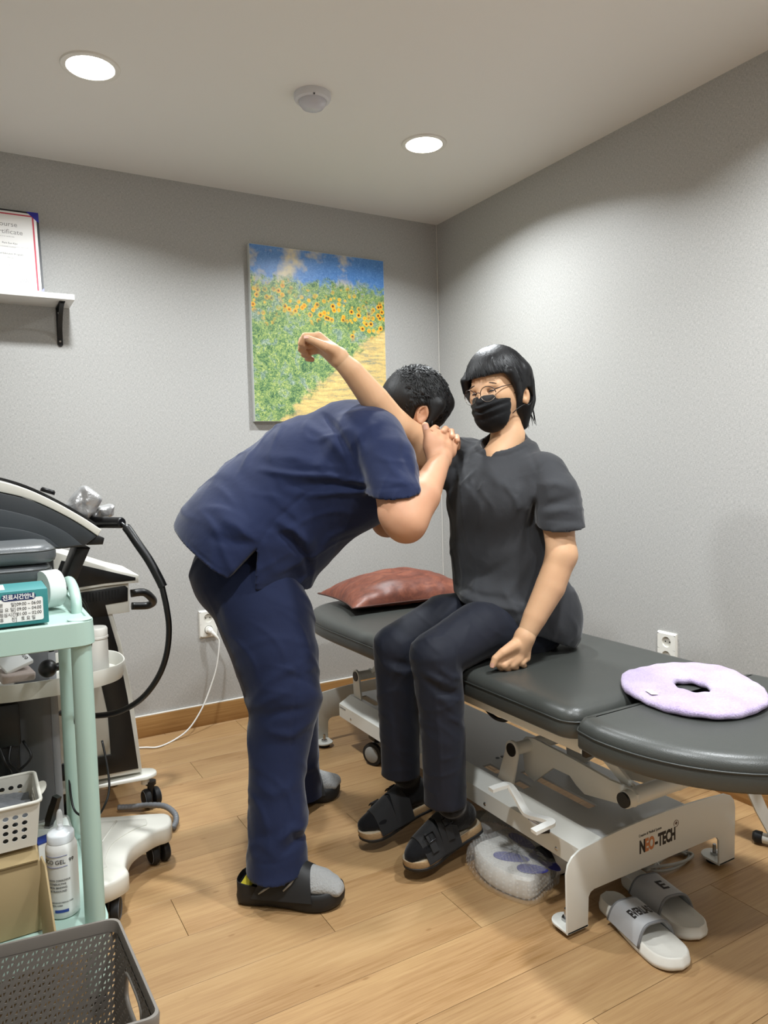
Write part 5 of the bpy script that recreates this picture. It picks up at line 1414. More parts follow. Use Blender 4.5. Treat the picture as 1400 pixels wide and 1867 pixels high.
er = Euler((0.5, -0.25, 0.35)).to_matrix()
MB().box((e0[0] + 0.0, e0[1] + 0.01, e0[2] + 0.022), (0.075, 0.06, 0.014), rot=er, bev=0.004).build('white_pack', M_CARDW, EM)
text_mesh('lettering', 'enola', 0.02, Vector((e0[0], e0[1] + 0.01, e0[2] + 0.022)) + er @ Vector((0.03, -0.018, 0.0074)), er @ Vector((0, 1, 0)), er @ Vector((-1, 0, 0)), M_INK, EM, 0.0001)

# ------------------------------------------------------------------ black and white laser cart near the back wall
CT = thing('laser_cart', (-1.85, -0.62, 0), 'black and white medical cart with tilted console near the back wall', 'medical device')
YF = -0.72
def pz_(q): return [(p[0], p[2]) for p in q]
con = pz_([(-1.9753, -0.7200, 0.9091), (-1.8957, -0.7200, 0.8777), (-1.7881, -0.7200, 0.8319), (-1.7225, -0.7200, 0.8091), (-1.7236, -0.7200, 0.7852), (-1.8332, -0.7200, 0.7837), (-2.0452, -0.7200, 0.7696)])
MB().prism(con, (0, YF, 0), ux, uz, (0, 0.30, 0), bev=0.004).build('console', M_IVORY, CT, 40)
MB().prism(pz_([(-1.9577, -0.7220, 0.8798), (-1.9291, -0.7220, 0.8702), (-1.7338, -0.7220, 0.8031), (-1.7342, -0.7220, 0.7939), (-1.8331, -0.7220, 0.7930), (-1.9977, -0.7220, 0.7820)]), (0, YF - 0.002, 0), ux, uz, (0, 0.006, 0), bev=0.0006).build('console_side', M_BLACK, CT)
MB().prism(pz_([(-2.0454, -0.7200, 0.7662), (-1.8334, -0.7200, 0.7801), (-1.7538, -0.7200, 0.7827), (-1.7546, -0.7200, 0.6868), (-2.0498, -0.7200, 0.6798)]), (0, YF + 0.012, 0), ux, uz, (0, 0.26, 0), bev=0.004).build('head_body', M_IVORY, CT, 40)
MB().prism(pz_([(-2.0449, -0.7100, 0.7611), (-1.7662, -0.7100, 0.7772), (-1.7578, -0.7100, 0.7689), (-1.7598, -0.7100, 0.7247), (-1.8312, -0.7100, 0.7202), (-1.8243, -0.7100, 0.6846), (-2.0491, -0.7100, 0.6778)]), (0, YF + 0.009, 0), ux, uz, (0, 0.006, 0), bev=0.0008).build('vent_panel', M_BLACK, CT)
va, vb = np.array((-1.9174, -0.7120, 0.7486)), np.array((-1.7886, -0.7120, 0.7541))
for k in range(14):
    c = va + (vb - va) * k / 13
    MB().box((c[0], YF + 0.0085, c[2]), (0.0035, 0.002, 0.030)).build('vent_slot', mat('vent_dark', '050505', 0.7) if k == 0 else bpy.data.materials['vent_dark'], CT)
pil = pz_([(-1.9051, -0.7200, 0.6821), (-1.8087, -0.7200, 0.6862), (-1.7870, -0.7200, 0.5931), (-1.7623, -0.7200, 0.4404), (-1.7479, -0.7200, 0.2870), (-1.7370, -0.7200, 0.1286), (-1.9809, -0.7200, 0.1393), (-2.0009, -0.7200, 0.3928), (-2.0018, -0.7200, 0.6945)])
MB().prism(pil, (0, YF + 0.02, 0), ux, uz, (0, 0.22, 0), bev=0.006).build('pillar', M_IVORY, CT, 40)
pb = pz_([(-1.9851, -0.7000, 0.6711), (-1.8299, -0.7000, 0.7130), (-1.7984, -0.7000, 0.5722), (-1.7746, -0.7000, 0.3998), (-1.7611, -0.7000, 0.2646), (-1.7502, -0.7000, 0.1475), (-1.8942, -0.7000, 0.1513), (-2.0103, -0.7000, 0.1627), (-2.0076, -0.7000, 0.2166), (-1.8360, -0.7000, 0.2146), (-1.8398, -0.7000, 0.3558), (-1.8636, -0.7000, 0.5083), (-1.8895, -0.7000, 0.6039)])
MB().prism([p for p in pb], (0, YF + 0.0145, 0), ux, uz, (0, 0.006, 0), bev=0.0008).build('pillar_panel', M_BLACK, CT)
hl = [(-1.7334, -0.6200, 0.7350), (-1.6891, -0.6200, 0.7340), (-1.6597, -0.6000, 0.7083), (-1.6484, -0.5700, 0.6868), (-1.6658, -0.5500, 0.6738), (-1.7189, -0.5500, 0.6781)]
MB().tube(catmull(hl, 6), 0.0135, 14).build('push_handle', M_BLACK, CT, 180)
MB().box((-1.8826, -0.6600, 0.8815), (0.012, 0.012, 0.012), bev=0.001).build('console_button', M_BLACK, CT)
# foot plate with castors
bp = [(-1.6952, -0.7024, 0.1200), (-1.7388, -0.7266, 0.1200), (-1.9631, -0.7002, 0.1200), (-2.0655, -0.5496, 0.1200), (-1.8749, -0.4255, 0.1200), (-1.7142, -0.6352, 0.1200)]
bpp = [(p[0], p[1]) for p in bp]
bc0 = (-1.7140, -0.6954, 0.1200)
plate = [(-2.05, -0.66), (-1.76, -0.72), (-1.715, -0.72), (-1.690, -0.70), (-1.692, -0.665), (-1.72, -0.645), (-1.78, -0.62), (-1.80, -0.50), (-1.75, -0.44), (-1.76, -0.41), (-1.80, -0.40), (-1.86, -0.45), (-2.05, -0.45)]
plc = resample([p[:2] for p in catmull([(x, y, 0) for x, y in plate], 5, True)], 90)
slab(plc, [(0.003, 0.108), (0.0, 0.110), (0.0, 0.118), (0.003, 0.121)]).build('foot_plate', M_IVORY, CT, 50)
for (x, y, a) in ((-1.722, -0.692, 0.15), (-1.79, -0.43, 0.5), (-2.0, -0.64, 0.2), (-2.0, -0.47, -0.3)):
    MB().cyl((x - 0.006, y, 0.085), (x - 0.006, y, 0.11), 0.014, n=18).build('castor_stem', M_IVORY, CT)
    office_caster((x + 0.012, y), a, CT, 0.09, 0.032)

# ------------------------------------------------------------------ people
RV = np.array((0.868, -0.497, 0.0)); FV = np.array((0.497, 0.868, 0.0)); UV = np.array((0.0, 0.0, 1.0))
A_ = lambda p: np.array(p, float)
def m_skin(name, c, c2):
    t = NT(name); co = t.co()
    t.color(t.mix(t.noise(co, 14, 4, 0.6), lin(c), lin(c2)))
    t.set(Roughness=0.55, Specular_IOR_Level=0.28, Subsurface_Weight=0.12, Subsurface_Scale=0.012)
    t.b.inputs['Subsurface Radius'].default_value = (1.0, 0.35, 0.2)
    t.bump(t.noise(co, 260, 3, 0.6), 0.06, 0.001); return t.m
def m_cloth(name, c, c2, rough=0.85, scale=9, nz=0.25, sheen=0.2, spec=0.25):
    t = NT(name); co = t.co()
    t.color(t.mix(t.noise(co, 5, 4, 0.6), lin(c), lin(c2)))
    t.set(Roughness=rough, Specular_IOR_Level=spec, Sheen_Weight=sheen, Sheen_Roughness=0.4)
    a = t.noise(co, scale, 4, 0.55, 0.4); b = t.noise(co, 700, 2, 0.5)
    t.bump(t.math('ADD', a, t.math('MULTIPLY', b, 0.05)), nz, 0.012); return t.m
def m_hair(name, c='0b0b0d', rough=0.3):
    t = NT(name); t.color(c); t.set(Roughness=rough, Specular_IOR_Level=0.4)
    t.bump(t.noise(t.co((140, 140, 16)), 1.0, 4, 0.6, 0.3), 0.35, 0.003); return t.m
SK_M = m_skin('skin_tan', 'c99a7a', 'b98668'); SK_W = m_skin('skin_light', 'd2a985', 'c49874')
def joinf(F, G):
    F.a = np.minimum(F.a, G.a); return F
def smooth_join(F, G, k):
    h = np.maximum(k - np.abs(F.a - G.a), 0) / k
    F.a = np.minimum(F.a, G.a) - h * h * k * 0.25; return F

# ================================================================== standing man in scrubs
MAN = thing('person', (-1.5505, -1.4360, 0.0000), 'person in navy scrubs bending forward, clasping both hands over the seated person’s shoulder', 'person')
lo, hi = (-2.0, -2.05, 0.02), (-0.95, -0.95, 1.62)
F = Field(lo, hi, 0.0042)
F.chain([(-1.4709, -1.0902, 0.8272), (-1.2993, -1.1698, 1.0753), (-1.1565, -1.2314, 1.1895), (-1.0698, -1.2536, 1.2474)], [0.13, 0.14, 0.13, 0.07], 0.03)
F.cap((-1.1863, -1.3514, 1.2112), (-1.0611, -1.1217, 1.2265), 0.06, 0.06, 0.04)
F.cap((-1.5019, -1.1772, 0.8162), (-1.4638, -1.3257, 0.5105), 0.09, 0.065, 0.03).cap((-1.4638, -1.3257, 0.5105), (-1.5431, -1.4265, 0.1000), 0.06, 0.038, 0.02)
F.cap((-1.4348, -0.9985, 0.7860), (-1.3077, -1.0219, 0.3637), 0.09, 0.065, 0.03).cap((-1.3077, -1.0219, 0.3637), (-1.2562, -0.9470, 0.0618), 0.06, 0.038, 0.02)
# neck and head
hc = A_((-0.9593, -1.2687, 1.3519))
hf = 0.78 * RV - 0.62 * UV; hu = 0.62 * RV + 0.78 * UV; hs = -FV
F.cap((-1.0752, -1.2280, 1.2400), hc - hf * 0.04 - hu * 0.03, 0.062, 0.056, 0.03)
F.ell(hc, (0.088, 0.073, 0.088), (hf, hs, hu), 0.02)
F.ell(hc + hf * 0.05 - hu * 0.06, (0.05, 0.055, 0.055), (hf, hs, hu), 0.04)
F.cap(hc + hf * 0.088 - hu * 0.01, hc + hf * 0.105 - hu * 0.045, 0.010, 0.015, 0.02)
F.cap(hc + hf * 0.08 + hs * 0.05 + hu * 0.01, hc + hf * 0.08 - hs * 0.05 + hu * 0.01, 0.012, 0.012, 0.02)
# near ear
e = A_((-0.9803, -1.3409, 1.3069)); ear_a = A_((0, 0, 0)) + 0.30 * RV + 0.95 * UV; ear_b = 0.95 * RV - 0.30 * UV
ring = [e + ear_a * 0.028 * math.sin(t) * (1.0 if math.sin(t) > 0 else 0.9) + ear_b * (0.018 if math.cos(t) < 0 else 0.013) * math.cos(t) - FV * (0.006 if math.cos(t) < 0 else 0) for t in np.linspace(0.1, 1.55 * math.pi, 12)]
F.ell(e + FV * 0.004, (0.028, 0.017, 0.008), (ear_a, ear_b, FV), 0.006)
F.chain(ring, [0.0045] * 12, 0.004); F.cap(e - ear_a * 0.024 - ear_b * 0.003, e - ear_a * 0.028, 0.007, 0.006, 0.006)
F.ell(e + ear_b * 0.003 - FV * 0.006, (0.013, 0.008, 0.008), (ear_a, ear_b, FV), 0.004, 's')
# right arm and hand
F.chain([(-1.1672, -1.3504, 1.2158), (-1.1766, -1.4414, 1.1617), (-1.1930, -1.5254, 1.0712), (-1.1889, -1.5673, 1.0057)], [0.055, 0.055, 0.0545, 0.052], 0.02)
F.ell((-1.1930, -1.5463, 1.0227), (0.060, 0.052, 0.050), None, 0.03)
F.chain([(-1.1881, -1.5683, 0.9983), (-1.1172, -1.5401, 1.0683), (-1.0487, -1.4941, 1.1270), (-1.0032, -1.4651, 1.1689)], [0.050, 0.050, 0.037, 0.030], 0.025)
# left arm and hand (far side)
F.chain([(-0.9906, -1.1151, 1.2353), (-0.9980, -1.1008, 1.0613), (-0.9954, -1.1322, 0.9703)], [0.06, 0.055, 0.05], 0.03)
F.chain([(-0.9954, -1.1322, 0.9703), (-0.9163, -1.1607, 1.0408), (-0.8555, -1.2220, 1.1489)], [0.048, 0.045, 0.032], 0.025)
HF = Field(np.min([(-1.0360, -1.4182, 1.1590), (-0.9591, -1.5217, 1.2897)], 0) - 0.10, np.max([(-0.8472, -1.2261, 1.1577), (-0.7800, -1.2764, 1.3084)], 0) + 0.06, 0.0022)
HF.chain([(-1.0574, -1.5013, 1.1194), (-1.0032, -1.4651, 1.1689)], [0.0335, 0.0297], 0.0)
HF.chain([(-0.8781, -1.2057, 1.1169), (-0.8555, -1.2220, 1.1489)], [0.0345, 0.0315], 0.0)
hand = [((-1.0110, -1.4387, 1.2307), 0.017), ((-0.9967, -1.4483, 1.2109), 0.02), ((-0.9718, -1.4460, 1.2011), 0.019), ((-0.9495, -1.4364, 1.1914), 0.017)]
for (p, r), q in zip(hand, [(-0.9792, -1.4152, 1.2479), (-0.9610, -1.4202, 1.2427), (-0.9401, -1.4214, 1.2328), (-0.9207, -1.4220, 1.2178)]):
    HF.cap((-1.0004, -1.4609, 1.1689), p, 0.024, r, 0.014); HF.cap(p, q, r, 0.0125, 0.012)
fing_r = [[(-0.9792, -1.4152, 1.2479), (-0.9788, -1.3915, 1.2589), (-0.9655, -1.3651, 1.2503), (-0.9551, -1.3549, 1.2340)],
          [(-0.9609, -1.4201, 1.2444), (-0.9374, -1.3922, 1.2573), (-0.9091, -1.3570, 1.2507), (-0.8987, -1.3413, 1.2310)],
          [(-0.9400, -1.4213, 1.2344), (-0.9146, -1.3943, 1.2489), (-0.8861, -1.3593, 1.2404), (-0.8816, -1.3522, 1.2167)],
          [(-0.9206, -1.4220, 1.2195), (-0.8981, -1.3993, 1.2319), (-0.8780, -1.3767, 1.2243), (-0.8731, -1.3694, 1.2058)]]
for f in fing_r: HF.chain(f, [0.0118, 0.0105, 0.0098, 0.0088], 0.004)
HF.chain([(-1.0241, -1.4589, 1.1694), (-1.0290, -1.4475, 1.2065), (-1.0315, -1.4438, 1.2369), (-1.0368, -1.4384, 1.2691)], [0.020, 0.0165, 0.0115, 0.0105], 0.014)
HF.ell((-1.0218, -1.4455, 1.2113), (0.018, 0.016, 0.026), None, 0.02)
HF.cap((-0.8555, -1.2220, 1.1489), (-0.8482, -1.2777, 1.2334), 0.03, 0.03, 0.02)
fing_l = [[(-0.8877, -1.2889, 1.2436), (-0.9319, -1.3428, 1.2650), (-0.9671, -1.3861, 1.2659), (-0.9874, -1.3983, 1.2569)],
          [(-0.8639, -1.2913, 1.2399), (-0.9113, -1.3665, 1.2604), (-0.9486, -1.4144, 1.2611), (-0.9707, -1.4347, 1.2518)],
          [(-0.8488, -1.3002, 1.2359), (-0.8926, -1.3661, 1.2554), (-0.9260, -1.4106, 1.2531), (-0.9454, -1.4434, 1.2367)],
          [(-0.8430, -1.3159, 1.2248), (-0.8802, -1.3744, 1.2380), (-0.9066, -1.4114, 1.2364), (-0.9245, -1.4389, 1.2254)]]
for f in fing_l: HF.chain(f, [0.0115, 0.0102, 0.0095, 0.0085], 0.003)
build_joined([(F, 2), (HF, 1)], 'body', SK_M, MAN)
# fingernails
def nail(p, n, d, w, parent, m):
    p, n, d = A_(p), A_(n), A_(d); n /= np.linalg.norm(n); d -= n * (d @ n); d /= np.linalg.norm(d); s = np.cross(n, d)
    rows = [[tuple(p + d * a * w * 1.25 + s * b * w + n * (0.0004 - 0.25 * w * b * b)) for b in np.linspace(-1, 1, 7)] for a in (-1, -0.3, 0.5, 1)]
    MB().grid(rows).build('nail', m, parent, 180)
M_NAIL = mat('nail', 'd6a794', 0.25)
nail(A_((-1.0419, -1.4490, 1.2653)), -FV - 0.1 * RV, (-0.15, 0, 1), 0.0062, MAN, M_NAIL)

# scrub top
T = Field((-2.05, -2.05, 0.70), (-0.95, -0.95, 1.5), 0.0045)
T.chain([(-1.5013, -1.0702, 0.8618), (-1.4844, -1.0767, 0.9035), (-1.3911, -1.1227, 1.0037), (-1.2797, -1.1783, 1.1118), (-1.1768, -1.2193, 1.1969), (-1.1290, -1.2326, 1.2298)], [0.195, 0.208, 0.217, 0.203, 0.162, 0.112], 0.05, flat=(FV, 0.98))
T.chain([(-1.4709, -1.0820, 0.9368), (-1.4858, -1.0778, 0.8782), (-1.4431, -1.1102, 0.7725)], [0.19, 0.192, 0.152], 0.06, flat=(FV, 1.42))
T.cap((-1.2059, -1.3744, 1.2153), (-1.0528, -1.0914, 1.2312), 0.098, 0.098, 0.07)
T.ell((-1.1584, -1.2482, 1.1050), (0.16, 0.2, 0.13), (RV, FV, UV), 0.08)
T.wrinkle(0.0032, 3, 5, 0.11, main=0.67 * RV + 0.74 * UV, spread=0.6)
# hem: rear panel, slit, front panel
hb0, hb1 = A_((-1.7009, -1.1796, 0.9597)), A_((-1.5741, -1.2596, 0.8593)); slit = A_((-1.5029, -1.2942, 0.9418)); f0, f1 = A_((-1.5175, -1.2950, 0.8193)), A_((-1.3925, -1.3691, 0.7849))
def plane_px(a, b, below):
    """plane through a, b containing the depth direction; normal towards `below`"""
    n = np.cross(b - a, FV); n /= np.linalg.norm(n)
    return (a, n if n @ below > 0 else -n)
pb_ = plane_px(hb0, hb1, A_((0, 0, -1.0))); pf_ = plane_px(f0, f1, A_((0, 0, -1.0)))
X, Y, Z = T.full()
def dist(pl): p, n = pl; return ((X - p[0]) * n[0] + (Y - p[1]) * n[1] + (Z - p[2]) * n[2]).astype(np.float32)
split = plane_px(slit, A_((-1.5469, -1.2782, 0.8186)), RV)
ds = dist(split); db, df = dist(pb_), dist(pf_)
T.a = np.maximum(T.a, np.where(ds < 0, db, df))
w1 = plane_px(slit, hb1, RV * 1.0 - UV * 0.2); w2 = plane_px(slit, f0, -RV)
dep_ = ((X - slit[0]) * FV[0] + (Y - slit[1]) * FV[1]).astype(np.float32)
cut = np.maximum(np.maximum(-dist(w1), -dist(w2)), dep_ - 0.16)
T.a = np.maximum(T.a, -cut)
# sleeves
def sleeve(pts, rs, cut_p, cut_n, h0=T):
    S = Field(h0.lo, h0.lo + h0.h * (h0.n - 1), h0.h); S.n = h0.n.copy(); S.a = np.full(S.n, 1.0, np.float32)
    S.chain(pts, rs, 0.03); S.wrinkle(0.0028, len(pts), 4, 0.07); S.half(cut_p, cut_n)
    return S
_n = np.cross(A_((-1.1297, -1.5547, 1.0873)) - A_((-1.2514, -1.4858, 1.0758)), FV + 0.2 * UV); _n = _n if _n[2] < 0 else -_n
s1 = sleeve([(-1.1688, -1.3603, 1.2251), (-1.1814, -1.4499, 1.1663), (-1.1930, -1.5254, 1.0712), (-1.1967, -1.5439, 1.0272)], [0.096, 0.088, 0.0735, 0.070], (-1.1899, -1.5206, 1.0815), _n)
smooth_join(T, s1, 0.035)
s2 = sleeve([(-1.0253, -1.1402, 1.2525), (-0.9948, -1.1073, 1.1533), (-0.9930, -1.1078, 1.0058)], [0.11, 0.09, 0.074], (-0.9943, -1.1135, 1.0743), (0, 0, -1.0)); smooth_join(T, s2, 0.035)
# neck opening
T.cap((-1.0987, -1.2229, 1.2831), (-0.9876, -1.2709, 1.3374), 0.066, 0.066, 0.008, 's')
NEAR = (A_((-1.2993, -1.1698, 1.0753)), -FV)
def cr(F_, pts, amp, w): F_.crease(pts, amp, w, axis=FV, side=NEAR)
cr(T, [(-1.2348, -1.4351, 1.1092), (-1.3245, -1.3822, 1.1303), (-1.4110, -1.3323, 1.1358), (-1.4994, -1.2802, 1.1553)], 0.010, 0.010)
cr(T, [(-1.2328, -1.4372, 1.0969), (-1.3258, -1.3833, 1.1057), (-1.4326, -1.3222, 1.1057)], -0.008, 0.010)
cr(T, [(-1.2363, -1.4363, 1.0816), (-1.3003, -1.3996, 1.0835), (-1.3809, -1.3541, 1.0750)], 0.008, 0.009)
cr(T, [(-1.3376, -1.3614, 1.3089), (-1.2976, -1.3881, 1.2570), (-1.2703, -1.4084, 1.1948), (-1.2555, -1.4223, 1.1221)], -0.010, 0.010)
cr(T, [(-1.3893, -1.3332, 1.2904), (-1.3189, -1.3776, 1.2346), (-1.2697, -1.4116, 1.1563)], 0.006, 0.014)
cr(T, [(-1.4947, -1.2801, 1.1935), (-1.4018, -1.3340, 1.1832), (-1.2707, -1.4124, 1.1379)], 0.006, 0.016)
cr(T, [(-1.4563, -1.3155, 1.0142), (-1.4128, -1.3430, 0.9791), (-1.3881, -1.3599, 0.9415), (-1.3886, -1.3640, 0.8832)], 0.012, 0.012)
cr(T, [(-1.4683, -1.3104, 0.9899), (-1.4275, -1.3365, 0.9534), (-1.4007, -1.3554, 0.9066), (-1.3951, -1.3620, 0.8603)], -0.012, 0.012)
cr(T, [(-1.5016, -1.2950, 0.9417), (-1.4646, -1.3112, 1.0083), (-1.3803, -1.3536, 1.0858), (-1.2712, -1.4129, 1.1287)], -0.004, 0.006)
cr(T, [(-1.5012, -1.2947, 0.9479), (-1.5387, -1.2697, 0.9950), (-1.5963, -1.2332, 1.0428)], 0.007, 0.018)
cr(T, [(-1.5075, -1.2905, 0.9557), (-1.5475, -1.2676, 0.9569), (-1.6066, -1.2324, 0.9739)], -0.005, 0.014)
cr(T, [(-1.2521, -1.4344, 0.9868), (-1.3342, -1.3901, 0.9507), (-1.3775, -1.3698, 0.8905)], 0.006, 0.014)
cr(T, [(-1.2821, -1.4567, 1.2310), (-1.2732, -1.4674, 1.1558), (-1.2549, -1.4833, 1.0834)], -0.010, 0.010)
cr(T, [(-1.2075, -1.4952, 1.2859), (-1.2683, -1.4635, 1.2456), (-1.2899, -1.4539, 1.2088)], 0.004, 0.012)
cr(T, [(-1.1842, -1.5698, 1.2404), (-1.1936, -1.5687, 1.1822), (-1.1659, -1.5901, 1.1083)], -0.006, 0.012)
cr(T, [(-1.2380, -1.5432, 1.1835), (-1.2150, -1.5597, 1.1389), (-1.1730, -1.5871, 1.0939)], 0.005, 0.013)
cr(T, [(-1.6937, -1.1830, 0.9688), (-1.5734, -1.2591, 0.8716)], -0.0018, 0.004)
cr(T, [(-1.5115, -1.2975, 0.8314), (-1.3958, -1.3662, 0.7989)], -0.0018, 0.004)
cr(T, [(-1.2831, -1.5473, 1.0916), (-1.1695, -1.6117, 1.1014)], -0.002, 0.004)
M_SCRUB = m_cloth('navy_scrub', '1b2545', '161f3c')
T.build('scrub_top', M_SCRUB, MAN, 2)

# trousers
P_ = Field((-2.0, -1.85, 0.03), (-1.0, -0.75, 1.08), 0.0048)
P_.ell((-1.4778, -1.0856, 0.8359), (0.163, 0.185, 0.15), (RV, FV, UV), 0.05)
P_.chain([(-1.4865, -1.1627, 0.8177), (-1.4676, -1.2338, 0.7070), (-1.4668, -1.2929, 0.6189), (-1.4623, -1.3382, 0.5104), (-1.4840, -1.3454, 0.4019), (-1.5086, -1.3736, 0.2998), (-1.5242, -1.4073, 0.1934), (-1.5449, -1.4482, 0.0274)], [0.140, 0.136, 0.121, 0.103, 0.088, 0.077, 0.077, 0.088], 0.03)
P_.chain([(-1.4272, -1.0139, 0.7925), (-1.3677, -1.0307, 0.5590), (-1.3156, -1.0174, 0.3640), (-1.2867, -0.9688, 0.1543), (-1.2608, -0.9402, -0.0375)], [0.142, 0.118, 0.092, 0.080, 0.086], 0.03)
hr = A_((-1.5416, -1.4405, 0.0788)); X, Y, Z = P_.full()
cutz = hr[2] + 0.004 + 0.06 * ((X - hr[0]) * RV[0] + (Y - hr[1]) * RV[1])
lr = A_((-1.2513, -0.9417, 0.0156))
near = ((X - hr[0]) * FV[0] + (Y - hr[1]) * FV[1]) < 0.30
P_.a = np.maximum(P_.a, np.where(near, cutz - Z, lr[2] - Z).astype(np.float32))
NEAR = (A_((-1.4802, -1.3424, 0.4709)), -FV)
for pts, amp, w in (
    ([(-1.5631, -1.4029, 0.5716), (-1.5235, -1.4234, 0.5997), (-1.4459, -1.4659, 0.6267)], 0.006, 0.014), ([(-1.5857, -1.3948, 0.5065), (-1.5394, -1.4187, 0.5417), (-1.5008, -1.4401, 0.5508)], 0.008, 0.013),
    ([(-1.5681, -1.4069, 0.4796), (-1.5160, -1.4349, 0.5045), (-1.4399, -1.4786, 0.5023)], -0.007, 0.014), ([(-1.5568, -1.4153, 0.4545), (-1.4941, -1.4524, 0.4381), (-1.4418, -1.4802, 0.4658)], 0.006, 0.013),
    ([(-1.4368, -1.4585, 0.7945), (-1.4871, -1.4290, 0.8033), (-1.5363, -1.3986, 0.8339)], -0.008, 0.012), ([(-1.4324, -1.4637, 0.7579), (-1.4887, -1.4303, 0.7741), (-1.5502, -1.3923, 0.8124)], 0.006, 0.012),
    ([(-1.5560, -1.4940, 0.1801), (-1.5260, -1.5091, 0.2077), (-1.4957, -1.5273, 0.1954)], 0.010, 0.011), ([(-1.5513, -1.4988, 0.1515), (-1.5217, -1.5142, 0.1720), (-1.4916, -1.5326, 0.1569)], -0.008, 0.010),
    ([(-1.5106, -1.5137, 0.2642), (-1.5067, -1.5191, 0.2214), (-1.4905, -1.5316, 0.1782)], 0.008, 0.012), ([(-1.6152, -1.4616, 0.1604), (-1.5885, -1.4742, 0.1952), (-1.5634, -1.4881, 0.2016)], -0.004, 0.014),
    ([(-1.4772, -1.4386, 0.7518), (-1.4740, -1.4535, 0.5763), (-1.5048, -1.4522, 0.3580), (-1.5309, -1.4558, 0.1102)], -0.003, 0.005),
    ([(-1.4693, -1.4497, 0.6639), (-1.4316, -1.4719, 0.6555), (-1.4118, -1.4822, 0.6696)], -0.005, 0.010), ([(-1.4661, -1.4559, 0.6053), (-1.4284, -1.4781, 0.5970), (-1.4109, -1.4867, 0.6155)], 0.005, 0.010),
    ([(-1.5833, -1.4104, 0.3164), (-1.5401, -1.4369, 0.2932), (-1.4882, -1.4651, 0.3136)], 0.004, 0.014), ([(-1.6292, -1.4559, 0.1295), (-1.5572, -1.4967, 0.1345), (-1.4897, -1.5344, 0.1468)], -0.0015, 0.004)):
    cr(P_, pts, amp, w)
P_.wrinkle(0.0036, 5, 5, 0.10, main=UV + 0.4 * RV, spread=0.6)
P_.build('trousers', m_cloth('navy_trousers', '18213e', '141c36'), MAN, 1)

# grey socks and black slippers
M_SOCKG = m_cloth('grey_sock', '8f8f8e', 'a5a5a3', 0.95, 160, 0.5)
M_SLIP = mat('black_eva', '151516', 0.6, nz=0.08, nscale=120)
def foot_frame(heel, toe, up=(0, 0, 1)):
    h, t = A_(heel), A_(toe); d = t - h; L = np.linalg.norm(d); d /= L
    u = A_(up) - d * (A_(up) @ d); u /= np.linalg.norm(u); s = np.cross(u, d)
    return h, d, s, u, L
def sole_outline(L, w, inner):
    """outline in (along, side); inner = +1/-1 big-toe side"""
    P = [(0.0, 0.0), (0.02, 0.62), (0.10, 0.82), (0.30, 0.80), (0.50, 0.84), (0.70, 1.0), (0.85, 0.88), (0.96, 0.5), (1.0, 0.1), (0.985, -0.30), (0.92, -0.70), (0.76, -0.96), (0.55, -0.88), (0.32, -0.72), (0.10, -0.80), (0.02, -0.60)]
    return np.array([(q[0] * L, q[1] * w / 2 * -inner) for q in [p[:2] for p in catmull([(a, b, 0) for a, b in P], 6, True)]])
def sole(name, fr, w, inner, prof, m, parent, curve=lambda a: 0.0, sharp=50):
    h, d, s, u, L = fr; P = resample([tuple(p) for p in sole_outline(L, w, inner)], 96); N = normals2(P)
    W = lambda p, z: tuple(h + d * p[0] + s * p[1] + u * (z + curve(p[0] / L)))
    rows = [[W(p, z) for p in P - N * i] for i, z in prof]; mb_ = MB().grid(rows, closed_u=True); n = len(P)
    c = P.mean(0); last = P - N * prof[-1][0]
    ex = [[W(c + (p - c) * f, prof[-1][1] - dz) for p in last] for f, dz in ((0.8, 0.002), (0.45, 0.004), (0.1, 0.004))]
    mb_.grid([rows[-1]] + ex, closed_u=True)
    mb_.f.append(tuple(range(n))[::-1])
    return mb_.build(name, m, parent, sharp)
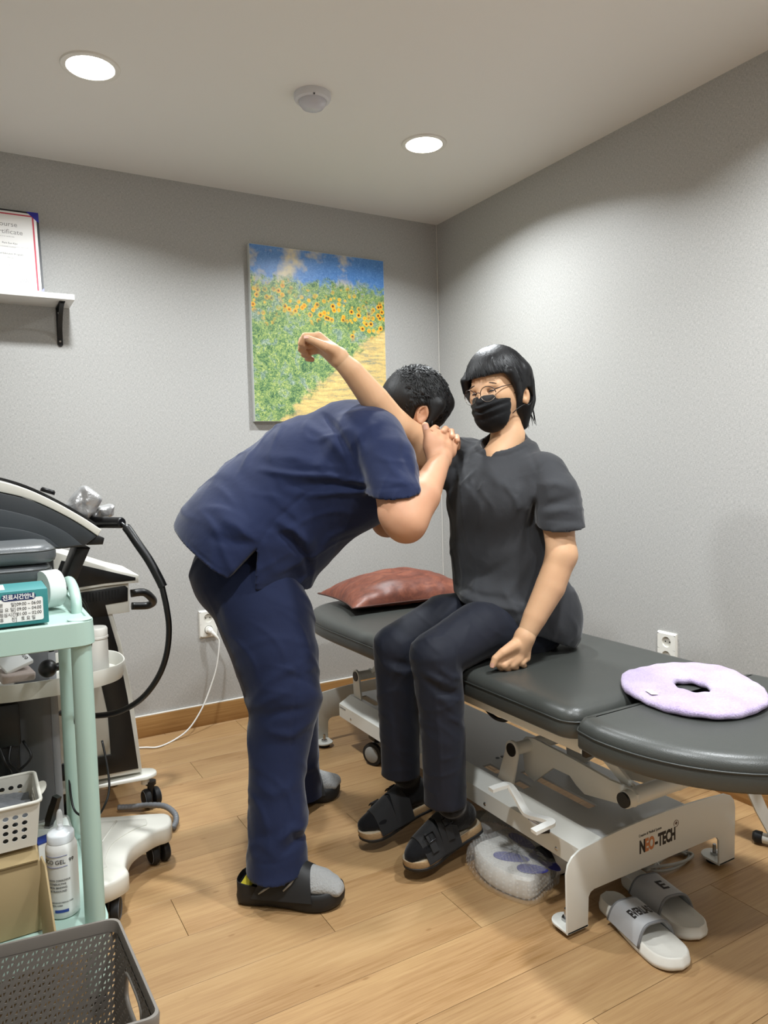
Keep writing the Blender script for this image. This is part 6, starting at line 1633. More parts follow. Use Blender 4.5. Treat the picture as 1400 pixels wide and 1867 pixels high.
def slipper(heel, toe, inner, parent):
    fr = foot_frame(heel, toe); h, d, s, u, L = fr
    cv = lambda a: 0.014 * max(0, (a - 0.78) / 0.22) ** 2
    so = sole('slipper', fr, 0.108, inner, [(0.006, 0.002), (0.0, 0.008), (-0.002, 0.022), (0.0, 0.036), (0.002, 0.046), (0.006, 0.049), (0.010, 0.045), (0.014, 0.032)], M_SLIP, parent, cv)
    # heel lip rising at the back
    pt = lambda a, b, z: h + d * (a * L) + s * b + u * z
    # foot in its sock
    fo = Field(np.minimum(h, h + d * L) - 0.07, np.maximum(h, h + d * L) + (0.07, 0.07, 0.22), 0.004)
    fo.chain([pt(0.20, 0, 0.072), pt(0.30, 0, 0.085), pt(0.55, 0, 0.075), pt(0.78, 0.004 * inner, 0.060), pt(0.93, -0.008 * inner, 0.052)], [0.033, 0.038, 0.040, 0.032, 0.022], 0.02, flat=(u, 0.95))
    fo.ell(pt(0.74, 0, 0.056), (0.055, 0.044, 0.022), (d, s, u), 0.02)
    for k, (a, b) in enumerate(((0.955, -0.026), (0.965, -0.010), (0.945, 0.006), (0.925, 0.02), (0.895, 0.033))):
        fo.cap(pt(0.82, b * inner * 0.9, 0.056), pt(a, b * inner, 0.050), 0.014, 0.0125 if k == 0 else 0.0105, 0.008)
    fo.cap(pt(0.28, 0, 0.085), pt(0.36, 0, 0.20), 0.034, 0.033, 0.02)
    fo.build('sock', M_SOCKG, parent, 2)
    # upper: thick band over the instep, joined to the sole, with slots
    def arch(a, k):  # a -1..1 across, k 0 (ankle side) .. 1 (toe side)
        al = 0.40 + 0.30 * k + (0.10 - 0.16 * k) * 0 - 0.17 * (1 - k) * abs(a) ** 2.2 * 1.3 + 0.05 * k * abs(a) ** 2
        top = 0.137 - 0.040 * k
        z = 0.030 + (top - 0.030) * (1 - abs(a) ** 2.4)
        return pt(al, 0.0575 * a * (1 + 0.02 * (1 - a * a)), z)
    aa = np.linspace(-1, 1, 31); ks = np.linspace(0, 1, 9)
    o_ = [[tuple(arch(a, k) + u * 0.003 + s * 0.003 * a) for a in aa] for k in ks]
    i_ = [[tuple(arch(a, k) - u * 0.003 - s * 0.004 * a) for a in aa] for k in ks[::-1]]
    MB().grid(o_ + i_, closed_v=True).build('upper', M_SLIP, so, 60)
    sl = lambda a, k: tuple(arch(a, k) + u * 0.006 + s * 0.0055 * a)
    for sg in (-1, 1):
        MB().tube([sl(sg * 0.88, 0.50), sl(sg * 0.76, 0.60), sl(sg * 0.60, 0.68)], [0.002, 0.003, 0.002], 6).build('slot', M_SOCKG, so, 180)
        MB().tube([sl(sg * 0.95, 0.10), sl(sg * 0.90, 0.16), sl(sg * 0.86, 0.24)], [0.0015, 0.003, 0.001], 6).build('slot', M_SOCKG, so, 180)
    # raised heel cup
    hp = sole_outline(L, 0.108, inner); hp = hp[hp[:, 0] < 0.42 * L]; hp = hp[np.argsort(np.arctan2(hp[:, 1], 0.42 * L - hp[:, 0]))]
    zz = lambda a: 0.048 + 0.016 * max(0, 1 - a / 0.40)
    MB().grid([[tuple(pt(p[0] / L, p[1] * k, z0 if z0 < 0.04 else zz(p[0] / L) + (z0 - 0.05))) for p in hp] for k, z0 in ((1.0, 0.03), (1.0, 0.047), (0.97, 0.050), (0.90, 0.050), (0.86, 0.046), (0.84, 0.03))]).build('heel_rim', M_SLIP, so, 60)
    return so, pt
so, pt = slipper((-1.6236, -1.3722, 0.0000), (-1.4013, -1.5587, 0.0000), 1, MAN)
so2, _ = slipper((-1.345, -0.905, 0.0), (-1.125, -0.975, 0.0), -1, MAN)
MB().grid([[tuple(pt(a, b, 0.0525 + dz)) for b in np.linspace(-0.03, 0.03, 7)] for a, dz in ((0.045, 0.0), (0.10, -0.004), (0.14, -0.008))]).build('insole', mat('yellow_insole', 'c2b32c', 0.6), so, 180)

# short black hair: cap plus tufts
M_HAIRM = m_hair('black_hair_short', '0b0b0c', 0.58)
Hf = Field(hc - 0.15, hc + 0.15, 0.0038)
Hf.ell(hc + hu * 0.010 - hf * 0.006, (0.104, 0.086, 0.103), (hf, hs, hu), 0.02)
Hf.ell(hc - hf * 0.045 - hu * 0.015, (0.062, 0.076, 0.068), (hf, hs, hu), 0.03)
Hf.chain([hc + hf * 0.075 + hu * 0.05, hc + hf * 0.084 - hu * 0.0, hc + hf * 0.088 - hu * 0.05], [0.032, 0.023, 0.010], 0.03)
Hf.chain([hc + hf * 0.060 + hs * 0.06 + hu * 0.03, hc + hf * 0.068 + hs * 0.066 - hu * 0.04], [0.022, 0.012], 0.02)
Hf.box(hc + hf * 0.14 - hu * 0.125, (0.10, 0.12, 0.075), (hf, hs, hu), 0.02, 0.01, 's')
Hf.ell(e - ear_b * 0.004 - FV * 0.01, (0.034, 0.022, 0.045), (ear_a, ear_b, FV), 0.008, 's')
Hf.box(hc - hf * 0.07 - hu * 0.105, (0.09, 0.12, 0.05), (hf, hs, hu), 0.01, 0.01, 's')
rh = random.Random(21)
for k in range(150):
    th, ph = rh.uniform(0, 2 * math.pi), math.acos(rh.uniform(-0.25, 1))
    dv = hu * math.cos(ph) + (hf * math.cos(th) + hs * math.sin(th)) * math.sin(ph)
    p = hc + hu * 0.010 - hf * 0.006 + dv * (0.103 - 0.017 * abs(dv @ hs))
    q = p + (hf * rh.uniform(-.3, 0.8) + hs * rh.uniform(-.6, .6) - hu * 0.3 + dv * 0.2) * 0.026
    Hf.crease([p, q], rh.choice([0.006, 0.004, -0.006]), 0.006)
HO = Hf.build('hair', M_HAIRM, MAN, 1)
def ribbon(pts, w):
    i0 = len(V); n = len(pts)
    for i, p in enumerate(pts):
        t = pts[min(i + 1, n - 1)] - pts[max(i - 1, 0)]; o = p - hcw; sd = np.cross(t, o); sd /= np.linalg.norm(sd) + 1e-9; o = o / np.linalg.norm(o)
        ww = w * (1.0 if 0 < i < n - 2 else 0.35 if i != n - 1 else 0.08)
        V.extend([tuple(p - sd * ww - o * 0.0006), tuple(p + o * 0.0008), tuple(p + sd * ww - o * 0.0006)])
    for i in range(n - 1):
        for k in (0, 1): Fc.append((i0 + i * 3 + k, i0 + i * 3 + k + 1, i0 + i * 3 + 4 + k, i0 + i * 3 + 3 + k))
def keepm(dv):
    if dv @ hf > 0.55 and dv @ hu < -0.35: return False
    p = hc + dv * 0.09
    if np.linalg.norm(p - e - FV * 0.02) < 0.056: return False
    return dv @ hu > -0.5
V, Fc = [], []; rs_ = random.Random(23)
hcm = hc + hu * 0.010 - hf * 0.006; RM = np.array((0.1055, 0.0875, 0.1045)); MF = np.array([hf, hs, hu])
def on_skull(p, off):
    q = MF @ (p - hcm) / RM; q /= np.linalg.norm(q); return hcm + MF.T @ (q * RM * (1 + off))
for k in range(2600):
    dv = rs_.uniform(-1, 1) * hf + rs_.uniform(-1, 1) * hs + rs_.uniform(-0.55, 1) * hu
    dv = dv / np.linalg.norm(dv)
    if not keepm(dv): continue
    p = on_skull(hcm + dv * 0.1, 0.0); t = hf * rs_.uniform(0.1, 0.9) + hs * rs_.uniform(-0.7, 0.7) - hu * rs_.uniform(-0.1, 0.7); t /= np.linalg.norm(t)
    L = rs_.uniform(0.016, 0.034) * (0.6 if dv @ hf < -0.5 else 1.0); cv = rs_.uniform(-9, 9); pts = []
    up = rs_.uniform(0.0, 0.06)
    for i in range(6):
        pts.append(on_skull(p, 0.004 + 0.10 * max(0, dv @ hf - 0.45) + up * (i / 5) ** 1.5))
        o = (p - hcm) / np.linalg.norm(p - hcm); t = t - o * (t @ o); t /= np.linalg.norm(t) + 1e-9
        t = t + np.cross(o, t) * cv * L / 5; p = p + t * L / 5
    hcw = hcm
    ribbon(pts, rs_.uniform(0.0012, 0.0026))
mk('hair_strands', V, Fc, M_HAIRM, HO, 180, kind='stuff', recalc=False)
MB().tube([(-0.9563, -1.3558, 1.2910), (-0.9594, -1.3571, 1.2809), (-0.9558, -1.3602, 1.2673)], 0.0014, 6).build('glasses_temple', M_BLACK, MAN, 180)

# ================================================================== seated woman
WOM = thing('person', (-0.75, -1.42, ZT), 'person in black mask, round glasses and charcoal T-shirt sitting on the bed, arm raised', 'person')
wf = A_((-0.88, -0.47, 0.0)); wf /= np.linalg.norm(wf); wl = np.cross(UV, wf)       # facing, her left
lo, hi = (-1.80, -1.90, 0.05), (-0.40, -0.95, 1.60)
B = Field(lo, hi, 0.0042)
B.chain([(-0.7266, -1.4480, 0.6571), (-0.7434, -1.4330, 0.8846), (-0.7503, -1.4135, 1.0926)], [0.11, 0.095, 0.10], 0.03, flat=(wf, 0.8))
B.cap((-0.7085, -1.5627, 1.1156), (-0.7490, -1.2698, 1.1715), 0.042, 0.045, 0.04)
B.cap((-0.7136, -1.4165, 1.1784), (-0.7157, -1.4133, 1.2824), 0.052, 0.047, 0.03)
B.cap((-0.7762, -1.4394, 1.1652), (-0.7163, -1.4342, 1.2297), 0.05, 0.045, 0.03)
# head
wc = A_((-0.7464, -1.4103, 1.3971))
gf = A_((-0.92, -0.33, -0.17)); gf /= np.linalg.norm(gf); gl = np.cross(UV, gf) + 0.10 * UV; gl /= np.linalg.norm(gl); gu = np.cross(gf, gl)
H3 = (gf, gl, gu)
B.ell(wc, (0.092, 0.073, 0.098), H3, 0.02)
B.ell(wc + gf * 0.035 - gu * 0.050, (0.058, 0.058, 0.062), H3, 0.04)
B.ell(wc + gf * 0.050 - gu * 0.092, (0.030, 0.034, 0.026), H3, 0.035)
for sg in (1, -1):
    B.ell(wc + gf * 0.058 + gl * 0.036 * sg - gu * 0.030, (0.030, 0.026, 0.024), H3, 0.02)          # cheek
    B.ell(wc + gf * 0.086 + gl * 0.031 * sg - gu * 0.012, (0.012, 0.018, 0.009), H3, 0.008, 's')     # eye socket
    B.ell(wc + gf * 0.078 + gl * 0.031 * sg - gu * 0.015, (0.0115, 0.0155, 0.0085), H3, 0.004)       # lids over the eye
    B.cap(wc + gf * 0.088 + gl * 0.016 * sg + gu * 0.005, wc + gf * 0.074 + gl * 0.048 * sg + gu * 0.004, 0.0075, 0.006, 0.010)
B.cap(wc + gf * 0.090 + gu * 0.0, wc + gf * 0.108 - gu * 0.036, 0.0085, 0.012, 0.016)
B.ell(wc + gf * 0.088 - gu * 0.062, (0.012, 0.022, 0.008), H3, 0.01)
we = wc + gl * 0.079 - gf * 0.014 - gu * 0.046
eb = -gf * 0.9 + gl * 0.45
B.ell(we, (0.028, 0.017, 0.009), (gu, eb, np.cross(gu, eb)), 0.006)
ringw = [we + gu * 0.028 * math.sin(t) + eb * (0.017 if math.cos(t) > 0 else 0.010) * math.cos(t) for t in np.linspace(-1.3, 2.6, 12)]
B.chain(ringw, [0.0042] * 12, 0.004)
B.ell(we - eb * 0.004 + gl * 0.008, (0.012, 0.007, 0.007), (gu, eb, np.cross(gu, eb)), 0.004, 's')
# left arm to the hand resting on the bed
B.chain([(-0.7067, -1.5820, 1.1025), (-0.7117, -1.6414, 0.9649), (-0.7255, -1.6684, 0.8847)], [0.044, 0.046, 0.041], 0.02)
B.chain([(-0.7255, -1.6684, 0.8847), (-0.7662, -1.6633, 0.7954), (-0.8192, -1.6565, 0.7131), (-0.8518, -1.6532, 0.6614)], [0.042, 0.043, 0.034, 0.0265], 0.02)
# right arm raised across the standing person's neck
B.chain([(-0.7583, -1.2642, 1.1754), (-0.9253, -1.3057, 1.1946), (-1.0795, -1.3445, 1.2711)], [0.050, 0.052, 0.046], 0.02)
B.ell((-0.9814, -1.3195, 1.1984), (0.07, 0.050, 0.058), (0.8 * RV - 0.6 * UV, FV, 0.6 * RV + 0.8 * UV), 0.03)
B.chain([(-1.0795, -1.3445, 1.2711), (-1.1530, -1.3485, 1.3492), (-1.2259, -1.3469, 1.4310), (-1.2588, -1.3371, 1.4636)], [0.046, 0.0425, 0.0325, 0.0265], 0.015)
# legs inside the trousers
B.chain([(-0.7527, -1.4793, 0.6572), (-1.0987, -1.5370, 0.6343), (-1.0783, -1.5670, 0.2356)], [0.06, 0.04, 0.034], 0.02)
B.chain([(-0.7290, -1.3541, 0.6593), (-1.1129, -1.3445, 0.6297), (-1.0996, -1.3632, 0.2490)], [0.06, 0.04, 0.034], 0.02)
HA = Field(np.min([(-0.9978, -1.6677, 0.5858), (-0.8404, -1.6802, 0.6963)], 0) - 0.05, np.max([(-0.9371, -1.5891, 0.5571), (-0.8005, -1.6348, 0.6829)], 0) + 0.05, 0.0021)
HA.chain([(-0.8192, -1.6565, 0.7131), (-0.8518, -1.6532, 0.6614)], [0.0300, 0.0263], 0.0)
mcp = [(-0.9191, -1.6469, 0.6164), (-0.8987, -1.6532, 0.6115), (-0.8776, -1.6564, 0.6059), (-0.8537, -1.6567, 0.6006)]
for q, r in zip(mcp, (0.0145, 0.0145, 0.0135, 0.0125)): HA.cap((-0.8560, -1.6533, 0.6588), q, 0.023, r, 0.012)
pip = [(-0.9471, -1.6497, 0.5965), (-0.9341, -1.6575, 0.5915), (-0.9091, -1.6605, 0.5882), (-0.8751, -1.6626, 0.5895)]
dip = [(-0.9317, -1.6423, 0.5814), (-0.9139, -1.6494, 0.5770), (-0.8873, -1.6508, 0.5762), (-0.8603, -1.6545, 0.5790)]
for a, b, c, r in zip(mcp, pip, dip, (0.0112, 0.0112, 0.0105, 0.0095)): HA.chain([a, b, c], [r + 0.001, r, r - 0.001], 0.003)
HA.ell((-0.9048, -1.6483, 0.5989), (0.028, 0.018, 0.017), (0.9 * RV - 0.1 * UV, FV, UV), 0.012)
HA.chain([(-0.9022, -1.6604, 0.6418), (-0.9393, -1.6576, 0.6280), (-0.9605, -1.6523, 0.6131), (-0.9693, -1.6509, 0.5956)], [0.017, 0.0125, 0.0105, 0.0085], 0.010)
HB = Field(np.min([(-1.3998, -1.3506, 1.4398), (-1.2631, -1.4218, 1.5343)], 0) - 0.05, np.max([(-1.3555, -1.2478, 1.4551), (-1.2114, -1.3228, 1.5548)], 0) + 0.05, 0.0021)
HB.chain([(-1.2259, -1.3469, 1.4310), (-1.2588, -1.3371, 1.4636)], [0.0290, 0.0263], 0.0)
km = [(-1.3280, -1.3452, 1.5216), (-1.3238, -1.3283, 1.5169), (-1.3154, -1.3130, 1.5075), (-1.3043, -1.3031, 1.4941)]
for q, r in zip(km, (0.0145, 0.014, 0.013, 0.012)): HB.cap((-1.2635, -1.3363, 1.4697), q, 0.0235, r, 0.012)
kf = [[km[0], (-1.3641, -1.3360, 1.5223), (-1.3725, -1.3269, 1.5035), (-1.3574, -1.3187, 1.4965)],
      [km[1], (-1.3627, -1.3131, 1.5154), (-1.3652, -1.3089, 1.4898), (-1.3498, -1.3043, 1.4836)],
      [km[2], (-1.3528, -1.2968, 1.5000), (-1.3509, -1.2948, 1.4787), (-1.3361, -1.2919, 1.4768)],
      [km[3], (-1.3362, -1.2853, 1.4871), (-1.3345, -1.2841, 1.4702), (-1.3222, -1.2833, 1.4678)]]
for f in kf: HB.chain(f, [0.0118, 0.0105, 0.0095, 0.0085], 0.003)
HB.chain([(-1.2851, -1.3495, 1.4837), (-1.3178, -1.3648, 1.4918), (-1.3474, -1.3643, 1.5037), (-1.3675, -1.3579, 1.5125)], [0.019, 0.0145, 0.0108, 0.0092], 0.010)
build_joined([(B, 2), (HA, 1), (HB, 1)], 'body', SK_W, WOM)
nail(A_((-1.3734, -1.3641, 1.5156)), -FV * 0.9 + UV * 0.5, -RV, 0.0052, WOM, M_NAIL)
nail(A_((-0.9758, -1.6568, 0.5980)), -FV - 0.3 * RV, (-0.1, 0, -1), 0.005, WOM, M_NAIL)
# eyes, brows
def facept(a, b, c): return wc + gl * a + gu * b + gf * c
for sg in (1, -1):
    pts = [tuple(facept(sg * (0.031 + 0.0135 * t), -0.0150 + 0.0035 * (1 - t * t), 0.0905 - 0.004 * t * t + (-0.006 if t * 1 > 0 else -0.001) * abs(t))) for t in np.linspace(-1, 1, 9)]
    MB().tube(pts, [0.0004, 0.0012, 0.0019, 0.0022, 0.0023, 0.0022, 0.002, 0.0014, 0.0005], 6).build('eye', M_BLACK, WOM, 180)
    pts = [tuple(facept(sg * (0.031 + 0.018 * t), 0.0085 + 0.003 * (1 - t * t) - 0.002 * t, 0.0905 - 0.005 * (1 + t) * 0.9)) for t in np.linspace(-1, 1, 8)]
    MB().tube(pts, [0.0012, 0.0026, 0.003, 0.003, 0.0028, 0.0024, 0.0016, 0.0006], 6).build('eyebrow', mat('brow', '4a3a30', 0.8) if sg > 0 else bpy.data.materials['brow'], WOM, 180)

# face mask
K = Field(wc - 0.16, wc + 0.16, 0.0036)
K.ell(wc + gf * 0.045 - gu * 0.058, (0.068, 0.068, 0.072), H3, 0.03)
K.ell(wc + gf * 0.058 - gu * 0.096, (0.044, 0.050, 0.042), H3, 0.03)
K.cap(wc + gf * 0.088 - gu * 0.026, wc + gf * 0.106 - gu * 0.048, 0.012, 0.016, 0.03)
K.half(wc - gu * 0.024 + gf * 0.08, gu - 0.12 * gf)
K.half(wc + gf * 0.034, -gf - 0.22 * gu)
for z, amp in ((-0.048, -0.005), (-0.056, 0.004), (-0.069, -0.005), (-0.077, 0.004), (-0.093, -0.004)):
    K.crease([facept(t, z + 0.012 * abs(t) / 0.06, 0.10 - 0.05 * (abs(t) / 0.06) ** 2) for t in np.linspace(-0.066, 0.066, 9)], amp, 0.0045, axis=gf)
MK = K.build('face_mask', m_cloth('black_mask', '0e0f11', '121316', 0.7, 30, 0.12, 0.1), WOM, 1, label='black pleated face mask')
MB().tube([tuple(facept(0.062, -0.036, 0.046)), tuple(facept(0.071, -0.033, 0.028)), tuple(facept(0.078, -0.026, 0.006)), tuple(we + gu * 0.022)], 0.0016, 6).build('ear_loop', M_BLACK, MK, 180)
MB().tube([tuple(facept(0.060, -0.092, 0.040)), tuple(facept(0.067, -0.082, 0.020)), tuple(facept(0.074, -0.076, 0.0)), tuple(we - gu * 0.026 + eb * 0.006)], 0.0016, 6).build('ear_loop', M_BLACK, MK, 180)
# round glasses
GLS = MB(); M_FR = mat('brown_frame', '2c1c18', 0.3); M_WIRE = mat('silver_wire', 'a8a29a', 0.25, 0.9)
m1, m2, m3 = MB(), MB(), MB()
for sg in (1, -1):
    q = [facept(sg * 0.032 + 0.0235 * math.cos(t), -0.019 + 0.0225 * math.sin(t), 0.117 - (0.012 * max(0, sg * math.cos(t)))) for t in np.linspace(0, 2 * math.pi, 41)]
    m1.tube([tuple(p) for p in q[:21]], 0.0014, 6); m2.tube([tuple(p) for p in q[20:]], 0.0008, 6)
    m1.tube([tuple(facept(sg * 0.0545, -0.009, 0.105)), tuple(facept(sg * 0.066, -0.006, 0.080)), tuple(facept(sg * 0.074, -0.006, 0.04)), tuple(facept(sg * 0.079, -0.012, 0.0))], [0.002, 0.0016, 0.0012, 0.0012], 6)
    m3.add([tuple(p) for p in q[:40]], [tuple(range(40))])
m1.tube([tuple(facept(t * 0.0095, -0.013 + 0.003 * (1 - t * t), 0.1175)) for t in np.linspace(-1, 1, 7)], 0.0013, 6)
GO = m1.build('glasses', M_FR, WOM, 180, label='round brown rimmed glasses'); m2.build('lower_rim', M_WIRE, GO, 180)
t_ = NT('lens'); t_.color('ffffff'); t_.set(Alpha=0.03, Roughness=0.02, Specular_IOR_Level=0.5); m3.build('lens', t_.m, GO, 20)

# bobbed hair
Q = Field(wc - (0.17, 0.17, 0.20), wc + 0.17, 0.0036)
Q.ell(wc + gu * 0.012 - gf * 0.010, (0.112, 0.094, 0.113), H3, 0.02)
Q.chain([wc - gf * 0.055 + gu * 0.0, wc - gf * 0.062 - gu * 0.06, wc - gf * 0.055 - gu * 0.125], [0.072, 0.060, 0.034], 0.03)
for sg in (1, -1):
    Q.chain([wc + gl * 0.062 * sg - gf * 0.035 + gu * 0.02, wc + gl * 0.060 * sg - gf * 0.045 - gu * 0.06, wc + gl * 0.040 * sg - gf * 0.045 - gu * 0.135], [0.040, 0.034, 0.017], 0.03)
# open the face below the fringe
Q.box(wc + gf * 0.115 - gu * 0.118, (0.10, 0.084, 0.152), H3, 0.03, 0.008, 's')
Q.box(wc + gf * 0.135 - gu * 0.10 + gl * 0.05, (0.10, 0.10, 0.105), H3, 0.02, 0.006, 's')
Q.ell(we + gl * 0.02 - gu * 0.006 + eb * 0.002, (0.028, 0.019, 0.045), (gu, eb, np.cross(gu, eb)), 0.006, 's')
Q.chain([wc + gl * 0.082 + gf * 0.045 + gu * 0.03, wc + gl * 0.082 + gf * 0.030 + gu * 0.0, wc + gl * 0.079 + gf * 0.016 - gu * 0.036], [0.013, 0.012, 0.004], 0.012)
Q.chain([wc - gl * 0.078 + gf * 0.055 + gu * 0.035, wc - gl * 0.082 + gf * 0.050 - gu * 0.0, wc - gl * 0.078 + gf * 0.045 - gu * 0.035], [0.014, 0.012, 0.004], 0.012)
rq = random.Random(8)
for k in range(120):
    a = rq.uniform(-1.35, 1.6); top_ = wc + gu * 0.125 + gl * rq.uniform(-.03, .02) - gf * 0.02
    dv = gl * math.sin(a) + gf * math.cos(a)
    p1 = wc + gu * 0.075 + dv * 0.088; p2 = wc + gu * 0.025 + dv * 0.106 + gl * 0.012
    Q.crease([top_ * 0.4 + p1 * 0.6, p1, p2], rq.choice([0.0025, -0.003]), 0.005)
for k in range(50):
    a = rq.uniform(1.2, 4.2); dv = gl * math.sin(a) + gf * math.cos(a)
    Q.crease([wc + gu * 0.07 + dv * 0.09, wc - gu * 0.01 + dv * 0.108, wc - gu * 0.10 + dv * 0.095], rq.choice([0.003, -0.0035]), 0.0055)
M_HAIRW = m_hair('black_hair_bob', '0a0a0d', 0.48)
WH = Q.build('hair', M_HAIRW, WOM, 1)
hcw = wc + gu * 0.012 - gf * 0.010
def surf_h(az, th, off):
    d = gf * math.cos(az) * math.sin(th) * 0.1125 + gl * math.sin(az) * math.sin(th) * 0.0945 + gu * math.cos(th) * 0.1135
    return hcw + d * (1 + off)
V, Fc = [], []; rs_ = random.Random(17)
for k in range(1250):
    az = rs_.uniform(-math.pi, math.pi); off = rs_.uniform(0.002, 0.022); sw = rs_.uniform(0.15, 0.45); th0 = math.radians(rs_.uniform(4, 40))
    a_end = az + sw * (1 if az > -0.9 else -0.3)
    c = math.cos(a_end); s_ = math.sin(a_end)
    if c > 0.30: th1 = math.radians(rs_.uniform(70, 80))                        # fringe
    elif c > -0.30 and s_ > 0: th1 = math.radians(rs_.uniform(82, 100))          # over the near ear
    elif c > -0.30: th1 = math.radians(rs_.uniform(72, 84))
    else: th1 = math.radians(rs_.uniform(95, 112))
    pts = [surf_h(az + (a_end - az) * (q ** 1.2), th0 + (th1 - th0) * q, off * (0.4 + 0.6 * q)) for q in np.linspace(0, 1, 8)]
    if c <= -0.30:                                       # falls on to the nape
        e_ = pts[-1]; dn = rs_.uniform(0.05, 0.10)
        pts += [e_ - gu * dn * 0.5 + gf * 0.010, e_ - gu * dn + gf * 0.022 - gl * s_ * 0.012]
    ribbon([np.array(p) for p in pts], rs_.uniform(0.0016, 0.0034))
mk('hair_strands', V, Fc, M_HAIRW, WH, 180, kind='stuff', recalc=False)
rr2 = random.Random(31); mm = MB()
for k in range(40):
    t = k / 39; base = wc - gf * (0.065 + rr2.uniform(-.02, .02)) + gl * (-0.07 + 0.14 * t) - gu * (0.115 + rr2.uniform(0, 0.02))
    mm.tube([tuple(base + gu * 0.05), tuple(base + gu * 0.015 - gf * 0.003), tuple(base - gu * rr2.uniform(0.012, 0.03) + gl * rr2.uniform(-.008, .008) - gf * rr2.uniform(-.004, .012))], [0.003, 0.0022, 0.0004], 5)
mm.build('hair_ends', M_HAIRW, WH, 180, kind='stuff')

# T-shirt
S = Field((-1.30, -1.90, 0.55), (-0.35, -0.95, 1.35), 0.0045)
S.chain([(-0.7252, -1.4313, 0.5829), (-0.7320, -1.4310, 0.6902), (-0.7508, -1.4230, 0.8843), (-0.7520, -1.4093, 1.0579)], [0.176, 0.174, 0.166, 0.165], 0.05, flat=(wf, 0.72))
S.cap((-0.6985, -1.5684, 1.1154), (-0.7491, -1.2818, 1.1640), 0.060, 0.060, 0.06)
S.cap((-0.7053, -1.4202, 1.1921), (-0.7100, -1.4157, 1.2166), 0.085, 0.06, 0.05)
S.ell((-0.6647, -1.5064, 0.6593), (0.10, 0.12, 0.13), (wf, wl, UV), 0.06)
S.cap((-0.7564, -1.5101, 0.6802), (-0.8197, -1.4427, 0.7113), 0.106, 0.098, 0.04)
S.ell((-0.6751, -1.4593, 0.6701), (0.108, 0.148, 0.14), (wf, wl, UV), 0.08)
S.ell((-0.8196, -1.4588, 1.0366), (0.075, 0.135, 0.09), (wf, wl, UV), 0.06)
S.wrinkle(0.004, 9, 5, 0.08, main=0.8 * RV + 0.5 * UV, spread=0.8, skip=((-0.7686, -1.4652, 1.1865), 0.10))
hb_ = A_((-0.8781, -1.5432, 0.6963)); hn = A_((-0.6836, -1.6159, 0.5938)) - A_((-0.9109, -1.4185, 0.7234)); hn = np.cross(hn, FV); hn = hn if hn[2] < 0 else -hn
S.half(hb_, hn)
L1 = sleeve([(-0.7056, -1.5762, 1.1123), (-0.7083, -1.6252, 1.0528), (-0.7098, -1.6570, 0.9257)], [0.066, 0.072, 0.071], (-0.7104, -1.6536, 0.9656), (0.12, 0.12, -1.0), S)
L1.crease([(-0.7922, -1.6554, 1.0884), (-0.7649, -1.6820, 1.0955), (-0.7114, -1.7024, 1.0783)], 0.006, 0.012, axis=FV)
L1.crease([(-0.7955, -1.6581, 1.0261), (-0.7614, -1.6884, 1.0365), (-0.6992, -1.7112, 1.0546)], -0.006, 0.012, axis=FV)
L1.crease([(-0.7896, -1.6627, 1.0104), (-0.7489, -1.6970, 1.0175), (-0.6949, -1.7171, 1.0077)], 0.005, 0.011, axis=FV)
L1.crease([(-0.8313, -1.6749, 0.9916), (-0.6981, -1.7516, 0.9847)], -0.002, 0.004, axis=FV)
smooth_join(S, L1, 0.03)
ar = A_((-1.0404, -1.3376, 1.2766)) - A_((-0.7612, -1.2622, 1.1791)); ar /= np.linalg.norm(ar)
L2 = sleeve([(-0.7535, -1.2669, 1.1752), (-0.8568, -1.2883, 1.1801), (-0.9872, -1.3282, 1.1914)], [0.064, 0.068, 0.072], *plane_px(A_((-0.9637, -1.3134, 1.2614)), A_((-0.9511, -1.3340, 1.0816)), -RV), S)
L2.a = np.minimum(L2.a, sleeve([(-0.7690, -1.2717, 1.1464), (-0.8992, -1.3020, 1.1351), (-0.9646, -1.3224, 1.1333)], [0.05, 0.055, 0.05], *plane_px(A_((-0.9637, -1.3134, 1.2614)), A_((-0.9511, -1.3340, 1.0816)), -RV), S).a)
smooth_join(S, L2, 0.03)
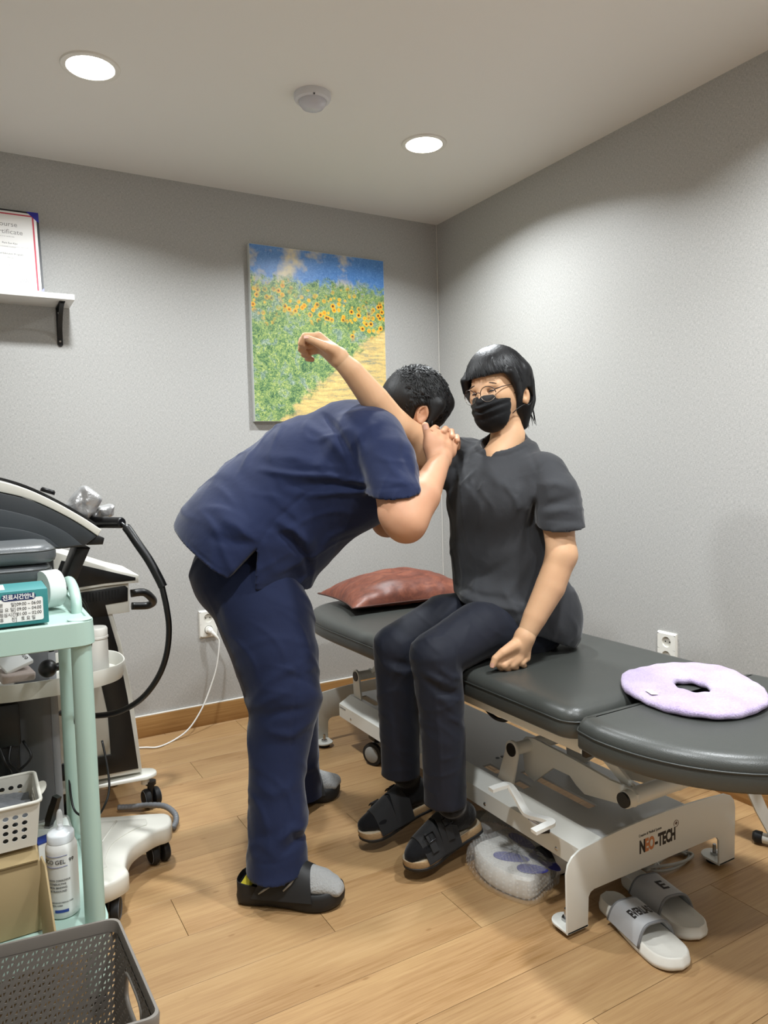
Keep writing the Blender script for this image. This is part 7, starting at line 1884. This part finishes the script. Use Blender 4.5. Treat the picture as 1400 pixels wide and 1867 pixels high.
# neck opening and collar band
nk = A_((-0.7412, -1.4323, 1.2196)); nax = UV * 0.86 + wf * 0.5
S.cap(nk - nax * 0.02 + wf * 0.006, nk + nax * 0.12, 0.068, 0.085, 0.006, 's')
S.ring_groove(nk - nax * 0.02 + wf * 0.006, nk + nax * 0.12, 0.068, 0.085, 0.019, 0.003, 0.0032, 0.0022)
def crw(pts, amp, w): S.crease(pts, amp, w, axis=FV, side=(A_((-0.7220, -1.4338, 0.8830)), -FV))
for pts, amp, w in (
    ([(-0.7570, -1.5930, 1.1106), (-0.7559, -1.5979, 1.0541), (-0.7746, -1.5938, 0.9661), (-0.7832, -1.5949, 0.8857)], -0.012, 0.014), ([(-0.7761, -1.5833, 1.0950), (-0.7832, -1.5852, 1.0146), (-0.8033, -1.5821, 0.9024)], 0.006, 0.016),
    ([(-0.9217, -1.4382, 1.1482), (-0.9379, -1.4375, 1.0332), (-0.9536, -1.4384, 0.9017)], -0.008, 0.012), ([(-0.9040, -1.4496, 1.1312), (-0.9188, -1.4498, 1.0161), (-0.9316, -1.4523, 0.8846)], 0.006, 0.014),
    ([(-0.8573, -1.4752, 1.1463), (-0.8242, -1.4979, 1.0959), (-0.7755, -1.5278, 1.0697)], 0.004, 0.014), ([(-0.8286, -1.5015, 1.0136), (-0.8554, -1.4936, 0.9154), (-0.8760, -1.4904, 0.8005)], 0.005, 0.018),
    ([(-0.9569, -1.4470, 0.7616), (-0.8795, -1.4933, 0.7347), (-0.7941, -1.5430, 0.7240), (-0.7713, -1.5542, 0.7481)], 0.010, 0.012), ([(-0.9488, -1.4504, 0.7779), (-0.8785, -1.4924, 0.7544), (-0.8071, -1.5337, 0.7491)], -0.008, 0.011),
    ([(-0.8286, -1.5213, 0.7497), (-0.7901, -1.5397, 0.7981), (-0.7499, -1.5566, 0.8794)], 0.007, 0.014), ([(-0.9189, -1.4657, 0.8018), (-0.8608, -1.4979, 0.8166), (-0.8009, -1.5286, 0.8643)], -0.005, 0.014),
    ([(-0.7221, -1.5837, 0.7302), (-0.6962, -1.6023, 0.6799), (-0.6774, -1.6168, 0.6299)], 0.005, 0.016), ([(-0.9632, -1.4323, 0.9102), (-0.9341, -1.4484, 0.9176), (-0.9134, -1.4613, 0.9039)], -0.004, 0.008),
    ([(-0.7542, -1.6488, 1.1579), (-0.7764, -1.6384, 1.1270), (-0.7858, -1.6366, 1.0801)], -0.004, 0.007), ([(-0.7355, -1.5409, 1.2005), (-0.7334, -1.5452, 1.1592), (-0.7268, -1.5517, 1.1228)], -0.0025, 0.006),
    ([(-0.8846, -1.4577, 1.1718), (-0.8714, -1.4628, 1.2044), (-0.8564, -1.4705, 1.2155)], 0.006, 0.008), ([(-0.8992, -1.4497, 1.1673), (-0.8888, -1.4532, 1.2000), (-0.8706, -1.4622, 1.2192)], -0.005, 0.007),
    ([(-0.9363, -1.4601, 0.7446), (-0.8455, -1.5153, 0.7007), (-0.6856, -1.6136, 0.6104)], -0.0018, 0.004)):
    crw(pts, amp, w)
M_TEE = m_cloth('charcoal_tee', '3c3d40', '333437', 0.9, 10, 0.25)
TE = S.build('t_shirt', M_TEE, WOM, 2)
# trousers
G = Field((-1.35, -1.75, 0.10), (-0.40, -1.0, 0.86), 0.0045)
G.ell((-0.7003, -1.4427, 0.6208), (0.112, 0.145, 0.085), (wf, wl, UV), 0.04)
G.chain([(-0.7244, -1.4975, 0.6307), (-0.9090, -1.5165, 0.6627), (-1.0916, -1.5480, 0.6183), (-1.0830, -1.5558, 0.5026), (-1.0808, -1.5652, 0.3944), (-1.0792, -1.5678, 0.1402)], [0.088, 0.083, 0.072, 0.067, 0.0615, 0.0595], 0.025)
G.chain([(-0.6931, -1.3520, 0.6545), (-0.9208, -1.3479, 0.6646), (-1.1052, -1.3565, 0.6057), (-1.1055, -1.3605, 0.4714), (-1.1050, -1.3639, 0.3532), (-1.1000, -1.3593, 0.1441)], [0.088, 0.080, 0.070, 0.064, 0.060, 0.0585], 0.025)
X, Y, Z = G.full(); zl_, zr_ = A_((-1.0791, -1.5695, 0.1953))[2], A_((-1.1020, -1.3590, 0.2102))[2]
nearl = ((X * FV[0] + Y * FV[1]) < (A_((-1.0860, -1.4647, 0.2316)) @ FV))
G.a = np.maximum(G.a, np.where(nearl, zl_ - Z, zr_ - Z).astype(np.float32))
G.half((0, 0, ZT + 0.003), (0, 0, -1)) if False else None
def crg(pts, amp, w): G.crease(pts, amp, w, axis=FV)
for pts, amp, w in (
    ([(-1.1539, -1.5780, 0.5902), (-1.1159, -1.6013, 0.5697), (-1.0779, -1.6245, 0.5506)], 0.007, 0.010), ([(-1.1486, -1.5827, 0.5676), (-1.1175, -1.6026, 0.5397), (-1.0728, -1.6294, 0.5234)], -0.007, 0.010),
    ([(-1.1141, -1.5997, 0.6041), (-1.0832, -1.6197, 0.5732), (-1.0575, -1.6350, 0.5650)], 0.007, 0.009), ([(-1.1311, -1.5956, 0.5296), (-1.0998, -1.6152, 0.5062), (-1.0819, -1.6277, 0.4757)], 0.004, 0.010),
    ([(-1.1710, -1.3961, 0.5745), (-1.1374, -1.4173, 0.5494), (-1.1099, -1.4337, 0.5406)], 0.006, 0.010), ([(-1.1496, -1.4078, 0.5820), (-1.1221, -1.4243, 0.5731), (-1.1022, -1.4372, 0.5532)], -0.005, 0.009),
    ([(-1.1291, -1.5939, 0.5670), (-1.1242, -1.6080, 0.4170), (-1.1260, -1.6203, 0.2371)], 0.003, 0.006), ([(-0.9546, -1.5655, 0.7386), (-0.9964, -1.5426, 0.7241), (-1.0536, -1.5133, 0.6785)], 0.003, 0.012)):
    crg(pts, amp, w)
G.wrinkle(0.002, 12, 4, 0.07, main=UV + 0.3 * RV, spread=0.6)
G.build('trousers', m_cloth('black_navy_trousers', '1b1e2a', '171a24', 0.7, 8, 0.15, 0.12), WOM, 2)

# black socks and cork sandals
M_SOCKB = m_cloth('black_sock', '09090b', '0d0d10', 0.95, 60, 0.2)
M_CORK = mat('cork', '9a7f5c', 0.8, var=0.35, vscale=160, nz=0.2, nscale=200)
M_FOOTB = mat('footbed_suede', 'b0a189', 0.9); M_SUEDE = mat('black_suede', '0d0d0f', 0.85, sheen=0.2)
def cork_sandal(heel, toe, ankle, inner, tilt):
    fr = foot_frame(heel, toe, tilt); h, d, s, u, L = fr; pt = lambda a, b, z: h + d * (a * L) + s * b + u * z
    cv = lambda a: 0.010 * max(0, (a - 0.8) / 0.2) ** 2
    so = sole('sandal', fr, 0.100, inner, [(0.004, 0.0), (0.0, 0.002), (-0.0005, 0.009), (0.001, 0.010)], M_RUBBER, WOM, cv)
    sole('cork_midsole', fr, 0.098, inner, [(0.0015, 0.010), (0.001, 0.012), (0.001, 0.024), (0.002, 0.028), (0.005, 0.0295), (0.010, 0.027)], M_CORK, so, cv)
    sole('footbed', fr, 0.094, inner, [(0.002, 0.0275), (0.004, 0.0305), (0.008, 0.0295), (0.014, 0.026)], M_FOOTB, so, cv)
    fo = Field(np.minimum(h, h + d * L) - 0.12, np.maximum(np.maximum(h, h + d * L), A_(ankle)) + 0.12, 0.004)
    fo.chain([pt(0.15, 0, 0.060), pt(0.32, 0, 0.068), pt(0.55, 0, 0.058), pt(0.76, -0.002 * inner, 0.047), pt(0.90, -0.008 * inner, 0.042)], [0.032, 0.036, 0.035, 0.028, 0.020], 0.02)
    fo.ell(pt(0.72, 0, 0.045), (0.055, 0.042, 0.020), (d, s, u), 0.02)
    fo.chain([pt(0.17, 0, 0.065), A_(ankle) * 0.5 + pt(0.22, 0, 0.09) * 0.5, A_(ankle)], [0.034, 0.037, 0.044], 0.025)
    fo.build('sock', M_SOCKB, WOM, 2)
    def arch(a, k, k0, k1, hgt):
        return pt(k0 + (k1 - k0) * k - 0.06 * (1 - abs(a)) * (k0 < 0.5), 0.0515 * a, 0.018 + (hgt - 0.018) * (1 - abs(a) ** 2.5))
    aa = np.linspace(-1, 1, 25)
    for k0, k1, h0, h1 in ((0.36, 0.58, 0.118, 0.101), (0.57, 0.80, 0.099, 0.077)):
        o_ = [[tuple(arch(a, k, k0, k1, h0 + (h1 - h0) * k) + u * 0.0015) for a in aa] for k in np.linspace(0, 1, 6)]
        i_ = [[tuple(arch(a, k, k0, k1, h0 + (h1 - h0) * k) - u * 0.0018) for a in aa] for k in np.linspace(1, 0, 6)]
        st = MB().grid(o_ + i_, closed_v=True).build('strap', M_SUEDE, so, 60)
        # buckle strap and frame on the outer side
        km = (k0 + k1) / 2; hm = (h0 + h1) / 2; sd = -inner
        q = [arch(sd * a, 0.5, k0, k1, hm) + u * 0.004 + s * sd * 0.003 for a in (0.30, 0.45, 0.6, 0.75, 0.88)]
        bar([tuple(p) for p in q], 0.020, 0.003, up=tuple(u + s * sd * 0.6)).build('buckle_strap', M_SUEDE, st, 40)
        c = arch(sd * 0.55, 0.5, k0, k1, hm) + u * 0.007 + s * sd * 0.005; e1 = d * 0.0145; e2 = (s * sd * 0.75 - u * 0.66) * 0.010
        MB().tube([tuple(c + e1 + e2), tuple(c + e1 - e2), tuple(c - e1 - e2), tuple(c - e1 + e2)], 0.0016, 6, closed=True).tube([tuple(c + e2), tuple(c - e2)], 0.0012, 6).build('buckle', mat('dark_buckle', '2c2c2e', 0.25, 0.9) if 'dark_buckle' not in bpy.data.materials else bpy.data.materials['dark_buckle'], st, 60)
    return so
cork_sandal((-0.952, -1.548, 0.088), (-1.205, -1.552, 0.026), (-1.0694, -1.5802, 0.2035), -1, (0, 0, 1))
cork_sandal((-0.985, -1.355, 0.090), (-1.240, -1.352, 0.030), (-1.0925, -1.3696, 0.2187), 1, (0, 0, 1))
